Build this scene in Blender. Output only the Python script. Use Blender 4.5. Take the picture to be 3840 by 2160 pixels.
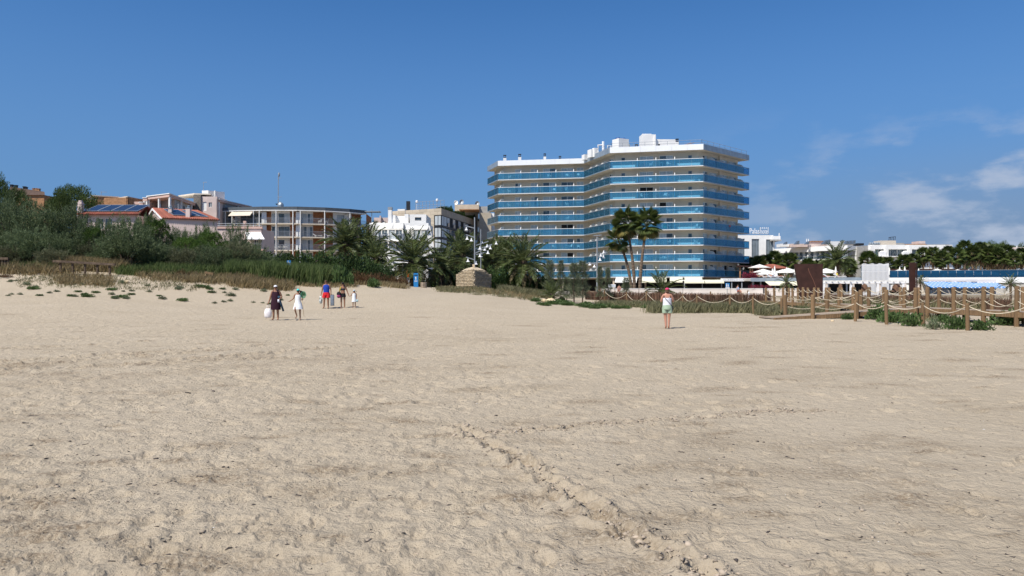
import bpy, math, random
import numpy as np
from mathutils import Vector, Matrix
random.seed(7)
rng = np.random.default_rng(7)
R = math.radians
scene = bpy.context.scene
for _o in list(bpy.data.objects):
    bpy.data.objects.remove(_o)
COL = scene.collection

# ------------------------------------------------------------------ camera
F = 3840 * 26 / 36.0          # focal length in photograph pixels
CZ, HV = 1.65, 1085.0         # eye height, horizon row in the photograph
cam = bpy.data.objects.new('camera', bpy.data.cameras.new('camera'))
COL.objects.link(cam)
cam.data.lens, cam.data.sensor_width = 26, 36
cam.data.clip_start, cam.data.clip_end = 0.1, 9000
cam.location = (0, 0, CZ)
cam.rotation_euler = (R(90) + math.atan((HV - 1080) / F), 0, 0)
scene.camera = cam

# ------------------------------------------------------------------ light
SUN_EL = 53.0
SUN_H = Vector((-0.68, -0.73)).normalized()       # horizontal direction towards the sun
world = bpy.data.worlds.new('World'); scene.world = world
world.use_nodes = True
nt = world.node_tree; nt.nodes.clear()
def wn(t, **k):
    n = nt.nodes.new(t)
    for a, b in k.items(): setattr(n, a, b)
    return n
sky = wn('ShaderNodeTexSky', sky_type='NISHITA', sun_disc=False)
sky.sun_elevation = R(SUN_EL)
sky.sun_rotation = math.atan2(SUN_H.x, SUN_H.y)
sky.altitude, sky.air_density, sky.dust_density, sky.ozone_density = 0, 0.62, 0.15, 4.0
bg = wn('ShaderNodeBackground'); bg.inputs['Strength'].default_value = 0.115
hs = wn('ShaderNodeHueSaturation'); hs.inputs['Saturation'].default_value = 1.22; hs.inputs['Hue'].default_value = 0.5
nt.links.new(sky.outputs[0], hs.inputs['Color']); nt.links.new(hs.outputs[0], bg.inputs[0])
bgc = wn('ShaderNodeBackground'); bgc.inputs[0].default_value = (0.44, 0.49, 0.60, 1); bgc.inputs[1].default_value = 1.0
tc = wn('ShaderNodeTexCoord'); sep = wn('ShaderNodeSeparateXYZ')
nt.links.new(tc.outputs['Generated'], sep.inputs[0])
mp = wn('ShaderNodeMapping'); mp.inputs['Scale'].default_value = (1.0, 1.0, 2.6)
nt.links.new(tc.outputs['Generated'], mp.inputs[0])
no = wn('ShaderNodeTexNoise'); no.inputs['Scale'].default_value = 9.0; no.inputs['Detail'].default_value = 7; no.inputs['Roughness'].default_value = 0.55
nt.links.new(mp.outputs[0], no.inputs['Vector'])
def wmap(src, a, b, c=0, d=1, smooth=True):
    n = wn('ShaderNodeMapRange'); n.interpolation_type = 'SMOOTHSTEP' if smooth else 'LINEAR'
    n.inputs[1].default_value, n.inputs[2].default_value, n.inputs[3].default_value, n.inputs[4].default_value = a, b, c, d
    nt.links.new(src, n.inputs[0]); return n.outputs[0]
def wmul(a, b, op='MULTIPLY'):
    n = wn('ShaderNodeMath', operation=op)
    for i, s in enumerate((a, b)):
        if isinstance(s, (int, float)): n.inputs[i].default_value = s
        else: nt.links.new(s, n.inputs[i])
    return n.outputs[0]
bg.inputs['Strength'].default_value = 0.115
bgc.inputs[0].default_value = (0.092, 0.190, 0.355, 1)                 # marine haze towards the horizon
bgp = wn('ShaderNodeBackground'); bgp.inputs[0].default_value = (0.33, 0.385, 0.49, 1)   # cloud
hz = wmul(wmap(sep.outputs['Z'], 0.46, 0.02), 0.90)
east = wmap(sep.outputs['X'], 0.15, 0.55)
puffs = wmul(wmul(wmap(no.outputs[0], 0.46, 0.64), wmap(sep.outputs['Z'], 0.24, 0.10)), wmul(east, 0.85))
bank = wmul(wmul(wmap(sep.outputs['Z'], 0.20, 0.03), east), 0.78)
bgk = wn('ShaderNodeBackground'); bgk.inputs[0].default_value = (0.165, 0.228, 0.335, 1)   # grey cloud bank low over the hills
mxk = wn('ShaderNodeMixShader'); cl = puffs
mx = wn('ShaderNodeMixShader'); mx2 = wn('ShaderNodeMixShader'); wo = wn('ShaderNodeOutputWorld')
nt.links.new(hz, mx.inputs[0]); nt.links.new(bg.outputs[0], mx.inputs[1]); nt.links.new(bgc.outputs[0], mx.inputs[2])
nt.links.new(bank, mxk.inputs[0]); nt.links.new(mx.outputs[0], mxk.inputs[1]); nt.links.new(bgk.outputs[0], mxk.inputs[2])
nt.links.new(cl, mx2.inputs[0]); nt.links.new(mxk.outputs[0], mx2.inputs[1]); nt.links.new(bgp.outputs[0], mx2.inputs[2])
nt.links.new(mx2.outputs[0], wo.inputs[0])

sl = bpy.data.lights.new('sun', 'SUN'); sl.energy = 4.2; sl.angle = R(0.53); sl.color = (1.0, 0.95, 0.87)
sun = bpy.data.objects.new('sun', sl); COL.objects.link(sun)
sdir = Vector((SUN_H.x * math.cos(R(SUN_EL)), SUN_H.y * math.cos(R(SUN_EL)), math.sin(R(SUN_EL))))
sun.rotation_euler = sdir.to_track_quat('Z', 'Y').to_euler()
sun.location = (-60, -40, 120)
vs = scene.view_settings
vs.view_transform, vs.look, vs.exposure, vs.gamma, vs.use_curve_mapping = 'Standard', 'None', 0.45, 1.0, False

# ------------------------------------------------------------------ helpers
def PX(u, Y): return (u - 1920) / F * Y
def PZ(v, Y): return CZ + (HV - v) / F * Y
def P(u, v, Y): return Vector((PX(u, Y), Y, PZ(v, Y)))

def mat(name, col, rough=0.8, var=0.12, scale=2.0, bump=0.0, bscale=30.0, metal=0.0, spec=0.3,
        island=0.0, objrand=0.0, col2=None, stretch=(1, 1, 1), coord='Object', mask=(0.35, 0.68)):
    m = bpy.data.materials.new(name); m.use_nodes = True
    t = m.node_tree; b = t.nodes['Principled BSDF']
    b.inputs['Roughness'].default_value = rough; b.inputs['Metallic'].default_value = metal
    b.inputs['Specular IOR Level'].default_value = spec
    tcn = t.nodes.new('ShaderNodeTexCoord'); mpn = t.nodes.new('ShaderNodeMapping'); mpn.inputs['Scale'].default_value = stretch
    src = tcn.outputs[coord]
    if coord == 'World':
        pass
    t.links.new(src, mpn.inputs[0])
    n = t.nodes.new('ShaderNodeTexNoise'); n.inputs['Scale'].default_value = scale; n.inputs['Detail'].default_value = 5
    t.links.new(mpn.outputs[0], n.inputs['Vector'])
    mr = t.nodes.new('ShaderNodeMapRange'); mr.inputs[1].default_value, mr.inputs[2].default_value = mask
    t.links.new(n.outputs[0], mr.inputs[0])
    mix = t.nodes.new('ShaderNodeMixRGB')
    c = Vector(col[:3]); lo = c * (1 - var); hi = Vector([min(x, 0.9) for x in (c * (1 + var))])
    if col2 is not None: lo = Vector(col2[:3])
    mix.inputs[1].default_value = (*lo, 1); mix.inputs[2].default_value = (*hi, 1)
    t.links.new(mr.outputs[0], mix.inputs[0])
    out = mix.outputs[0]
    for amt, node, sock in ((island, 'ShaderNodeNewGeometry', 'Random Per Island'), (objrand, 'ShaderNodeObjectInfo', 'Random')):
        if amt:
            g = t.nodes.new(node); r = t.nodes.new('ShaderNodeMapRange')
            r.inputs[3].default_value, r.inputs[4].default_value = 1 - amt, 1 + amt
            t.links.new(g.outputs[sock], r.inputs[0])
            h = t.nodes.new('ShaderNodeHueSaturation'); t.links.new(r.outputs[0], h.inputs['Value'])
            t.links.new(out, h.inputs['Color']); out = h.outputs[0]
    t.links.new(out, b.inputs['Base Color'])
    if bump:
        nb = t.nodes.new('ShaderNodeTexNoise'); nb.inputs['Scale'].default_value = bscale; nb.inputs['Detail'].default_value = 6
        t.links.new(mpn.outputs[0], nb.inputs['Vector'])
        bn = t.nodes.new('ShaderNodeBump'); bn.inputs['Strength'].default_value = bump; bn.inputs['Distance'].default_value = 0.05
        t.links.new(nb.outputs[0], bn.inputs['Height']); t.links.new(bn.outputs[0], b.inputs['Normal'])
    return m

def leafmat(name, cols, trans=0.3, rough=0.6):
    m = bpy.data.materials.new(name); m.use_nodes = True
    t = m.node_tree; t.nodes.clear()
    g = t.nodes.new('ShaderNodeNewGeometry'); cr = t.nodes.new('ShaderNodeValToRGB')
    el = cr.color_ramp.elements
    for i, c in enumerate(cols):
        p = i / max(1, len(cols) - 1)
        e = el[i] if i < 2 else el.new(p)
        e.position = p; e.color = (*c, 1)
    t.links.new(g.outputs['Random Per Island'], cr.inputs[0])
    oi = t.nodes.new('ShaderNodeObjectInfo'); mr = t.nodes.new('ShaderNodeMapRange')
    mr.inputs[3].default_value, mr.inputs[4].default_value = 0.8, 1.2
    t.links.new(oi.outputs['Random'], mr.inputs[0])
    h = t.nodes.new('ShaderNodeHueSaturation'); t.links.new(mr.outputs[0], h.inputs['Value']); t.links.new(cr.outputs[0], h.inputs['Color'])
    b = t.nodes.new('ShaderNodeBsdfPrincipled'); b.inputs['Roughness'].default_value = rough; b.inputs['Specular IOR Level'].default_value = 0.25
    tr = t.nodes.new('ShaderNodeBsdfTranslucent'); mx_ = t.nodes.new('ShaderNodeMixShader'); mx_.inputs[0].default_value = trans
    o = t.nodes.new('ShaderNodeOutputMaterial')
    t.links.new(h.outputs[0], b.inputs['Base Color']); t.links.new(h.outputs[0], tr.inputs[0])
    t.links.new(b.outputs[0], mx_.inputs[1]); t.links.new(tr.outputs[0], mx_.inputs[2]); t.links.new(mx_.outputs[0], o.inputs[0])
    return m

def glassmat(name, tint, body, bodyamt=0.3, gloss=0.06):
    m = bpy.data.materials.new(name); m.use_nodes = True
    t = m.node_tree; t.nodes.clear()
    tr = t.nodes.new('ShaderNodeBsdfTransparent'); tr.inputs[0].default_value = (*tint, 1)
    b = t.nodes.new('ShaderNodeBsdfPrincipled'); b.inputs['Roughness'].default_value = 0.08
    nz = t.nodes.new('ShaderNodeTexNoise'); nz.inputs['Scale'].default_value = 1.3
    ob = t.nodes.new('ShaderNodeTexCoord'); t.links.new(ob.outputs['Object'], nz.inputs['Vector'])
    mr = t.nodes.new('ShaderNodeMixRGB'); mr.inputs[1].default_value = (*[x * .8 for x in body], 1); mr.inputs[2].default_value = (*[x * 1.2 for x in body], 1)
    t.links.new(nz.outputs[0], mr.inputs[0]); t.links.new(mr.outputs[0], b.inputs['Base Color'])
    m1 = t.nodes.new('ShaderNodeMixShader'); m1.inputs[0].default_value = bodyamt
    t.links.new(tr.outputs[0], m1.inputs[1]); t.links.new(b.outputs[0], m1.inputs[2])
    gl = t.nodes.new('ShaderNodeBsdfGlossy'); gl.inputs['Roughness'].default_value = 0.03
    fr = t.nodes.new('ShaderNodeLayerWeight'); fr.inputs['Blend'].default_value = gloss * 2.5
    m2 = t.nodes.new('ShaderNodeMixShader'); t.links.new(fr.outputs['Fresnel'], m2.inputs[0])
    t.links.new(m1.outputs[0], m2.inputs[1]); t.links.new(gl.outputs[0], m2.inputs[2])
    o = t.nodes.new('ShaderNodeOutputMaterial'); t.links.new(m2.outputs[0], o.inputs[0])
    return m

ORG = {}
def origin(o): return ORG.get(o.name, Vector((0, 0, 0))) if o else Vector((0, 0, 0))

class M:
    """collects faces, in world coordinates (or prototype coordinates) and links them as one mesh"""
    def __init__(s): s.v, s.f = [], []
    def add(s, vs_, fs):
        n = len(s.v); s.v += [tuple(x) for x in vs_]; s.f += [tuple(i + n for i in q) for q in fs]; return s
    def quad(s, a, b, c, d): return s.add((a, b, c, d), ((0, 1, 2, 3),))
    def hexa(s, p):            # 8 points, bottom ring then top ring
        return s.add(p, ((3, 2, 1, 0), (4, 5, 6, 7), (0, 1, 5, 4), (1, 2, 6, 5), (2, 3, 7, 6), (3, 0, 4, 7)))
    def box(s, x0, x1, y0, y1, z0, z1):
        return s.hexa(((x0, y0, z0), (x1, y0, z0), (x1, y1, z0), (x0, y1, z0), (x0, y0, z1), (x1, y0, z1), (x1, y1, z1), (x0, y1, z1)))
    def cbox(s, c, sx, sy, sz, rz=0.0):     # centre of the base
        ca, sa = math.cos(rz), math.sin(rz); p = []
        for z in (0, sz):
            for a, b in ((-1, -1), (1, -1), (1, 1), (-1, 1)):
                x, y = a * sx / 2, b * sy / 2
                p.append((c[0] + x * ca - y * sa, c[1] + x * sa + y * ca, c[2] + z))
        return s.hexa(p)
    def bar(s, a, b, w, h):
        a, b = Vector(a), Vector(b); d = (b - a).normalized()
        up = Vector((0, 0, 1)) if abs(d.z) < 0.95 else Vector((0, 1, 0))
        x = d.cross(up).normalized() * w / 2; y = x.normalized().cross(d) * h / 2
        return s.hexa([p + q for p in (a, b) for q in (-x - y, x - y, x + y, -x + y)])
    def tube(s, pts, rad, n=6, cap=True):
        pts = [Vector(p) for p in pts]
        if isinstance(rad, (int, float)): rad = [rad] * len(pts)
        base = len(s.v)
        for i, p in enumerate(pts):
            d = (pts[min(i + 1, len(pts) - 1)] - pts[max(i - 1, 0)])
            d = d.normalized() if d.length > 1e-9 else Vector((0, 0, 1))
            up = Vector((0, 0, 1)) if abs(d.z) < 0.9 else Vector((1, 0, 0))
            x = d.cross(up).normalized(); y = x.cross(d)
            for k in range(n):
                a = 2 * math.pi * k / n
                s.v.append(tuple(p + (x * math.cos(a) + y * math.sin(a)) * rad[i]))
        for i in range(len(pts) - 1):
            for k in range(n):
                k2 = (k + 1) % n
                s.f.append((base + i * n + k, base + i * n + k2, base + (i + 1) * n + k2, base + (i + 1) * n + k))
        if cap:
            s.f.append(tuple(base + k for k in range(n))[::-1]); e = base + (len(pts) - 1) * n
            s.f.append(tuple(e + k for k in range(n)))
        return s
    def prism(s, poly, z0, z1):
        n = len(poly); b = len(s.v)
        s.v += [(p[0], p[1], z0) for p in poly] + [(p[0], p[1], z1) for p in poly]
        s.f.append(tuple(b + i for i in range(n))[::-1]); s.f.append(tuple(b + n + i for i in range(n)))
        for i in range(n):
            j = (i + 1) % n; s.f.append((b + i, b + j, b + n + j, b + n + i))
        return s
    def lathe(s, prof, c=(0, 0, 0), n=12):
        b = len(s.v); c = Vector(c)
        for r, z in prof:
            for k in range(n):
                a = 2 * math.pi * k / n; s.v.append((c.x + r * math.cos(a), c.y + r * math.sin(a), c.z + z))
        for i in range(len(prof) - 1):
            for k in range(n):
                k2 = (k + 1) % n; s.f.append((b + i * n + k, b + i * n + k2, b + (i + 1) * n + k2, b + (i + 1) * n + k))
        return s
    def loft(s, rings, n=14, cap=False):    # rings: (centre, rx, ry)
        b = len(s.v)
        for c, rx, ry in rings:
            for k in range(n):
                a = 2 * math.pi * k / n; s.v.append((c[0] + rx * math.cos(a), c[1] + ry * math.sin(a), c[2]))
        for i in range(len(rings) - 1):
            for k in range(n):
                k2 = (k + 1) % n; s.f.append((b + i * n + k, b + i * n + k2, b + (i + 1) * n + k2, b + (i + 1) * n + k))
        if cap:
            s.f.append(tuple(b + k for k in range(n))[::-1]); e = b + (len(rings) - 1) * n; s.f.append(tuple(e + k for k in range(n)))
        return s
    def ball(s, c, rx, ry, rz, n=10, m=6):
        pr = [(c[0], c[1], c[2])]
        rings = [((c[0], c[1], c[2] + rz * math.sin(-math.pi / 2 + math.pi * i / m)), max(1e-3, rx * math.cos(-math.pi / 2 + math.pi * i / m)), max(1e-3, ry * math.cos(-math.pi / 2 + math.pi * i / m))) for i in range(m + 1)]
        return s.loft(rings, n, True)
    def mesh(s, name, off=Vector((0, 0, 0)), smooth=False):
        me = bpy.data.meshes.new(name)
        me.from_pydata([(a - off.x, b - off.y, c - off.z) for a, b, c in s.v], [], s.f)
        if smooth:
            me.polygons.foreach_set('use_smooth', [True] * len(me.polygons))
        me.update(); return me
    def obj(s, name, m, parent=None, smooth=False):
        off = origin(parent)
        o = bpy.data.objects.new(name, s.mesh(name, off, smooth)); COL.objects.link(o)
        if m: o.data.materials.append(m)
        if parent: o.parent = parent; ORG[o.name] = off
        return o

def npmesh(name, verts, faces, m, parent=None, smooth=False):
    """verts (N,3) array, faces (K,q) array"""
    me = bpy.data.meshes.new(name); off = origin(parent)
    v = np.asarray(verts, np.float32) - np.array(off, np.float32)
    f = np.asarray(faces, np.int32); k, q = f.shape
    me.vertices.add(len(v)); me.vertices.foreach_set('co', v.ravel())
    me.loops.add(k * q); me.loops.foreach_set('vertex_index', f.ravel())
    me.polygons.add(k); me.polygons.foreach_set('loop_start', np.arange(0, k * q, q, dtype=np.int32))
    me.polygons.foreach_set('loop_total', np.full(k, q, np.int32))
    if smooth: me.polygons.foreach_set('use_smooth', np.ones(k, bool))
    me.update(calc_edges=True)
    if m: me.materials.append(m)
    o = bpy.data.objects.new(name, me); COL.objects.link(o)
    if parent: o.parent = parent; ORG[o.name] = off
    return o

def tag(o, label=None, cat=None, group=None, kind=None):
    for k, x in (('label', label), ('category', cat), ('group', group), ('kind', kind)):
        if x: o[k] = x
    return o
def thing(name, label, cat, loc, group=None):
    o = bpy.data.objects.new(name, None); COL.objects.link(o); o.empty_display_size = 0.3
    o.location = loc; ORG[o.name] = Vector(loc); return tag(o, label, cat, group)
def inst(name, me, parent, loc, rot=(0, 0, 0), sc=(1, 1, 1)):
    o = bpy.data.objects.new(name, me); COL.objects.link(o)
    o.parent = parent; o.location = Vector(loc) - origin(parent); o.rotation_euler = rot; o.scale = sc; return o
class Face:
    """a vertical facade from p0 to p1 (left to right seen from outside)"""
    def __init__(s, p0, p1):
        s.p0, s.p1 = Vector(p0), Vector(p1); s.L = (s.p1 - s.p0).length
        s.d = (s.p1 - s.p0) / s.L; s.n = Vector((s.d.y, -s.d.x))
    def pt(s, a, o, z): q = s.p0 + s.d * a + s.n * o; return (q.x, q.y, z)
    def su(s, u):                     # where the sight line of column u meets the facade
        t = (u - 1920) / F; return (t * s.p0.y - s.p0.x) / (s.d.x - t * s.d.y)
    def box(s, m, a0, a1, o0, o1, z0, z1):
        m.hexa([s.pt(a, o, z) for z in (z0, z1) for a, o in ((a0, o1), (a1, o1), (a1, o0), (a0, o0))]); return m
    def wall(s, m, a0, a1, z0, z1, ops, depth=0.2, o=0.0):
        A = sorted({a0, a1, *[x for q in ops for x in q[:2] if a0 < x < a1]}); Zs = sorted({z0, z1, *[x for q in ops for x in q[2:4] if z0 < x < z1]})
        for i in range(len(A) - 1):
            for j in range(len(Zs) - 1):
                ca, cz = (A[i] + A[i + 1]) / 2, (Zs[j] + Zs[j + 1]) / 2
                if any(q[0] < ca < q[1] and q[2] < cz < q[3] for q in ops): continue
                m.quad(s.pt(A[i], o, Zs[j]), s.pt(A[i + 1], o, Zs[j]), s.pt(A[i + 1], o, Zs[j + 1]), s.pt(A[i], o, Zs[j + 1]))
        for q in ops:
            x0, x1, y0, y1 = q[:4]
            c = [(x0, y0), (x1, y0), (x1, y1), (x0, y1)]
            for k in range(4):
                (xa, ya), (xb, yb) = c[k], c[(k + 1) % 4]
                m.quad(s.pt(xa, o, ya), s.pt(xb, o, yb), s.pt(xb, o - depth, yb), s.pt(xa, o - depth, ya))
        return m
    def window(s, parent, a0, a1, z0, z1, fm, pms, n=2, o=-0.1, fw=0.06, name='window', slide=None):
        m = M(); t = 0.06
        s.box(m, a0, a1, o - t, o, z1 - fw, z1); s.box(m, a0, a1, o - t, o, z0, z0 + fw)
        for k in range(n + 1):
            a = a0 + (a1 - a0) * k / n; w = fw / 2 if 0 < k < n else fw
            lo, hi = (a, a + fw) if k == 0 else (a - fw, a) if k == n else (a - fw / 2, a + fw / 2)
            s.box(m, lo, hi, o - t + .004, o + .004, z0 + fw, z1 - fw)
        w = m.obj(name, fm, parent)
        for k in range(n):
            b0, b1 = a0 + (a1 - a0) * k / n + fw * .4, a0 + (a1 - a0) * (k + 1) / n - fw * .4
            q = M(); s.box(q, b0, b1, o - t * .7, o - t * .4, z0 + fw * .5, z1 - fw * .5)
            q.obj('pane', pms if not isinstance(pms, (list, tuple)) else random.choice(pms), w)
        return w

# ------------------------------------------------------------------ materials
W = dict(
    hotelwall=mat('cream_render', (0.64, 0.54, 0.42), 0.85, 0.05, 0.6, 0.05, 20),
    white=mat('white_paint', (0.80, 0.79, 0.76), 0.55, 0.05, 0.8),
    whitepanel=mat('white_metal_panel', (0.82, 0.83, 0.83), 0.35, 0.04, 0.5, spec=0.5),
    alu=mat('grey_aluminium', (0.30, 0.35, 0.39), 0.45, 0.15, 1.2, metal=0.35, spec=0.5),  # real aluminium, and the shade tone of the hotel's angled trim
    slab=mat('cream_slab', (0.64, 0.56, 0.45), 0.85, 0.08, 1.0),
    steel=mat('galvanised_steel', (0.32, 0.34, 0.36), 0.5, 0.1, 3, metal=0.3),
    dark=mat('dark_metal', (0.025, 0.026, 0.03), 0.45, 0.2, 3),
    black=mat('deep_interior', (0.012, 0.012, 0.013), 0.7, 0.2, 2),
    curtain=mat('curtained_pane', (0.46, 0.50, 0.52), 0.12, 0.22, 2.2, spec=0.5, stretch=(6, 6, .3)),
    glassdk=mat('dark_pane', (0.10, 0.13, 0.15), 0.06, 0.4, 1.5, spec=0.6, objrand=0.3),
    tile=mat('red_roof_tile', (0.34, 0.115, 0.075), 0.8, 0.3, 1.6, objrand=0.15, island=0.2),
    pink=mat('pink_render', (0.60, 0.41, 0.34), 0.85, 0.07, 0.7, 0.05, 20),
    pinkpale=mat('pale_pink_render', (0.62, 0.50, 0.45), 0.85, 0.08, 0.7, 0.05, 20),
    brick=mat('brown_brick', (0.36, 0.19, 0.095), 0.85, 0.2, 2.5, 0.1, 20),
    brickor=mat('orange_brick', (0.30, 0.125, 0.055), 0.85, 0.18, 2.5, 0.1, 20),
    stone=mat('beige_stone_cladding', (0.50, 0.43, 0.33), 0.8, 0.12, 0.8, objrand=0.13),
    greywall=mat('grey_render', (0.36, 0.35, 0.33), 0.85, 0.12, 1.0),
    rubble=mat('dry_stone', (0.50, 0.41, 0.28), 0.9, 0.25, 2.2, 0.35, 14, objrand=0.2, col2=(0.33, 0.27, 0.19)),
    mortar=mat('hut_mortar', (0.36, 0.30, 0.22), 0.95, 0.2, 3),
    solar=mat('solar_panel', (0.02, 0.028, 0.055), 0.12, 0.2, 3, spec=0.6),
    wood=mat('weathered_timber', (0.205, 0.130, 0.068), 0.85, 0.3, 3, 0.25, 18, stretch=(8, 8, .8), objrand=0.18),
    plank=mat('grey_boardwalk_plank', (0.34, 0.27, 0.20), 0.85, 0.25, 3, 0.2, 18, stretch=(1, 8, 4), objrand=0.16),
    rope=mat('pale_rope', (0.60, 0.52, 0.38), 0.9, 0.15, 20),
    brush=mat('brushwood_sticks', (0.13, 0.075, 0.05), 0.9, 0.3, 2, island=0.5),
    corten=mat('corten_steel', (0.048, 0.020, 0.015), 0.75, 0.25, 1.4, 0.1, 20),
    fabric=mat('white_canvas', (0.78, 0.76, 0.70), 0.9, 0.05, 2),
    cream=mat('cream_canvas', (0.74, 0.70, 0.52), 0.9, 0.05, 2),
    trunk=mat('palm_trunk_bark', (0.16, 0.115, 0.08), 0.95, 0.4, 4, 0.6, 12, stretch=(1, 1, 4)),
    bark=mat('brown_bark', (0.12, 0.085, 0.06), 0.95, 0.3, 4, 0.4, 12),
    roof=mat('flat_roof', (0.35, 0.33, 0.30), 0.9, 0.15, 0.6),
    bluepanel=mat('blue_sign_panel', (0.025, 0.20, 0.48), 0.4, 0.05, 2),
    signwhite=mat('sign_white', (0.82, 0.82, 0.82), 0.5, 0.02, 2),
    limestone=mat('pale_boulder', (0.60, 0.47, 0.30), 0.9, 0.2, 3, 0.3, 10),
    concrete=mat('promenade_concrete', (0.44, 0.41, 0.36), 0.9, 0.12, 1.2, 0.05, 20),
    whitewall=mat('stained_white_wall', (0.70, 0.63, 0.57), 0.9, 0.10, 0.8, 0.05, 20),
    red=mat('red_plastic', (0.55, 0.02, 0.02), 0.4, 0.1, 3),
    drift=mat('dark_driftwood', (0.06, 0.05, 0.045), 0.9, 0.4, 8, 0.3, 30, island=0.5),
    lampwhite=mat('white_enamel', (0.80, 0.80, 0.80), 0.35, 0.03, 3),
    solar2=mat('grey_collector', (0.10, 0.12, 0.14), 0.2, 0.2, 3, spec=0.6),
)
G_BLUE = glassmat('blue_balustrade_glass', (0.48, 0.76, 0.91), (0.10, 0.36, 0.57), 0.20, 0.04)
G_CLEAR = glassmat('clear_glass', (0.75, 0.82, 0.82), (0.35, 0.4, 0.4), 0.12, 0.06)
G_NAVY = glassmat('navy_pool_glass', (0.10, 0.28, 0.42), (0.012, 0.075, 0.16), 0.6, 0.05)
L = dict(
    tam=leafmat('tamarisk_foliage', [(0.072, 0.104, 0.042), (0.111, 0.150, 0.065), (0.150, 0.182, 0.091)], 0.22),
    tam2=leafmat('grey_tamarisk_foliage', [(0.090, 0.102, 0.048), (0.132, 0.144, 0.072), (0.180, 0.168, 0.096)], 0.22),
    pine=leafmat('pine_needles', [(0.040, 0.069, 0.017), (0.069, 0.103, 0.025), (0.098, 0.138, 0.034)], 0.2),
    pineb=leafmat('bright_pine_needles', [(0.045, 0.085, 0.015), (0.08, 0.14, 0.025), (0.11, 0.17, 0.035)], 0.25),
    hedge=leafmat('hedge_leaves', [(0.022, 0.044, 0.013), (0.037, 0.069, 0.018), (0.056, 0.094, 0.025)], 0.15),
    reed=leafmat('green_reeds', [(0.06, 0.095, 0.028), (0.095, 0.135, 0.04), (0.13, 0.155, 0.06)], 0.3),
    dry=leafmat('dry_grass', [(0.28, 0.21, 0.11), (0.40, 0.31, 0.17), (0.20, 0.17, 0.08)], 0.3),
    rust=leafmat('rusty_shrub', [(0.09, 0.045, 0.022), (0.15, 0.075, 0.035), (0.11, 0.085, 0.035)], 0.2),
    green=leafmat('beach_plant_leaves', [(0.055, 0.10, 0.03), (0.09, 0.15, 0.045), (0.13, 0.18, 0.07)], 0.25),
    dune=leafmat('dune_grass_blade', [(0.15, 0.16, 0.075), (0.23, 0.22, 0.115), (0.30, 0.265, 0.15)], 0.25),
    sage=leafmat('grey_green_plant', [(0.10, 0.13, 0.07), (0.15, 0.18, 0.10), (0.20, 0.21, 0.13)], 0.2),
    palm=leafmat('palm_frond', [(0.053, 0.083, 0.022), (0.094, 0.122, 0.037), (0.156, 0.169, 0.069)], 0.15, 0.45),
    palmdry=leafmat('dry_palm_frond', [(0.16, 0.125, 0.065), (0.22, 0.18, 0.10), (0.12, 0.10, 0.05)], 0.15, 0.6),
    fan=leafmat('fan_palm_leaf', [(0.05, 0.08, 0.02), (0.085, 0.115, 0.032), (0.12, 0.145, 0.045)], 0.22, 0.45),
    fanyel=leafmat('yellowing_fan_leaf', [(0.16, 0.14, 0.03), (0.22, 0.17, 0.05), (0.12, 0.12, 0.03)], 0.25),
    skirt=leafmat('dead_palm_skirt', [(0.15, 0.10, 0.055), (0.24, 0.16, 0.09), (0.10, 0.07, 0.04)], 0.1),
    redflower=leafmat('magenta_flowers', [(0.20, 0.02, 0.05), (0.28, 0.03, 0.07), (0.06, 0.05, 0.02)], 0.2),
)

# ------------------------------------------------------------------ the ground: one sheet to the horizon
TCOL = [ # t = x / y, then heights at the listed distances
    (-1.6, [(0, 0), (22, 0), (33, .3), (44, 1.1), (50, 1.7), (54, 2.7), (58, 3.5), (65, 3.8), (75, 4.0), (110, 5.4), (150, 7.5), (300, 14)]),
    (-0.60, [(0, 0), (24, 0), (34, .25), (44, .95), (50, 1.6), (54, 2.5), (58, 3.35), (65, 3.7), (75, 3.9), (110, 5.3), (150, 7.5), (300, 14)]),
    (-0.42, [(0, 0), (27, 0), (36, .2), (46, .7), (52, 1.65), (57, 2.75), (65, 3.2), (75, 3.4), (110, 4.4), (150, 6.5), (300, 10)]),
    (-0.30, [(0, 0), (28, 0), (36, .18), (46, .46), (52, 1.2), (57, 2.2), (62, 2.6), (75, 2.8), (110, 3.2), (150, 4.5), (300, 6)]),
    (-0.17, [(0, 0), (28, 0), (36, .15), (46, .46), (55, 1.55), (60, 2.1), (75, 2.2), (110, 2.3), (300, 4)]),
    (-0.11, [(0, 0), (28, 0), (36, .15), (46, .46), (56, 1.25), (62, 1.60), (75, 1.7), (110, 2.0), (300, 3)]),
    (-0.07, [(0, 0), (28, 0), (46, .45), (58, 1.30), (66, 1.95), (76, 1.95), (110, 1.8), (300, 3)]),
    (-0.02, [(0, 0), (28, 0), (46, .40), (58, 1.1), (66, 1.65), (76, 1.55), (110, 1.4), (300, 2)]),
    (0.03, [(0, 0), (28, 0), (46, .30), (60, .72), (75, 1.0), (110, 1.2), (300, 2)]),
    (0.12, [(0, 0), (24, .02), (46, .27), (66, .58), (85, .85), (110, 1.1), (300, 2)]),
    (0.30, [(0, 0), (22, .02), (34, .18), (48, .30), (66, .58), (85, .85), (110, 1.0), (300, 2)]),
    (1.6, [(0, 0), (20, .02), (28, .10), (34, .18), (48, .30), (66, .58), (85, .85), (110, 1.0), (300, 2)]),
]
_ts = np.arange(-1.6, 1.601, 0.02); _ys = np.arange(0, 301, 1.0)
_cols = np.array([np.interp(_ys, [p[0] for p in c], [p[1] for p in c]) for _, c in TCOL])
_tab = np.array([[np.interp(t, [c[0] for c in TCOL], _cols[:, j]) for j in range(len(_ys))] for t in _ts])
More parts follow.
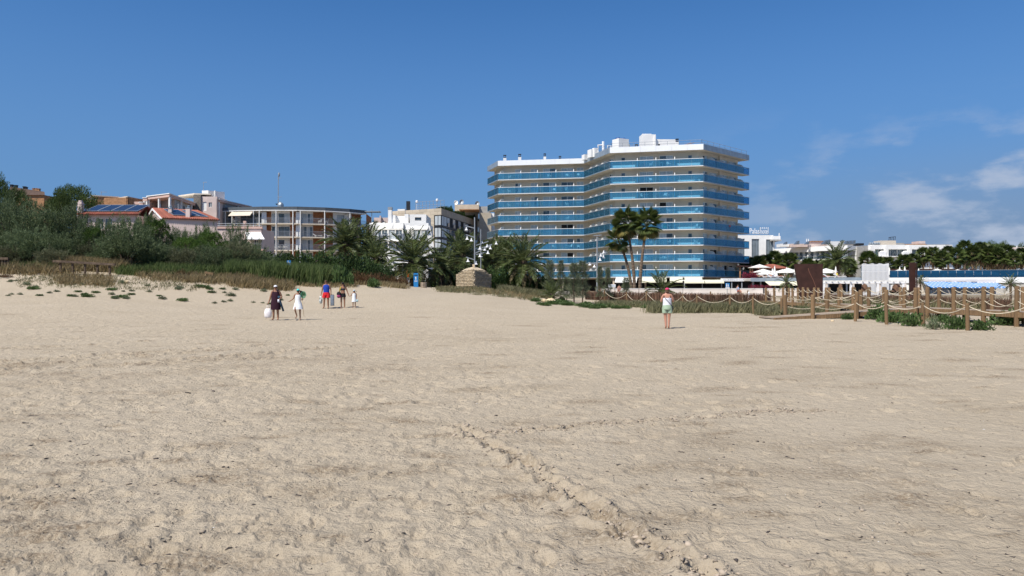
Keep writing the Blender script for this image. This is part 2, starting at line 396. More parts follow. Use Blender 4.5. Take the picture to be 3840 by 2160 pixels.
def _blur(a, k, ax):
    w = np.hanning(k + 2)[1:-1]; w /= w.sum(); p = k // 2
    pad = [(0, 0), (0, 0)]; pad[ax] = (p, p); b = np.pad(a, pad, mode='edge')
    return np.apply_along_axis(lambda r: np.convolve(r, w, 'valid'), ax, b)
_tab = _blur(_blur(_tab, 5, 0), 7, 1)
def ground_np(x, y):
    x = np.asarray(x, float); y = np.asarray(y, float)
    t = np.clip(x / np.maximum(y, 4.0), -1.599, 1.599); yy = np.clip(y, 0, 299.9)
    a = (t + 1.6) / 0.02; i = np.floor(a).astype(int); a = a - i
    j = np.floor(yy).astype(int); b = yy - j
    i2 = np.minimum(i + 1, len(_ts) - 1); j2 = np.minimum(j + 1, len(_ys) - 1)
    return (_tab[i, j] * (1 - a) + _tab[i2, j] * a) * (1 - b) + (_tab[i, j2] * (1 - a) + _tab[i2, j2] * a) * b
def GZ(x, y): return float(ground_np(np.array([x]), np.array([y]))[0])
def at(u, Y, dz=0.0):
    x = PX(u, Y); return Vector((x, Y, GZ(x, Y) + dz))

def vnoise(x, y, s, seed):
    x = x / s; y = y / s; xi = np.floor(x).astype(np.int64); yi = np.floor(y).astype(np.int64); fx = x - xi; fy = y - yi
    fx = fx * fx * (3 - 2 * fx); fy = fy * fy * (3 - 2 * fy)
    def h(a, b):
        n = (a * 374761393 + b * 668265263 + seed * 974711) & 0x7fffffff
        n = ((n ^ (n >> 13)) * 1274126177) & 0x7fffffff
        return ((n ^ (n >> 16)) & 0xffff) / 65535.0
    return (h(xi, yi) * (1 - fx) + h(xi + 1, yi) * fx) * (1 - fy) + (h(xi, yi + 1) * (1 - fx) + h(xi + 1, yi + 1) * fx) * fy - 0.5

tt = np.concatenate([np.linspace(-1.6, -0.80, 50, endpoint=False), np.linspace(-0.80, 0.80, 600), np.linspace(0.80, 1.6, 51)[1:]])
yy = np.concatenate([np.geomspace(2.4, 70, 720), np.geomspace(70, 300, 111)[1:], np.geomspace(300, 6000, 13)[1:]])
TT, YY = np.meshgrid(tt, yy); XX = TT * YY
H = ground_np(XX, YY)
near = np.clip((75 - YY) / 30, 0, 1)
trample = 0.55 + 0.45 * np.clip((0.22 - TT) / 0.5, 0, 1)            # left side more walked over
det = vnoise(XX, YY, 3.1, 1) * 0.05 + vnoise(XX, YY, 1.1, 2) * 0.02
det += (0.5 - np.abs(vnoise(XX, YY, 0.52, 3)) * 2) * 0.014 * trample + vnoise(XX, YY, 0.23, 4) * 0.012 * trample
fine = np.clip((22 - YY) / 12, 0, 1)
det += vnoise(XX, YY, 0.105, 5) * 0.014 * fine * trample
H = H + det * near
# footprints: soft craters with a pushed-up rim
def dent(cx, cy, la, lb, ang, depth, rim):
    r = max(la, lb) * 2.3
    j0, j1 = np.searchsorted(yy, (cy - r, cy + r))
    if j1 - j0 < 2: return
    ymid = cy; i0, i1 = np.searchsorted(tt, ((cx - r) / ymid, (cx + r) / ymid))
    if i1 - i0 < 2: return
    sx = XX[j0:j1, i0:i1] - cx; sy = YY[j0:j1, i0:i1] - cy
    ca, sa = math.cos(ang), math.sin(ang)
    q = np.sqrt(((sx * ca + sy * sa) / la) ** 2 + ((-sx * sa + sy * ca) / lb) ** 2)
    H[j0:j1, i0:i1] += -depth * np.exp(-(q ** 2) * 1.3) + rim * np.exp(-((q - 1.2) / 0.36) ** 2)
def footprint(cx, cy, la, lb, ang, depth):
    r = la * 1.8; j0, j1 = np.searchsorted(yy, (cy - r, cy + r)); i0, i1 = np.searchsorted(tt, ((cx - r) / cy, (cx + r) / cy))
    if j1 - j0 < 2 or i1 - i0 < 2: return
    sx = XX[j0:j1, i0:i1] - cx; sy = YY[j0:j1, i0:i1] - cy; ca, sa = math.cos(ang), math.sin(ang)
    a = (sx * ca + sy * sa) / la; b = (-sx * sa + sy * ca) / (lb * (1 + .25 * np.clip(a, -1, 1))); q = np.sqrt(a * a + b * b)
    H[j0:j1, i0:i1] += -depth * np.clip((1.05 - q) / .28, 0, 1) * (1 + .35 * a) + depth * .55 * np.exp(-((q - 1.25) / .16) ** 2)
for k in range(1700):
    cy = 3.0 * math.exp(random.random() ** .9 * math.log(30 / 3.0)); cx = random.uniform(-1.0, 1.0) * cy
    if cx / cy > .05 and random.random() < .6: continue
    footprint(cx, cy, random.uniform(.11, .15), random.uniform(.042, .058), random.gauss(1.1, .7), random.uniform(.007, .017))
for k in range(6000):
    cy = 3.0 * math.exp(random.random() ** 0.85 * math.log(45 / 3.0)); cx = random.uniform(-1.0, 1.0) * cy
    tw = cx / cy
    if tw > 0.0 and random.random() < min(0.72, 0.25 + tw * 1.2): continue
    s = random.uniform(0.6, 1.3)
    dent(cx, cy, 0.15 * s, 0.085 * s, random.gauss(0.5, 0.8) if random.random() < .7 else random.uniform(0, 3.14), random.uniform(0.005, 0.018), random.uniform(0.002, 0.009))
for k in range(15000):                       # the walked-over middle distance
    cy = math.sqrt(random.uniform(100, 2200)); cx = random.uniform(-.9, .9) * cy
    if cx > 0 and random.random() < .35: continue
    s = random.uniform(0.7, 1.4); dent(cx, cy, 0.14 * s, 0.10 * s, random.uniform(0, 3.14), random.uniform(0.012, 0.036), random.uniform(0.005, 0.014))
# long wheel and drag tracks
def track(pts, w, depth, rim, step=0.1, jit=0.03, skip=0.0):
    for a, b in zip(pts[:-1], pts[1:]):
        n = max(1, int((Vector(b) - Vector(a)).length / step)); ang = math.atan2(b[1] - a[1], b[0] - a[0])
        for i in range(n):
            if random.random() < skip: continue
            k = i / n
            dent(a[0] + (b[0] - a[0]) * k + random.gauss(0, jit), a[1] + (b[1] - a[1]) * k + random.gauss(0, jit), step * 1.1, w * random.uniform(.8, 1.2), ang, depth * random.uniform(.4, 1.3), rim * random.uniform(.4, 1.5))
def gp(u, v):                       # the beach point seen at a pixel (near, level sand)
    Y = CZ * F / (v - HV); return (PX(u, Y), Y)
TR1 = [gp(1700, 1600), gp(1790, 1640), gp(2000, 1770), gp(2250, 1930), gp(2600, 2130), gp(2760, 2240)]
TR2 = [gp(1730, 1640), gp(1960, 1615), gp(2250, 1590), gp(2560, 1572), gp(2850, 1545), gp(3100, 1540)]
track(TR1, 0.11, 0.035, 0.026, 0.09, 0.03); track(TR2, 0.06, 0.03, 0.012, 0.09, 0.02, 0.15)
WHEEL = (((0, 1308), (560, 1280)), ((0, 1360), (980, 1292)), ((60, 1372), (900, 1310)), ((0, 1392), (1080, 1342)), ((560, 1362), (1350, 1290)))
for (a, b) in WHEEL:
    track([gp(*a), gp((a[0] + b[0]) / 2, (a[1] + b[1]) / 2 + 3), gp(*b)], 0.13, 0.05, 0.03, 0.16, 0.05)
nr, nc = H.shape
ii = np.arange(nr * nc).reshape(nr, nc)
faces = np.stack([ii[:-1, :-1].ravel(), ii[:-1, 1:].ravel(), ii[1:, 1:].ravel(), ii[1:, :-1].ravel()], 1)
# what the ground is made of: litter and soil behind the dune edge, damp tracks
edge = np.interp(TT, [-1.6, -.6, -.45, -.33, -.22, -.15, -.115, -.09, -.05, 0.0, .02, .1, .2, .3, 1.6], [55, 55, 56, 56.5, 58, 60, 90, 64, 63, 66, 95, 80, 70, 75, 80])
soil = np.clip((YY - edge + 3 * vnoise(XX, YY, 4, 9) + 2.5 * vnoise(XX, YY, 1.2, 10)) / 4, 0, 1)
damp = np.zeros_like(H)
for (u, v, ru, rv, a) in ((3000, 1730, 340, 60, .55), (2600, 1655, 220, 40, .45), (300, 1385, 800, 38, .45), (900, 1340, 600, 32, .3), (3250, 1410, 420, 28, .25), (1700, 1260, 500, 18, .2), (1400, 1390, 300, 25, .25), (3480, 1880, 360, 70, .2)):
    c = gp(u, v); c2 = gp(u + ru, v); c3 = gp(u, v - rv); a *= 1.6
    damp = np.maximum(damp, a * np.exp(-((XX - c[0]) / (c2[0] - c[0])) ** 2 - ((YY - c[1]) / (c3[1] - c[1])) ** 2) * (0.5 + 1.6 * (vnoise(XX, YY, .8, 12) + vnoise(XX, YY, .25, 13) * .6)))
rough = np.zeros_like(H)
for k in range(420):                         # scuffed, still damp patches
    cy = 3.2 * math.exp(random.random() ** .8 * math.log(40 / 3.2)); cx = random.uniform(-.85, .85) * cy; la = random.uniform(.08, .34) * (1 + cy / 25); lb = la * random.uniform(.3, .6)
    r = la * 2; j0, j1 = np.searchsorted(yy, (cy - r, cy + r)); i0, i1 = np.searchsorted(tt, ((cx - r) / cy, (cx + r) / cy))
    if j1 - j0 < 2 or i1 - i0 < 2: continue
    sx = XX[j0:j1, i0:i1] - cx; sy = YY[j0:j1, i0:i1] - cy; an = random.gauss(0, .35); ca, sa = math.cos(an), math.sin(an)
    w = random.uniform(.35, .9) * np.exp(-((sx * ca + sy * sa) / la) ** 2 - ((-sx * sa + sy * ca) / lb) ** 2)
    damp[j0:j1, i0:i1] = np.maximum(damp[j0:j1, i0:i1], w); rough[j0:j1, i0:i1] = np.maximum(rough[j0:j1, i0:i1], w)
for tr_, wd_ in [(TR1, .10), (TR2, .07)] + [([gp(*a), gp((a[0] + b[0]) / 2, (a[1] + b[1]) / 2 + 3), gp(*b)], .22) for a, b in WHEEL]:
    for a, b in zip(tr_[:-1], tr_[1:]):
        va, ln2 = np.array(b) - np.array(a), (b[0] - a[0]) ** 2 + (b[1] - a[1]) ** 2
        kk = np.clip(((XX - a[0]) * va[0] + (YY - a[1]) * va[1]) / ln2, 0, 1); dd = np.hypot(XX - a[0] - kk * va[0], YY - a[1] - kk * va[1])
        w = .75 * np.exp(-(dd / wd_) ** 2) * np.clip(.5 + 2 * vnoise(XX, YY, .5, 31), 0, 1); damp = np.maximum(damp, w); rough = np.maximum(rough, w)
damp = np.clip(damp, 0, 1)
H = H + rough * (np.abs(vnoise(XX, YY, .07, 21)) * .05 - .006 + vnoise(XX, YY, .16, 22) * .03)

def sandmat():
    m = bpy.data.materials.new('beach_sand'); m.use_nodes = True; t = m.node_tree; b = t.nodes['Principled BSDF']
    b.inputs['Roughness'].default_value = 0.95; b.inputs['Specular IOR Level'].default_value = 0.1
    def N(s, d, r=0.6):
        n = t.nodes.new('ShaderNodeTexNoise'); n.inputs['Scale'].default_value = s; n.inputs['Detail'].default_value = d; n.inputs['Roughness'].default_value = r
        t.links.new(tcn.outputs['Object'], n.inputs['Vector']); return n.outputs[0]
    def mixc(f, a, c):
        n = t.nodes.new('ShaderNodeMixRGB')
        for s_, x in ((0, f), (1, a), (2, c)):
            if isinstance(x, tuple): n.inputs[s_].default_value = (*x, 1)
            else: t.links.new(x, n.inputs[s_])
        return n.outputs[0]
    def rng_(s, a, c, lo=0, hi=1):
        n = t.nodes.new('ShaderNodeMapRange'); n.inputs[1].default_value, n.inputs[2].default_value, n.inputs[3].default_value, n.inputs[4].default_value = a, c, lo, hi
        t.links.new(s, n.inputs[0]); return n.outputs[0]
    tcn = t.nodes.new('ShaderNodeTexCoord')
    c = mixc(rng_(N(0.35, 4), .35, .7), (0.44, 0.367, 0.268), (0.475, 0.40, 0.298))
    c = mixc(rng_(N(7, 6, .7), .45, .8, 0, .55), c, (0.33, 0.268, 0.193))
    c = mixc(rng_(N(60, 4, .7), .55, .75, 0, .35), c, (0.22, 0.177, 0.134))
    at_ = t.nodes.new('ShaderNodeAttribute'); at_.attribute_name = 'damp'
    dm = t.nodes.new('ShaderNodeMath'); dm.operation = 'MULTIPLY'; t.links.new(at_.outputs['Fac'], dm.inputs[0]); t.links.new(rng_(N(26, 5, .7), .38, .58), dm.inputs[1])
    c = mixc(dm.outputs[0], c, (0.175, 0.125, 0.078))
    at2 = t.nodes.new('ShaderNodeAttribute'); at2.attribute_name = 'soil'
    s2 = mixc(rng_(N(1.5, 6), .35, .65), (0.15, 0.12, 0.075), (0.33, 0.27, 0.19))
    c = mixc(at2.outputs['Fac'], c, s2)
    t.links.new(c, b.inputs['Base Color'])
    hsum = t.nodes.new('ShaderNodeMath'); hsum.operation = 'MULTIPLY_ADD'
    t.links.new(N(22, 7, .65), hsum.inputs[0]); hsum.inputs[1].default_value = 1.0; t.links.new(N(4.5, 6, .6), hsum.inputs[2])
    crust = t.nodes.new('ShaderNodeMath'); crust.operation = 'MULTIPLY_ADD'; crust.inputs[1].default_value = .20        # crisp edges of trodden crust
    t.links.new(rng_(N(6.5, 3, .5), .47, .53), crust.inputs[0]); t.links.new(hsum.outputs[0], crust.inputs[2])
    bn = t.nodes.new('ShaderNodeBump'); bn.inputs['Strength'].default_value = 0.9; bn.inputs['Distance'].default_value = 0.045
    t.links.new(crust.outputs[0], bn.inputs['Height']); t.links.new(bn.outputs[0], b.inputs['Normal'])
    return m
SAND = sandmat()
gr = npmesh('beach_sand', np.stack([XX.ravel(), YY.ravel(), H.ravel()], 1), faces, SAND, smooth=True)
for nm, arr in (('soil', soil), ('damp', damp)):
    a_ = gr.data.attributes.new(nm, 'FLOAT', 'POINT'); a_.data.foreach_set('value', arr.ravel().astype(np.float32))
tag(gr, 'pale trampled beach sand rising to low dunes', 'sand', kind='structure')
def HZ(x, y):                        # height of the finished sheet, with its dents
    j = int(np.clip(np.searchsorted(yy, y), 1, nr - 1)); i = int(np.clip(np.searchsorted(tt, x / y), 1, nc - 1))
    return float(min(H[j, i], H[j - 1, i - 1]))

# ------------------------------------------------------------------ the blue balcony hotel
E = [(-5.1, 154.2), (-2.81, 147.2), (14.05, 144.3), (17.65, 133.4), (33.66, 130.0), (45.2, 141.0)]   # balcony edge, left to right
E = [Vector(p) for p in E]
hotel = thing('balcony_hotel', 'large cream beachfront hotel with eight tiers of blue glass balconies', 'hotel', (16, 140, 1.0))
def offset_line(pts, d):
    segs = []
    for a, b in zip(pts[:-1], pts[1:]):
        dr = (b - a).normalized(); n = Vector((dr.y, -dr.x)); segs.append((a - n * d, b - n * d))
    out = [segs[0][0]]
    for (a, b), (c, e) in zip(segs[:-1], segs[1:]):
        r, s = b - a, e - c; k = ((c - a).x * s.y - (c - a).y * s.x) / (r.x * s.y - r.y * s.x); out.append(a + r * k)
    out.append(segs[-1][1]); return out
BD = 1.5
Wl = offset_line(E, BD)                                  # wall line
Z1, DZ, ZTOP = 3.98, 2.795, 26.25                        # first slab top, storey, underside of the roof
lastd = (E[5] - E[4]).normalized(); lastn = Vector((lastd.y, -lastd.x))
Wl[-1] = Wl[-1] - lastd * 1.5                            # the end wall stops short of the slab end
faces_w = [Face(Wl[i], Wl[i + 1]) for i in range(5)]
faces_e = [Face(E[i], E[i + 1]) for i in range(5)]
LW, DG, RF, SD = faces_w[1], faces_w[2], faces_w[3], faces_w[4]
doors = {1: [(1931, 1954), (1990, 2016), (2036, 2084), (2104, 2150), (2163, 2188)], 2: [], 3: [(2399, 2450), (2473, 2524)],
         4: [(2636, 2654), (2663, 2690), (2707, 2728), (2735, 2762)]}
small = {3: [(2330, 2344), (2581, 2595)]}
screens = {1: [1956, 2018, 2087, 2153], 3: [2391, 2460, 2530], 4: [2657, 2692, 2731, 2764]}
DGd = [(1.2, 2.6), (3.7, 5.1), (6.3, 7.7), (9.0, 10.4)]; DGs = [3.0, 5.6, 8.2]
# body: walls with real openings
body = M()
for fi in range(5):
    fc = faces_w[fi]; ops = []
    for k in range(8):
        z = Z1 + k * DZ
        for a, b in doors.get(fi, []): ops.append((fc.su(a), fc.su(b), z + .03, z + 2.16))
        for a, b in small.get(fi, []): ops.append((fc.su(a), fc.su(b), z + 1.25, z + 2.05))
        if fi == 2:
            for a, b in DGd: ops.append((a, b, z + .03, z + 2.16))
    fc.wall(body, 0, fc.L, 3.6 if fi > 0 else 3.6, ZTOP, ops, 0.22)
back0, back1 = Wl[-1] + Vector((-9.6, 10)), Wl[0] + Vector((3.5, 10))
Face(Wl[-1], back0).wall(body, 0, (back0 - Wl[-1]).length, 1, ZTOP, []); Face(back1, Wl[0]).wall(body, 0, (Wl[0] - back1).length, 1, ZTOP, [])
Face(back0, back1).wall(body, 0, (back0 - back1).length, 1, ZTOP, [])
body.obj('wall', W['hotelwall'], hotel)
# a pilaster on the side elevation
pl_ = M(); SD.box(pl_, SD.su(2694), SD.su(2704), -.05, .28, 3.6, ZTOP); pl_.obj('pilaster', W['hotelwall'], hotel)
# windows
for fi in range(1, 5):
    fc = faces_w[fi]
    lst = [(fc.su(a), fc.su(b)) for a, b in doors.get(fi, [])] if fi != 2 else DGd
    for k in range(8):
        z = Z1 + k * DZ
        for (a, b) in lst:
            n = 3 if b - a > 3.2 else 2; rr = random.random()
            pm = [W['curtain'], W['curtain'], W['glassdk'] if rr < .6 else W['curtain']] if rr < .9 else [W['black'], W['curtain']]
            fc.window(hotel, a, b, z + .03, z + 2.16, W['white'], pm, n, -.12)
        for a, b in small.get(fi, []):
            fc.window(hotel, fc.su(a), fc.su(b), z + 1.25, z + 2.05, W['alu'], [W['glassdk']], 1, -.14)
# back fill behind the openings so no light leaks through
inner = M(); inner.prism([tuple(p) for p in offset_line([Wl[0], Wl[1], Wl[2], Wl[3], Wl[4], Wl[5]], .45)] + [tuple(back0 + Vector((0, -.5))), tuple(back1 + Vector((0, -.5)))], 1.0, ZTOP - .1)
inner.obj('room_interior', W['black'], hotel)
# balconies
def band(m, d_out, d_in, z0, z1):
    o, i_ = offset_line(E, -d_out), offset_line(E, d_in)
    o = [o[0]] + o[1:]; n = len(o)
    for k in range(n - 1):
        m.hexa([(*o[k], z0), (*o[k + 1], z0), (*i_[k + 1], z0), (*i_[k], z0), (*o[k], z1), (*o[k + 1], z1), (*i_[k + 1], z1), (*i_[k], z1)])
endf = Face(E[5], E[5] - lastn * BD)
npan = {0: 3, 1: 8, 2: 5, 3: 8, 4: 8}
PANEL = M().box(-.5, .5, -.006, .006, 0, 1).mesh('glass_panel'); PANEL.materials.append(G_BLUE)
POST = M().box(-.02, .02, -.017, .017, 0, 1.02).mesh('glass_post'); POST.materials.append(W['alu'])
def screen_mesh(depth, h):
    m = M(); pr = [(0, 0), (depth, 0), (depth, h * .55)]
    for i in range(1, 7):
        a = i / 6 * math.pi / 2; pr.append((depth - .02 - (depth * .75) * (1 - math.cos(a)), h * .55 + h * .45 * math.sin(a)))
    pr.append((0, h)); n = len(pr)
    vs_ = [(x, s * .05, z) for s in (-1, 1) for x, z in pr]
    fs = [tuple(range(n))[::-1], tuple(range(n, 2 * n))] + [(i, (i + 1) % n, (i + 1) % n + n, i + n) for i in range(n)]
    m.add(vs_, fs); me = m.mesh('privacy_screen'); me.materials.append(W['white']); return me
SCR = screen_mesh(BD - .12, 1.85)
for k in range(8):
    z = Z1 + k * DZ
    nE = 5 if k else 5
    m = M(); band(m, 0.0, BD + .1, z - .19, z); bal = m.obj('balcony', W['slab'], hotel)
    for fi in range(5):
        fe = faces_e[fi]; mt = W['whitepanel'] if fi in (1, 3) else W['alu']  # trim off the two fronts is coloured grey to stand for its shade
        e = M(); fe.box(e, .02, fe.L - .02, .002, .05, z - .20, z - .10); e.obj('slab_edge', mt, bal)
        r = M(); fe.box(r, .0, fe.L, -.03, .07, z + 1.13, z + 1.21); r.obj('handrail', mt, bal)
        b = M(); fe.box(b, .0, fe.L, .004, .045, z - .095, z - .04); b.obj('bottom_channel', W['alu'], bal)
        n = npan[fi]; w = fe.L / n; ang = math.atan2(fe.d.y, fe.d.x)
        for i in range(n):
            inst('glass_panel', PANEL, bal, fe.pt((i + .5) * w, .03, z - .06), (0, 0, ang), (w - .03, 1, 1.19))
        if fi in (1, 3, 4):                      # slim posts at the panel joints
            for i in range(n + 1): inst('glass_post', POST, bal, fe.pt(min(fe.L - .03, max(.03, i * w)), .003, z + .1), (0, 0, ang))
    fe = endf; ang = math.atan2(fe.d.y, fe.d.x)
    inst('glass_panel', PANEL, bal, fe.pt(.75, .03, z - .06), (0, 0, ang), (1.45, 1, 1.19))
    r = M(); fe.box(r, 0, 1.5, -.07, .01, z + 1.12, z + 1.2); r.obj('handrail', W['alu'], bal)
    for fi in range(1, 5):
        fc = faces_w[fi]; ang = math.atan2(fc.n.y, fc.n.x)
        ss = DGs if fi == 2 else [fc.su(u) for u in screens[fi]]
        for a in ss: inst('privacy_screen', SCR, bal, fc.pt(a, .0, z), (0, 0, ang))
    fc = faces_w[1]; inst('privacy_screen', SCR, bal, fc.pt(.06, 0, z), (0, 0, math.atan2(fc.n.y, fc.n.x) - .5))
    # low white planter walls in front of the small windows
    for a, b in ((2298, 2382), (2533, 2626)):
        q = M(); RF.box(q, RF.su(a), RF.su(b), .0, .30, z, z + (.62 if k == 7 else .42)); q.obj('planter_wall', W['white'], bal)
# roof slab, fascia panels
rf = M(); band(rf, 0.0, 3.0, ZTOP, ZTOP + .3); roofo = rf.obj('roof_slab', W['slab'], hotel)
cap_ = M(); cap_.prism([tuple(p) for p in offset_line(E, .6)] + [tuple(back0), tuple(back1)], ZTOP + .31, ZTOP + .42); cap_.obj('roof_deck', W['roof'], hotel)
for fi in range(5):
    fe = faces_e[fi]; n = max(1, round(fe.L / 2.75)); w = fe.L / n
    for i in range(n):
        q = M(); fe.box(q, i * w + .012, (i + 1) * w - .012, .0, .06, ZTOP - .02, ZTOP + .98); q.obj('fascia_panel', W['whitepanel'] if fi in (1, 3) else W['alu'], hotel)  # angled bay, chamfer and side: shade put into the panel colour
    q = M(); fe.box(q, 0.01, fe.L - .01, -.12, -.002, ZTOP + .31, ZTOP + .95); q.obj('parapet', W['white'], hotel)
# ground floor: recessed dark restaurant front with white columns and awnings
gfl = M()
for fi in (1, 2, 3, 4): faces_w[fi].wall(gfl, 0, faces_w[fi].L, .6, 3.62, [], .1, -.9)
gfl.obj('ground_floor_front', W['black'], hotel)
for fi, us in ((3, (2300, 2420, 2490)), (4, (2640, 2700, 2760)), (1, (1930, 2020, 2110))):
    fc = faces_e[fi]
    for u in us:
        c = fc.pt(min(fc.L - .3, max(.3, fc.su(u))), -.5, .6); q = M(); q.cbox(c, .28, .28, 3.2); q.obj('column', W['hotelwall'], hotel)
# rooftop plant
ZR = ZTOP + .4
def rp(u, Y, z=ZR): return Vector((PX(u, Y), Y, z))
def chimney(u, Y, w, h, capm=W['dark']):
    c = rp(u, Y); m = M(); m.cbox(c, w, w, h); o = m.obj('chimney', W['white'], hotel)
    q = M(); q.cbox(c + Vector((0, 0, h + .02)), w * .75, w * .75, .14)
    for a in (-1, 1):
        for b in (-1, 1): q.cbox(c + Vector((a * w * .3, b * w * .3, h + .15)), .1, .1, .35)
    q.cbox(c + Vector((0, 0, h + .5)), w * .95, w * .95, .12); q.obj('chimney_cap', capm, o)
chimney(1893, 148.6, .62, 1.35); chimney(1949, 147.6, .62, 1.35); chimney(2043, 146.4, .5, 1.25); chimney(2100, 146.5, .5, .75)
chimney(2387, 136, .55, 1.05); chimney(2539, 134, .55, 1.65); chimney(2471, 133, .36, .5)
tk = M(); c = rp(2327, 137); tk.cbox(c, 2.3, 2.0, 2.75, .5); tank = tk.obj('plant_cabin', W['white'], hotel)
fn = M()
for dx in (-.55, .5): fn.lathe([(.45, 0), (.5, .12), (.42, .3), (.05, .3)], c + Vector((dx, dx * .5, 2.76)), 12)
fn.obj('fan_cowl', mat('blue_cowl', (.02, .09, .28), .5), tank)
vt = M(); vt.lathe([(.28, 0), (.28, 1.9), (.05, 1.95)], rp(2356, 137), 12); vt.obj('vent_drum', W['cream'], hotel)
bx = M(); bx.cbox(rp(2428, 137), 2.5, 2.2, 3.5, .1); bx.cbox(rp(2452, 136.6), .25, 1.8, 3.3, .1); bx.cbox(rp(2423, 137, ZR + 3.51), 1.7, 1.6, .14); hut = bx.obj('lift_housing', W['white'], hotel)
b2 = M(); b2.cbox(rp(2489, 138), 3.9, 2.5, 2.75, .05); b2.obj('stair_housing', W['white'], hotel)
for (u0, u1, Y0, Y1, zz, r) in ((2200, 2265, 143, 138.5, .35, .16), (2205, 2275, 142, 137.5, .75, .1), (2290, 2390, 134.8, 134, .35, .07), (2300, 2410, 135.4, 134.6, .6, .06), (2370, 2440, 133.8, 133.4, .45, .05)):
    q = M(); q.tube([rp(u0, Y0, ZR + zz), rp(u1, Y1, ZR + zz)], r, 8); q.obj('roof_pipe', W['white'] if r > .09 else W['brick'], hotel)
for (pts, r) in (([(2243, 0.2), (2243, 2.0), (2262, 2.05)], .17), ([(2262, 0.2), (2262, 2.7)], .22), ([(2275, .5), (2279, 1.9), (2292, 1.9), (2293, .3)], .13)):
    q = M(); q.tube([rp(u, 138.5, ZR + z) for u, z in pts], r, 8); q.obj('duct', W['whitepanel'], hotel)
for u, Y, w, h in ((2196, 143, 1.1, 1.0), (2222, 140.5, 1.4, 1.5), (2232, 140, .8, 1.7)):
    q = M(); q.cbox(rp(u, Y), w, w, h, .4); q.obj('air_conditioner', W['white'], hotel)
# roof railing
ra = M()
rl = offset_line(E, .5)
def rail_line(a, b, n):
    for k in range(n + 1):
        p = a + (b - a) * k / n; ra.tube([(p.x, p.y, ZR), (p.x, p.y, ZR + 1.45)], .03, 5)
    for zz in (.95, 1.42): ra.tube([(a.x, a.y, ZR + zz), (b.x, b.y, ZR + zz)], .03, 5)
rail_line(rl[3], rl[4], 8); rail_line(rl[4], rl[5], 8); rail_line(rl[2], rl[3], 4)
ra.obj('roof_railing', W['steel'], hotel)
rb = M()
for uu in ((2550, 2603),):
    for zz in (.5, 1.0): rb.tube([rp(uu[0], 134, ZR + zz), rp(uu[1], 131.5, ZR + zz + .1)], .06, 6)
rb.obj('rust_gantry', W['brick'], hotel)

# awnings of the hotel restaurant
def awning(name, label, p0, p1, z0, p2, p3, z1, m, valance=.2, cat='awning', group=None, stripes=None):
    t = thing(name, label, cat, ((p0[0] + p1[0]) / 2, (p0[1] + p1[1]) / 2, z1 - valance - .1), group)
    q = M(); n = 6
    for k in range(n):
        a, b = k / n, (k + 1) / n
        L0, L1 = Vector(p0).lerp(Vector(p1), a), Vector(p0).lerp(Vector(p1), b); R0, R1 = Vector(p2).lerp(Vector(p3), a), Vector(p2).lerp(Vector(p3), b)
        lo = [(*L0, z0), (*L1, z0), (*R1, z1), (*R0, z1)]
        q.hexa([(x, y, z - .03) for x, y, z in lo] + lo)
    q.obj('canopy', m, t)
    v = M(); d = Vector(p3) - Vector(p2); nn = Vector((d.y, -d.x)).normalized() * .02
    a, b = Vector(p2) + nn, Vector(p3) + nn
    v.hexa([(*a, z1 - valance), (*b, z1 - valance), (*(b + nn), z1 - valance), (*(a + nn), z1 - valance), (*a, z1), (*b, z1), (*(b + nn), z1), (*(a + nn), z1)])
    v.obj('valance', m, t)
    return t
aw = [(2310, 2390, 'beside the white info board'), (2402, 2500, 'behind the tall fan palms'), (2512, 2560, 'right of the bushy fan palm'), (2566, 2632, 'at the corner of the blue hotel')]
fe = faces_e[3]
for a, b, wh in aw:
    s0, s1 = fe.su(a), fe.su(b)
    awning('restaurant_awning', 'cream sloping awning of the hotel restaurant ' + wh, fe.pt(s0, .06, 0)[:2], fe.pt(s1, .06, 0)[:2], 3.75, fe.pt(s0, 3.2, 0)[:2], fe.pt(s1, 3.2, 0)[:2], 3.0, W['cream'] if a != 2310 else W['fabric'], group='hotel restaurant awnings')

# plastic furniture on the balconies
ch = M()
for a in (-.2, .2):
    for b in (-.2, .2): ch.tube([(a * 1.1, b * 1.1, 0), (a, b, .43)], .022, 5)
ch.box(-.24, .24, -.24, .24, .42, .46)
for a in (-.25, .25): ch.bar((a, -.2, .64), (a, .2, .64), .06, .03); ch.bar((a, -.19, .44), (a, -.19, .64), .04, .04)
for a in (-.2, -.1, 0, .1, .2): ch.bar((a, .22, .45), (a * 1.1, .32, .86), .06, .03)
ch.bar((-.25, .33, .86), (.25, .33, .86), .06, .08)
CHAIR = ch.mesh('balcony_chair'); CHAIR.materials.append(W['signwhite'] if False else W['white'])
tb = M(); tb.lathe([(.02, .7), (.42, .7), (.42, .73), (.02, .73)], n=12)
for k in range(4): tb.tube([(.3 * math.cos(k * 1.57 + .8), .3 * math.sin(k * 1.57 + .8), 0), (.26 * math.cos(k * 1.57 + .8), .26 * math.sin(k * 1.57 + .8), .7)], .025, 5)
TABLE = tb.mesh('balcony_table'); TABLE.materials.append(W['white'])
FL = ['lowest', 'second', 'third', 'fourth', 'fifth', 'sixth', 'seventh', 'top']
spots = {1: [1912, 1942, 1975, 2062, 2080, 2128, 2140, 2170, 2180], 3: [2410, 2424, 2440, 2480, 2494, 2508, 2614], 2: [2204, 2232, 2262], 4: [2650, 2716, 2745]}
WN = {1: 'left wing', 2: 'inward-angled bay', 3: 'sunlit right front', 4: 'right side'}
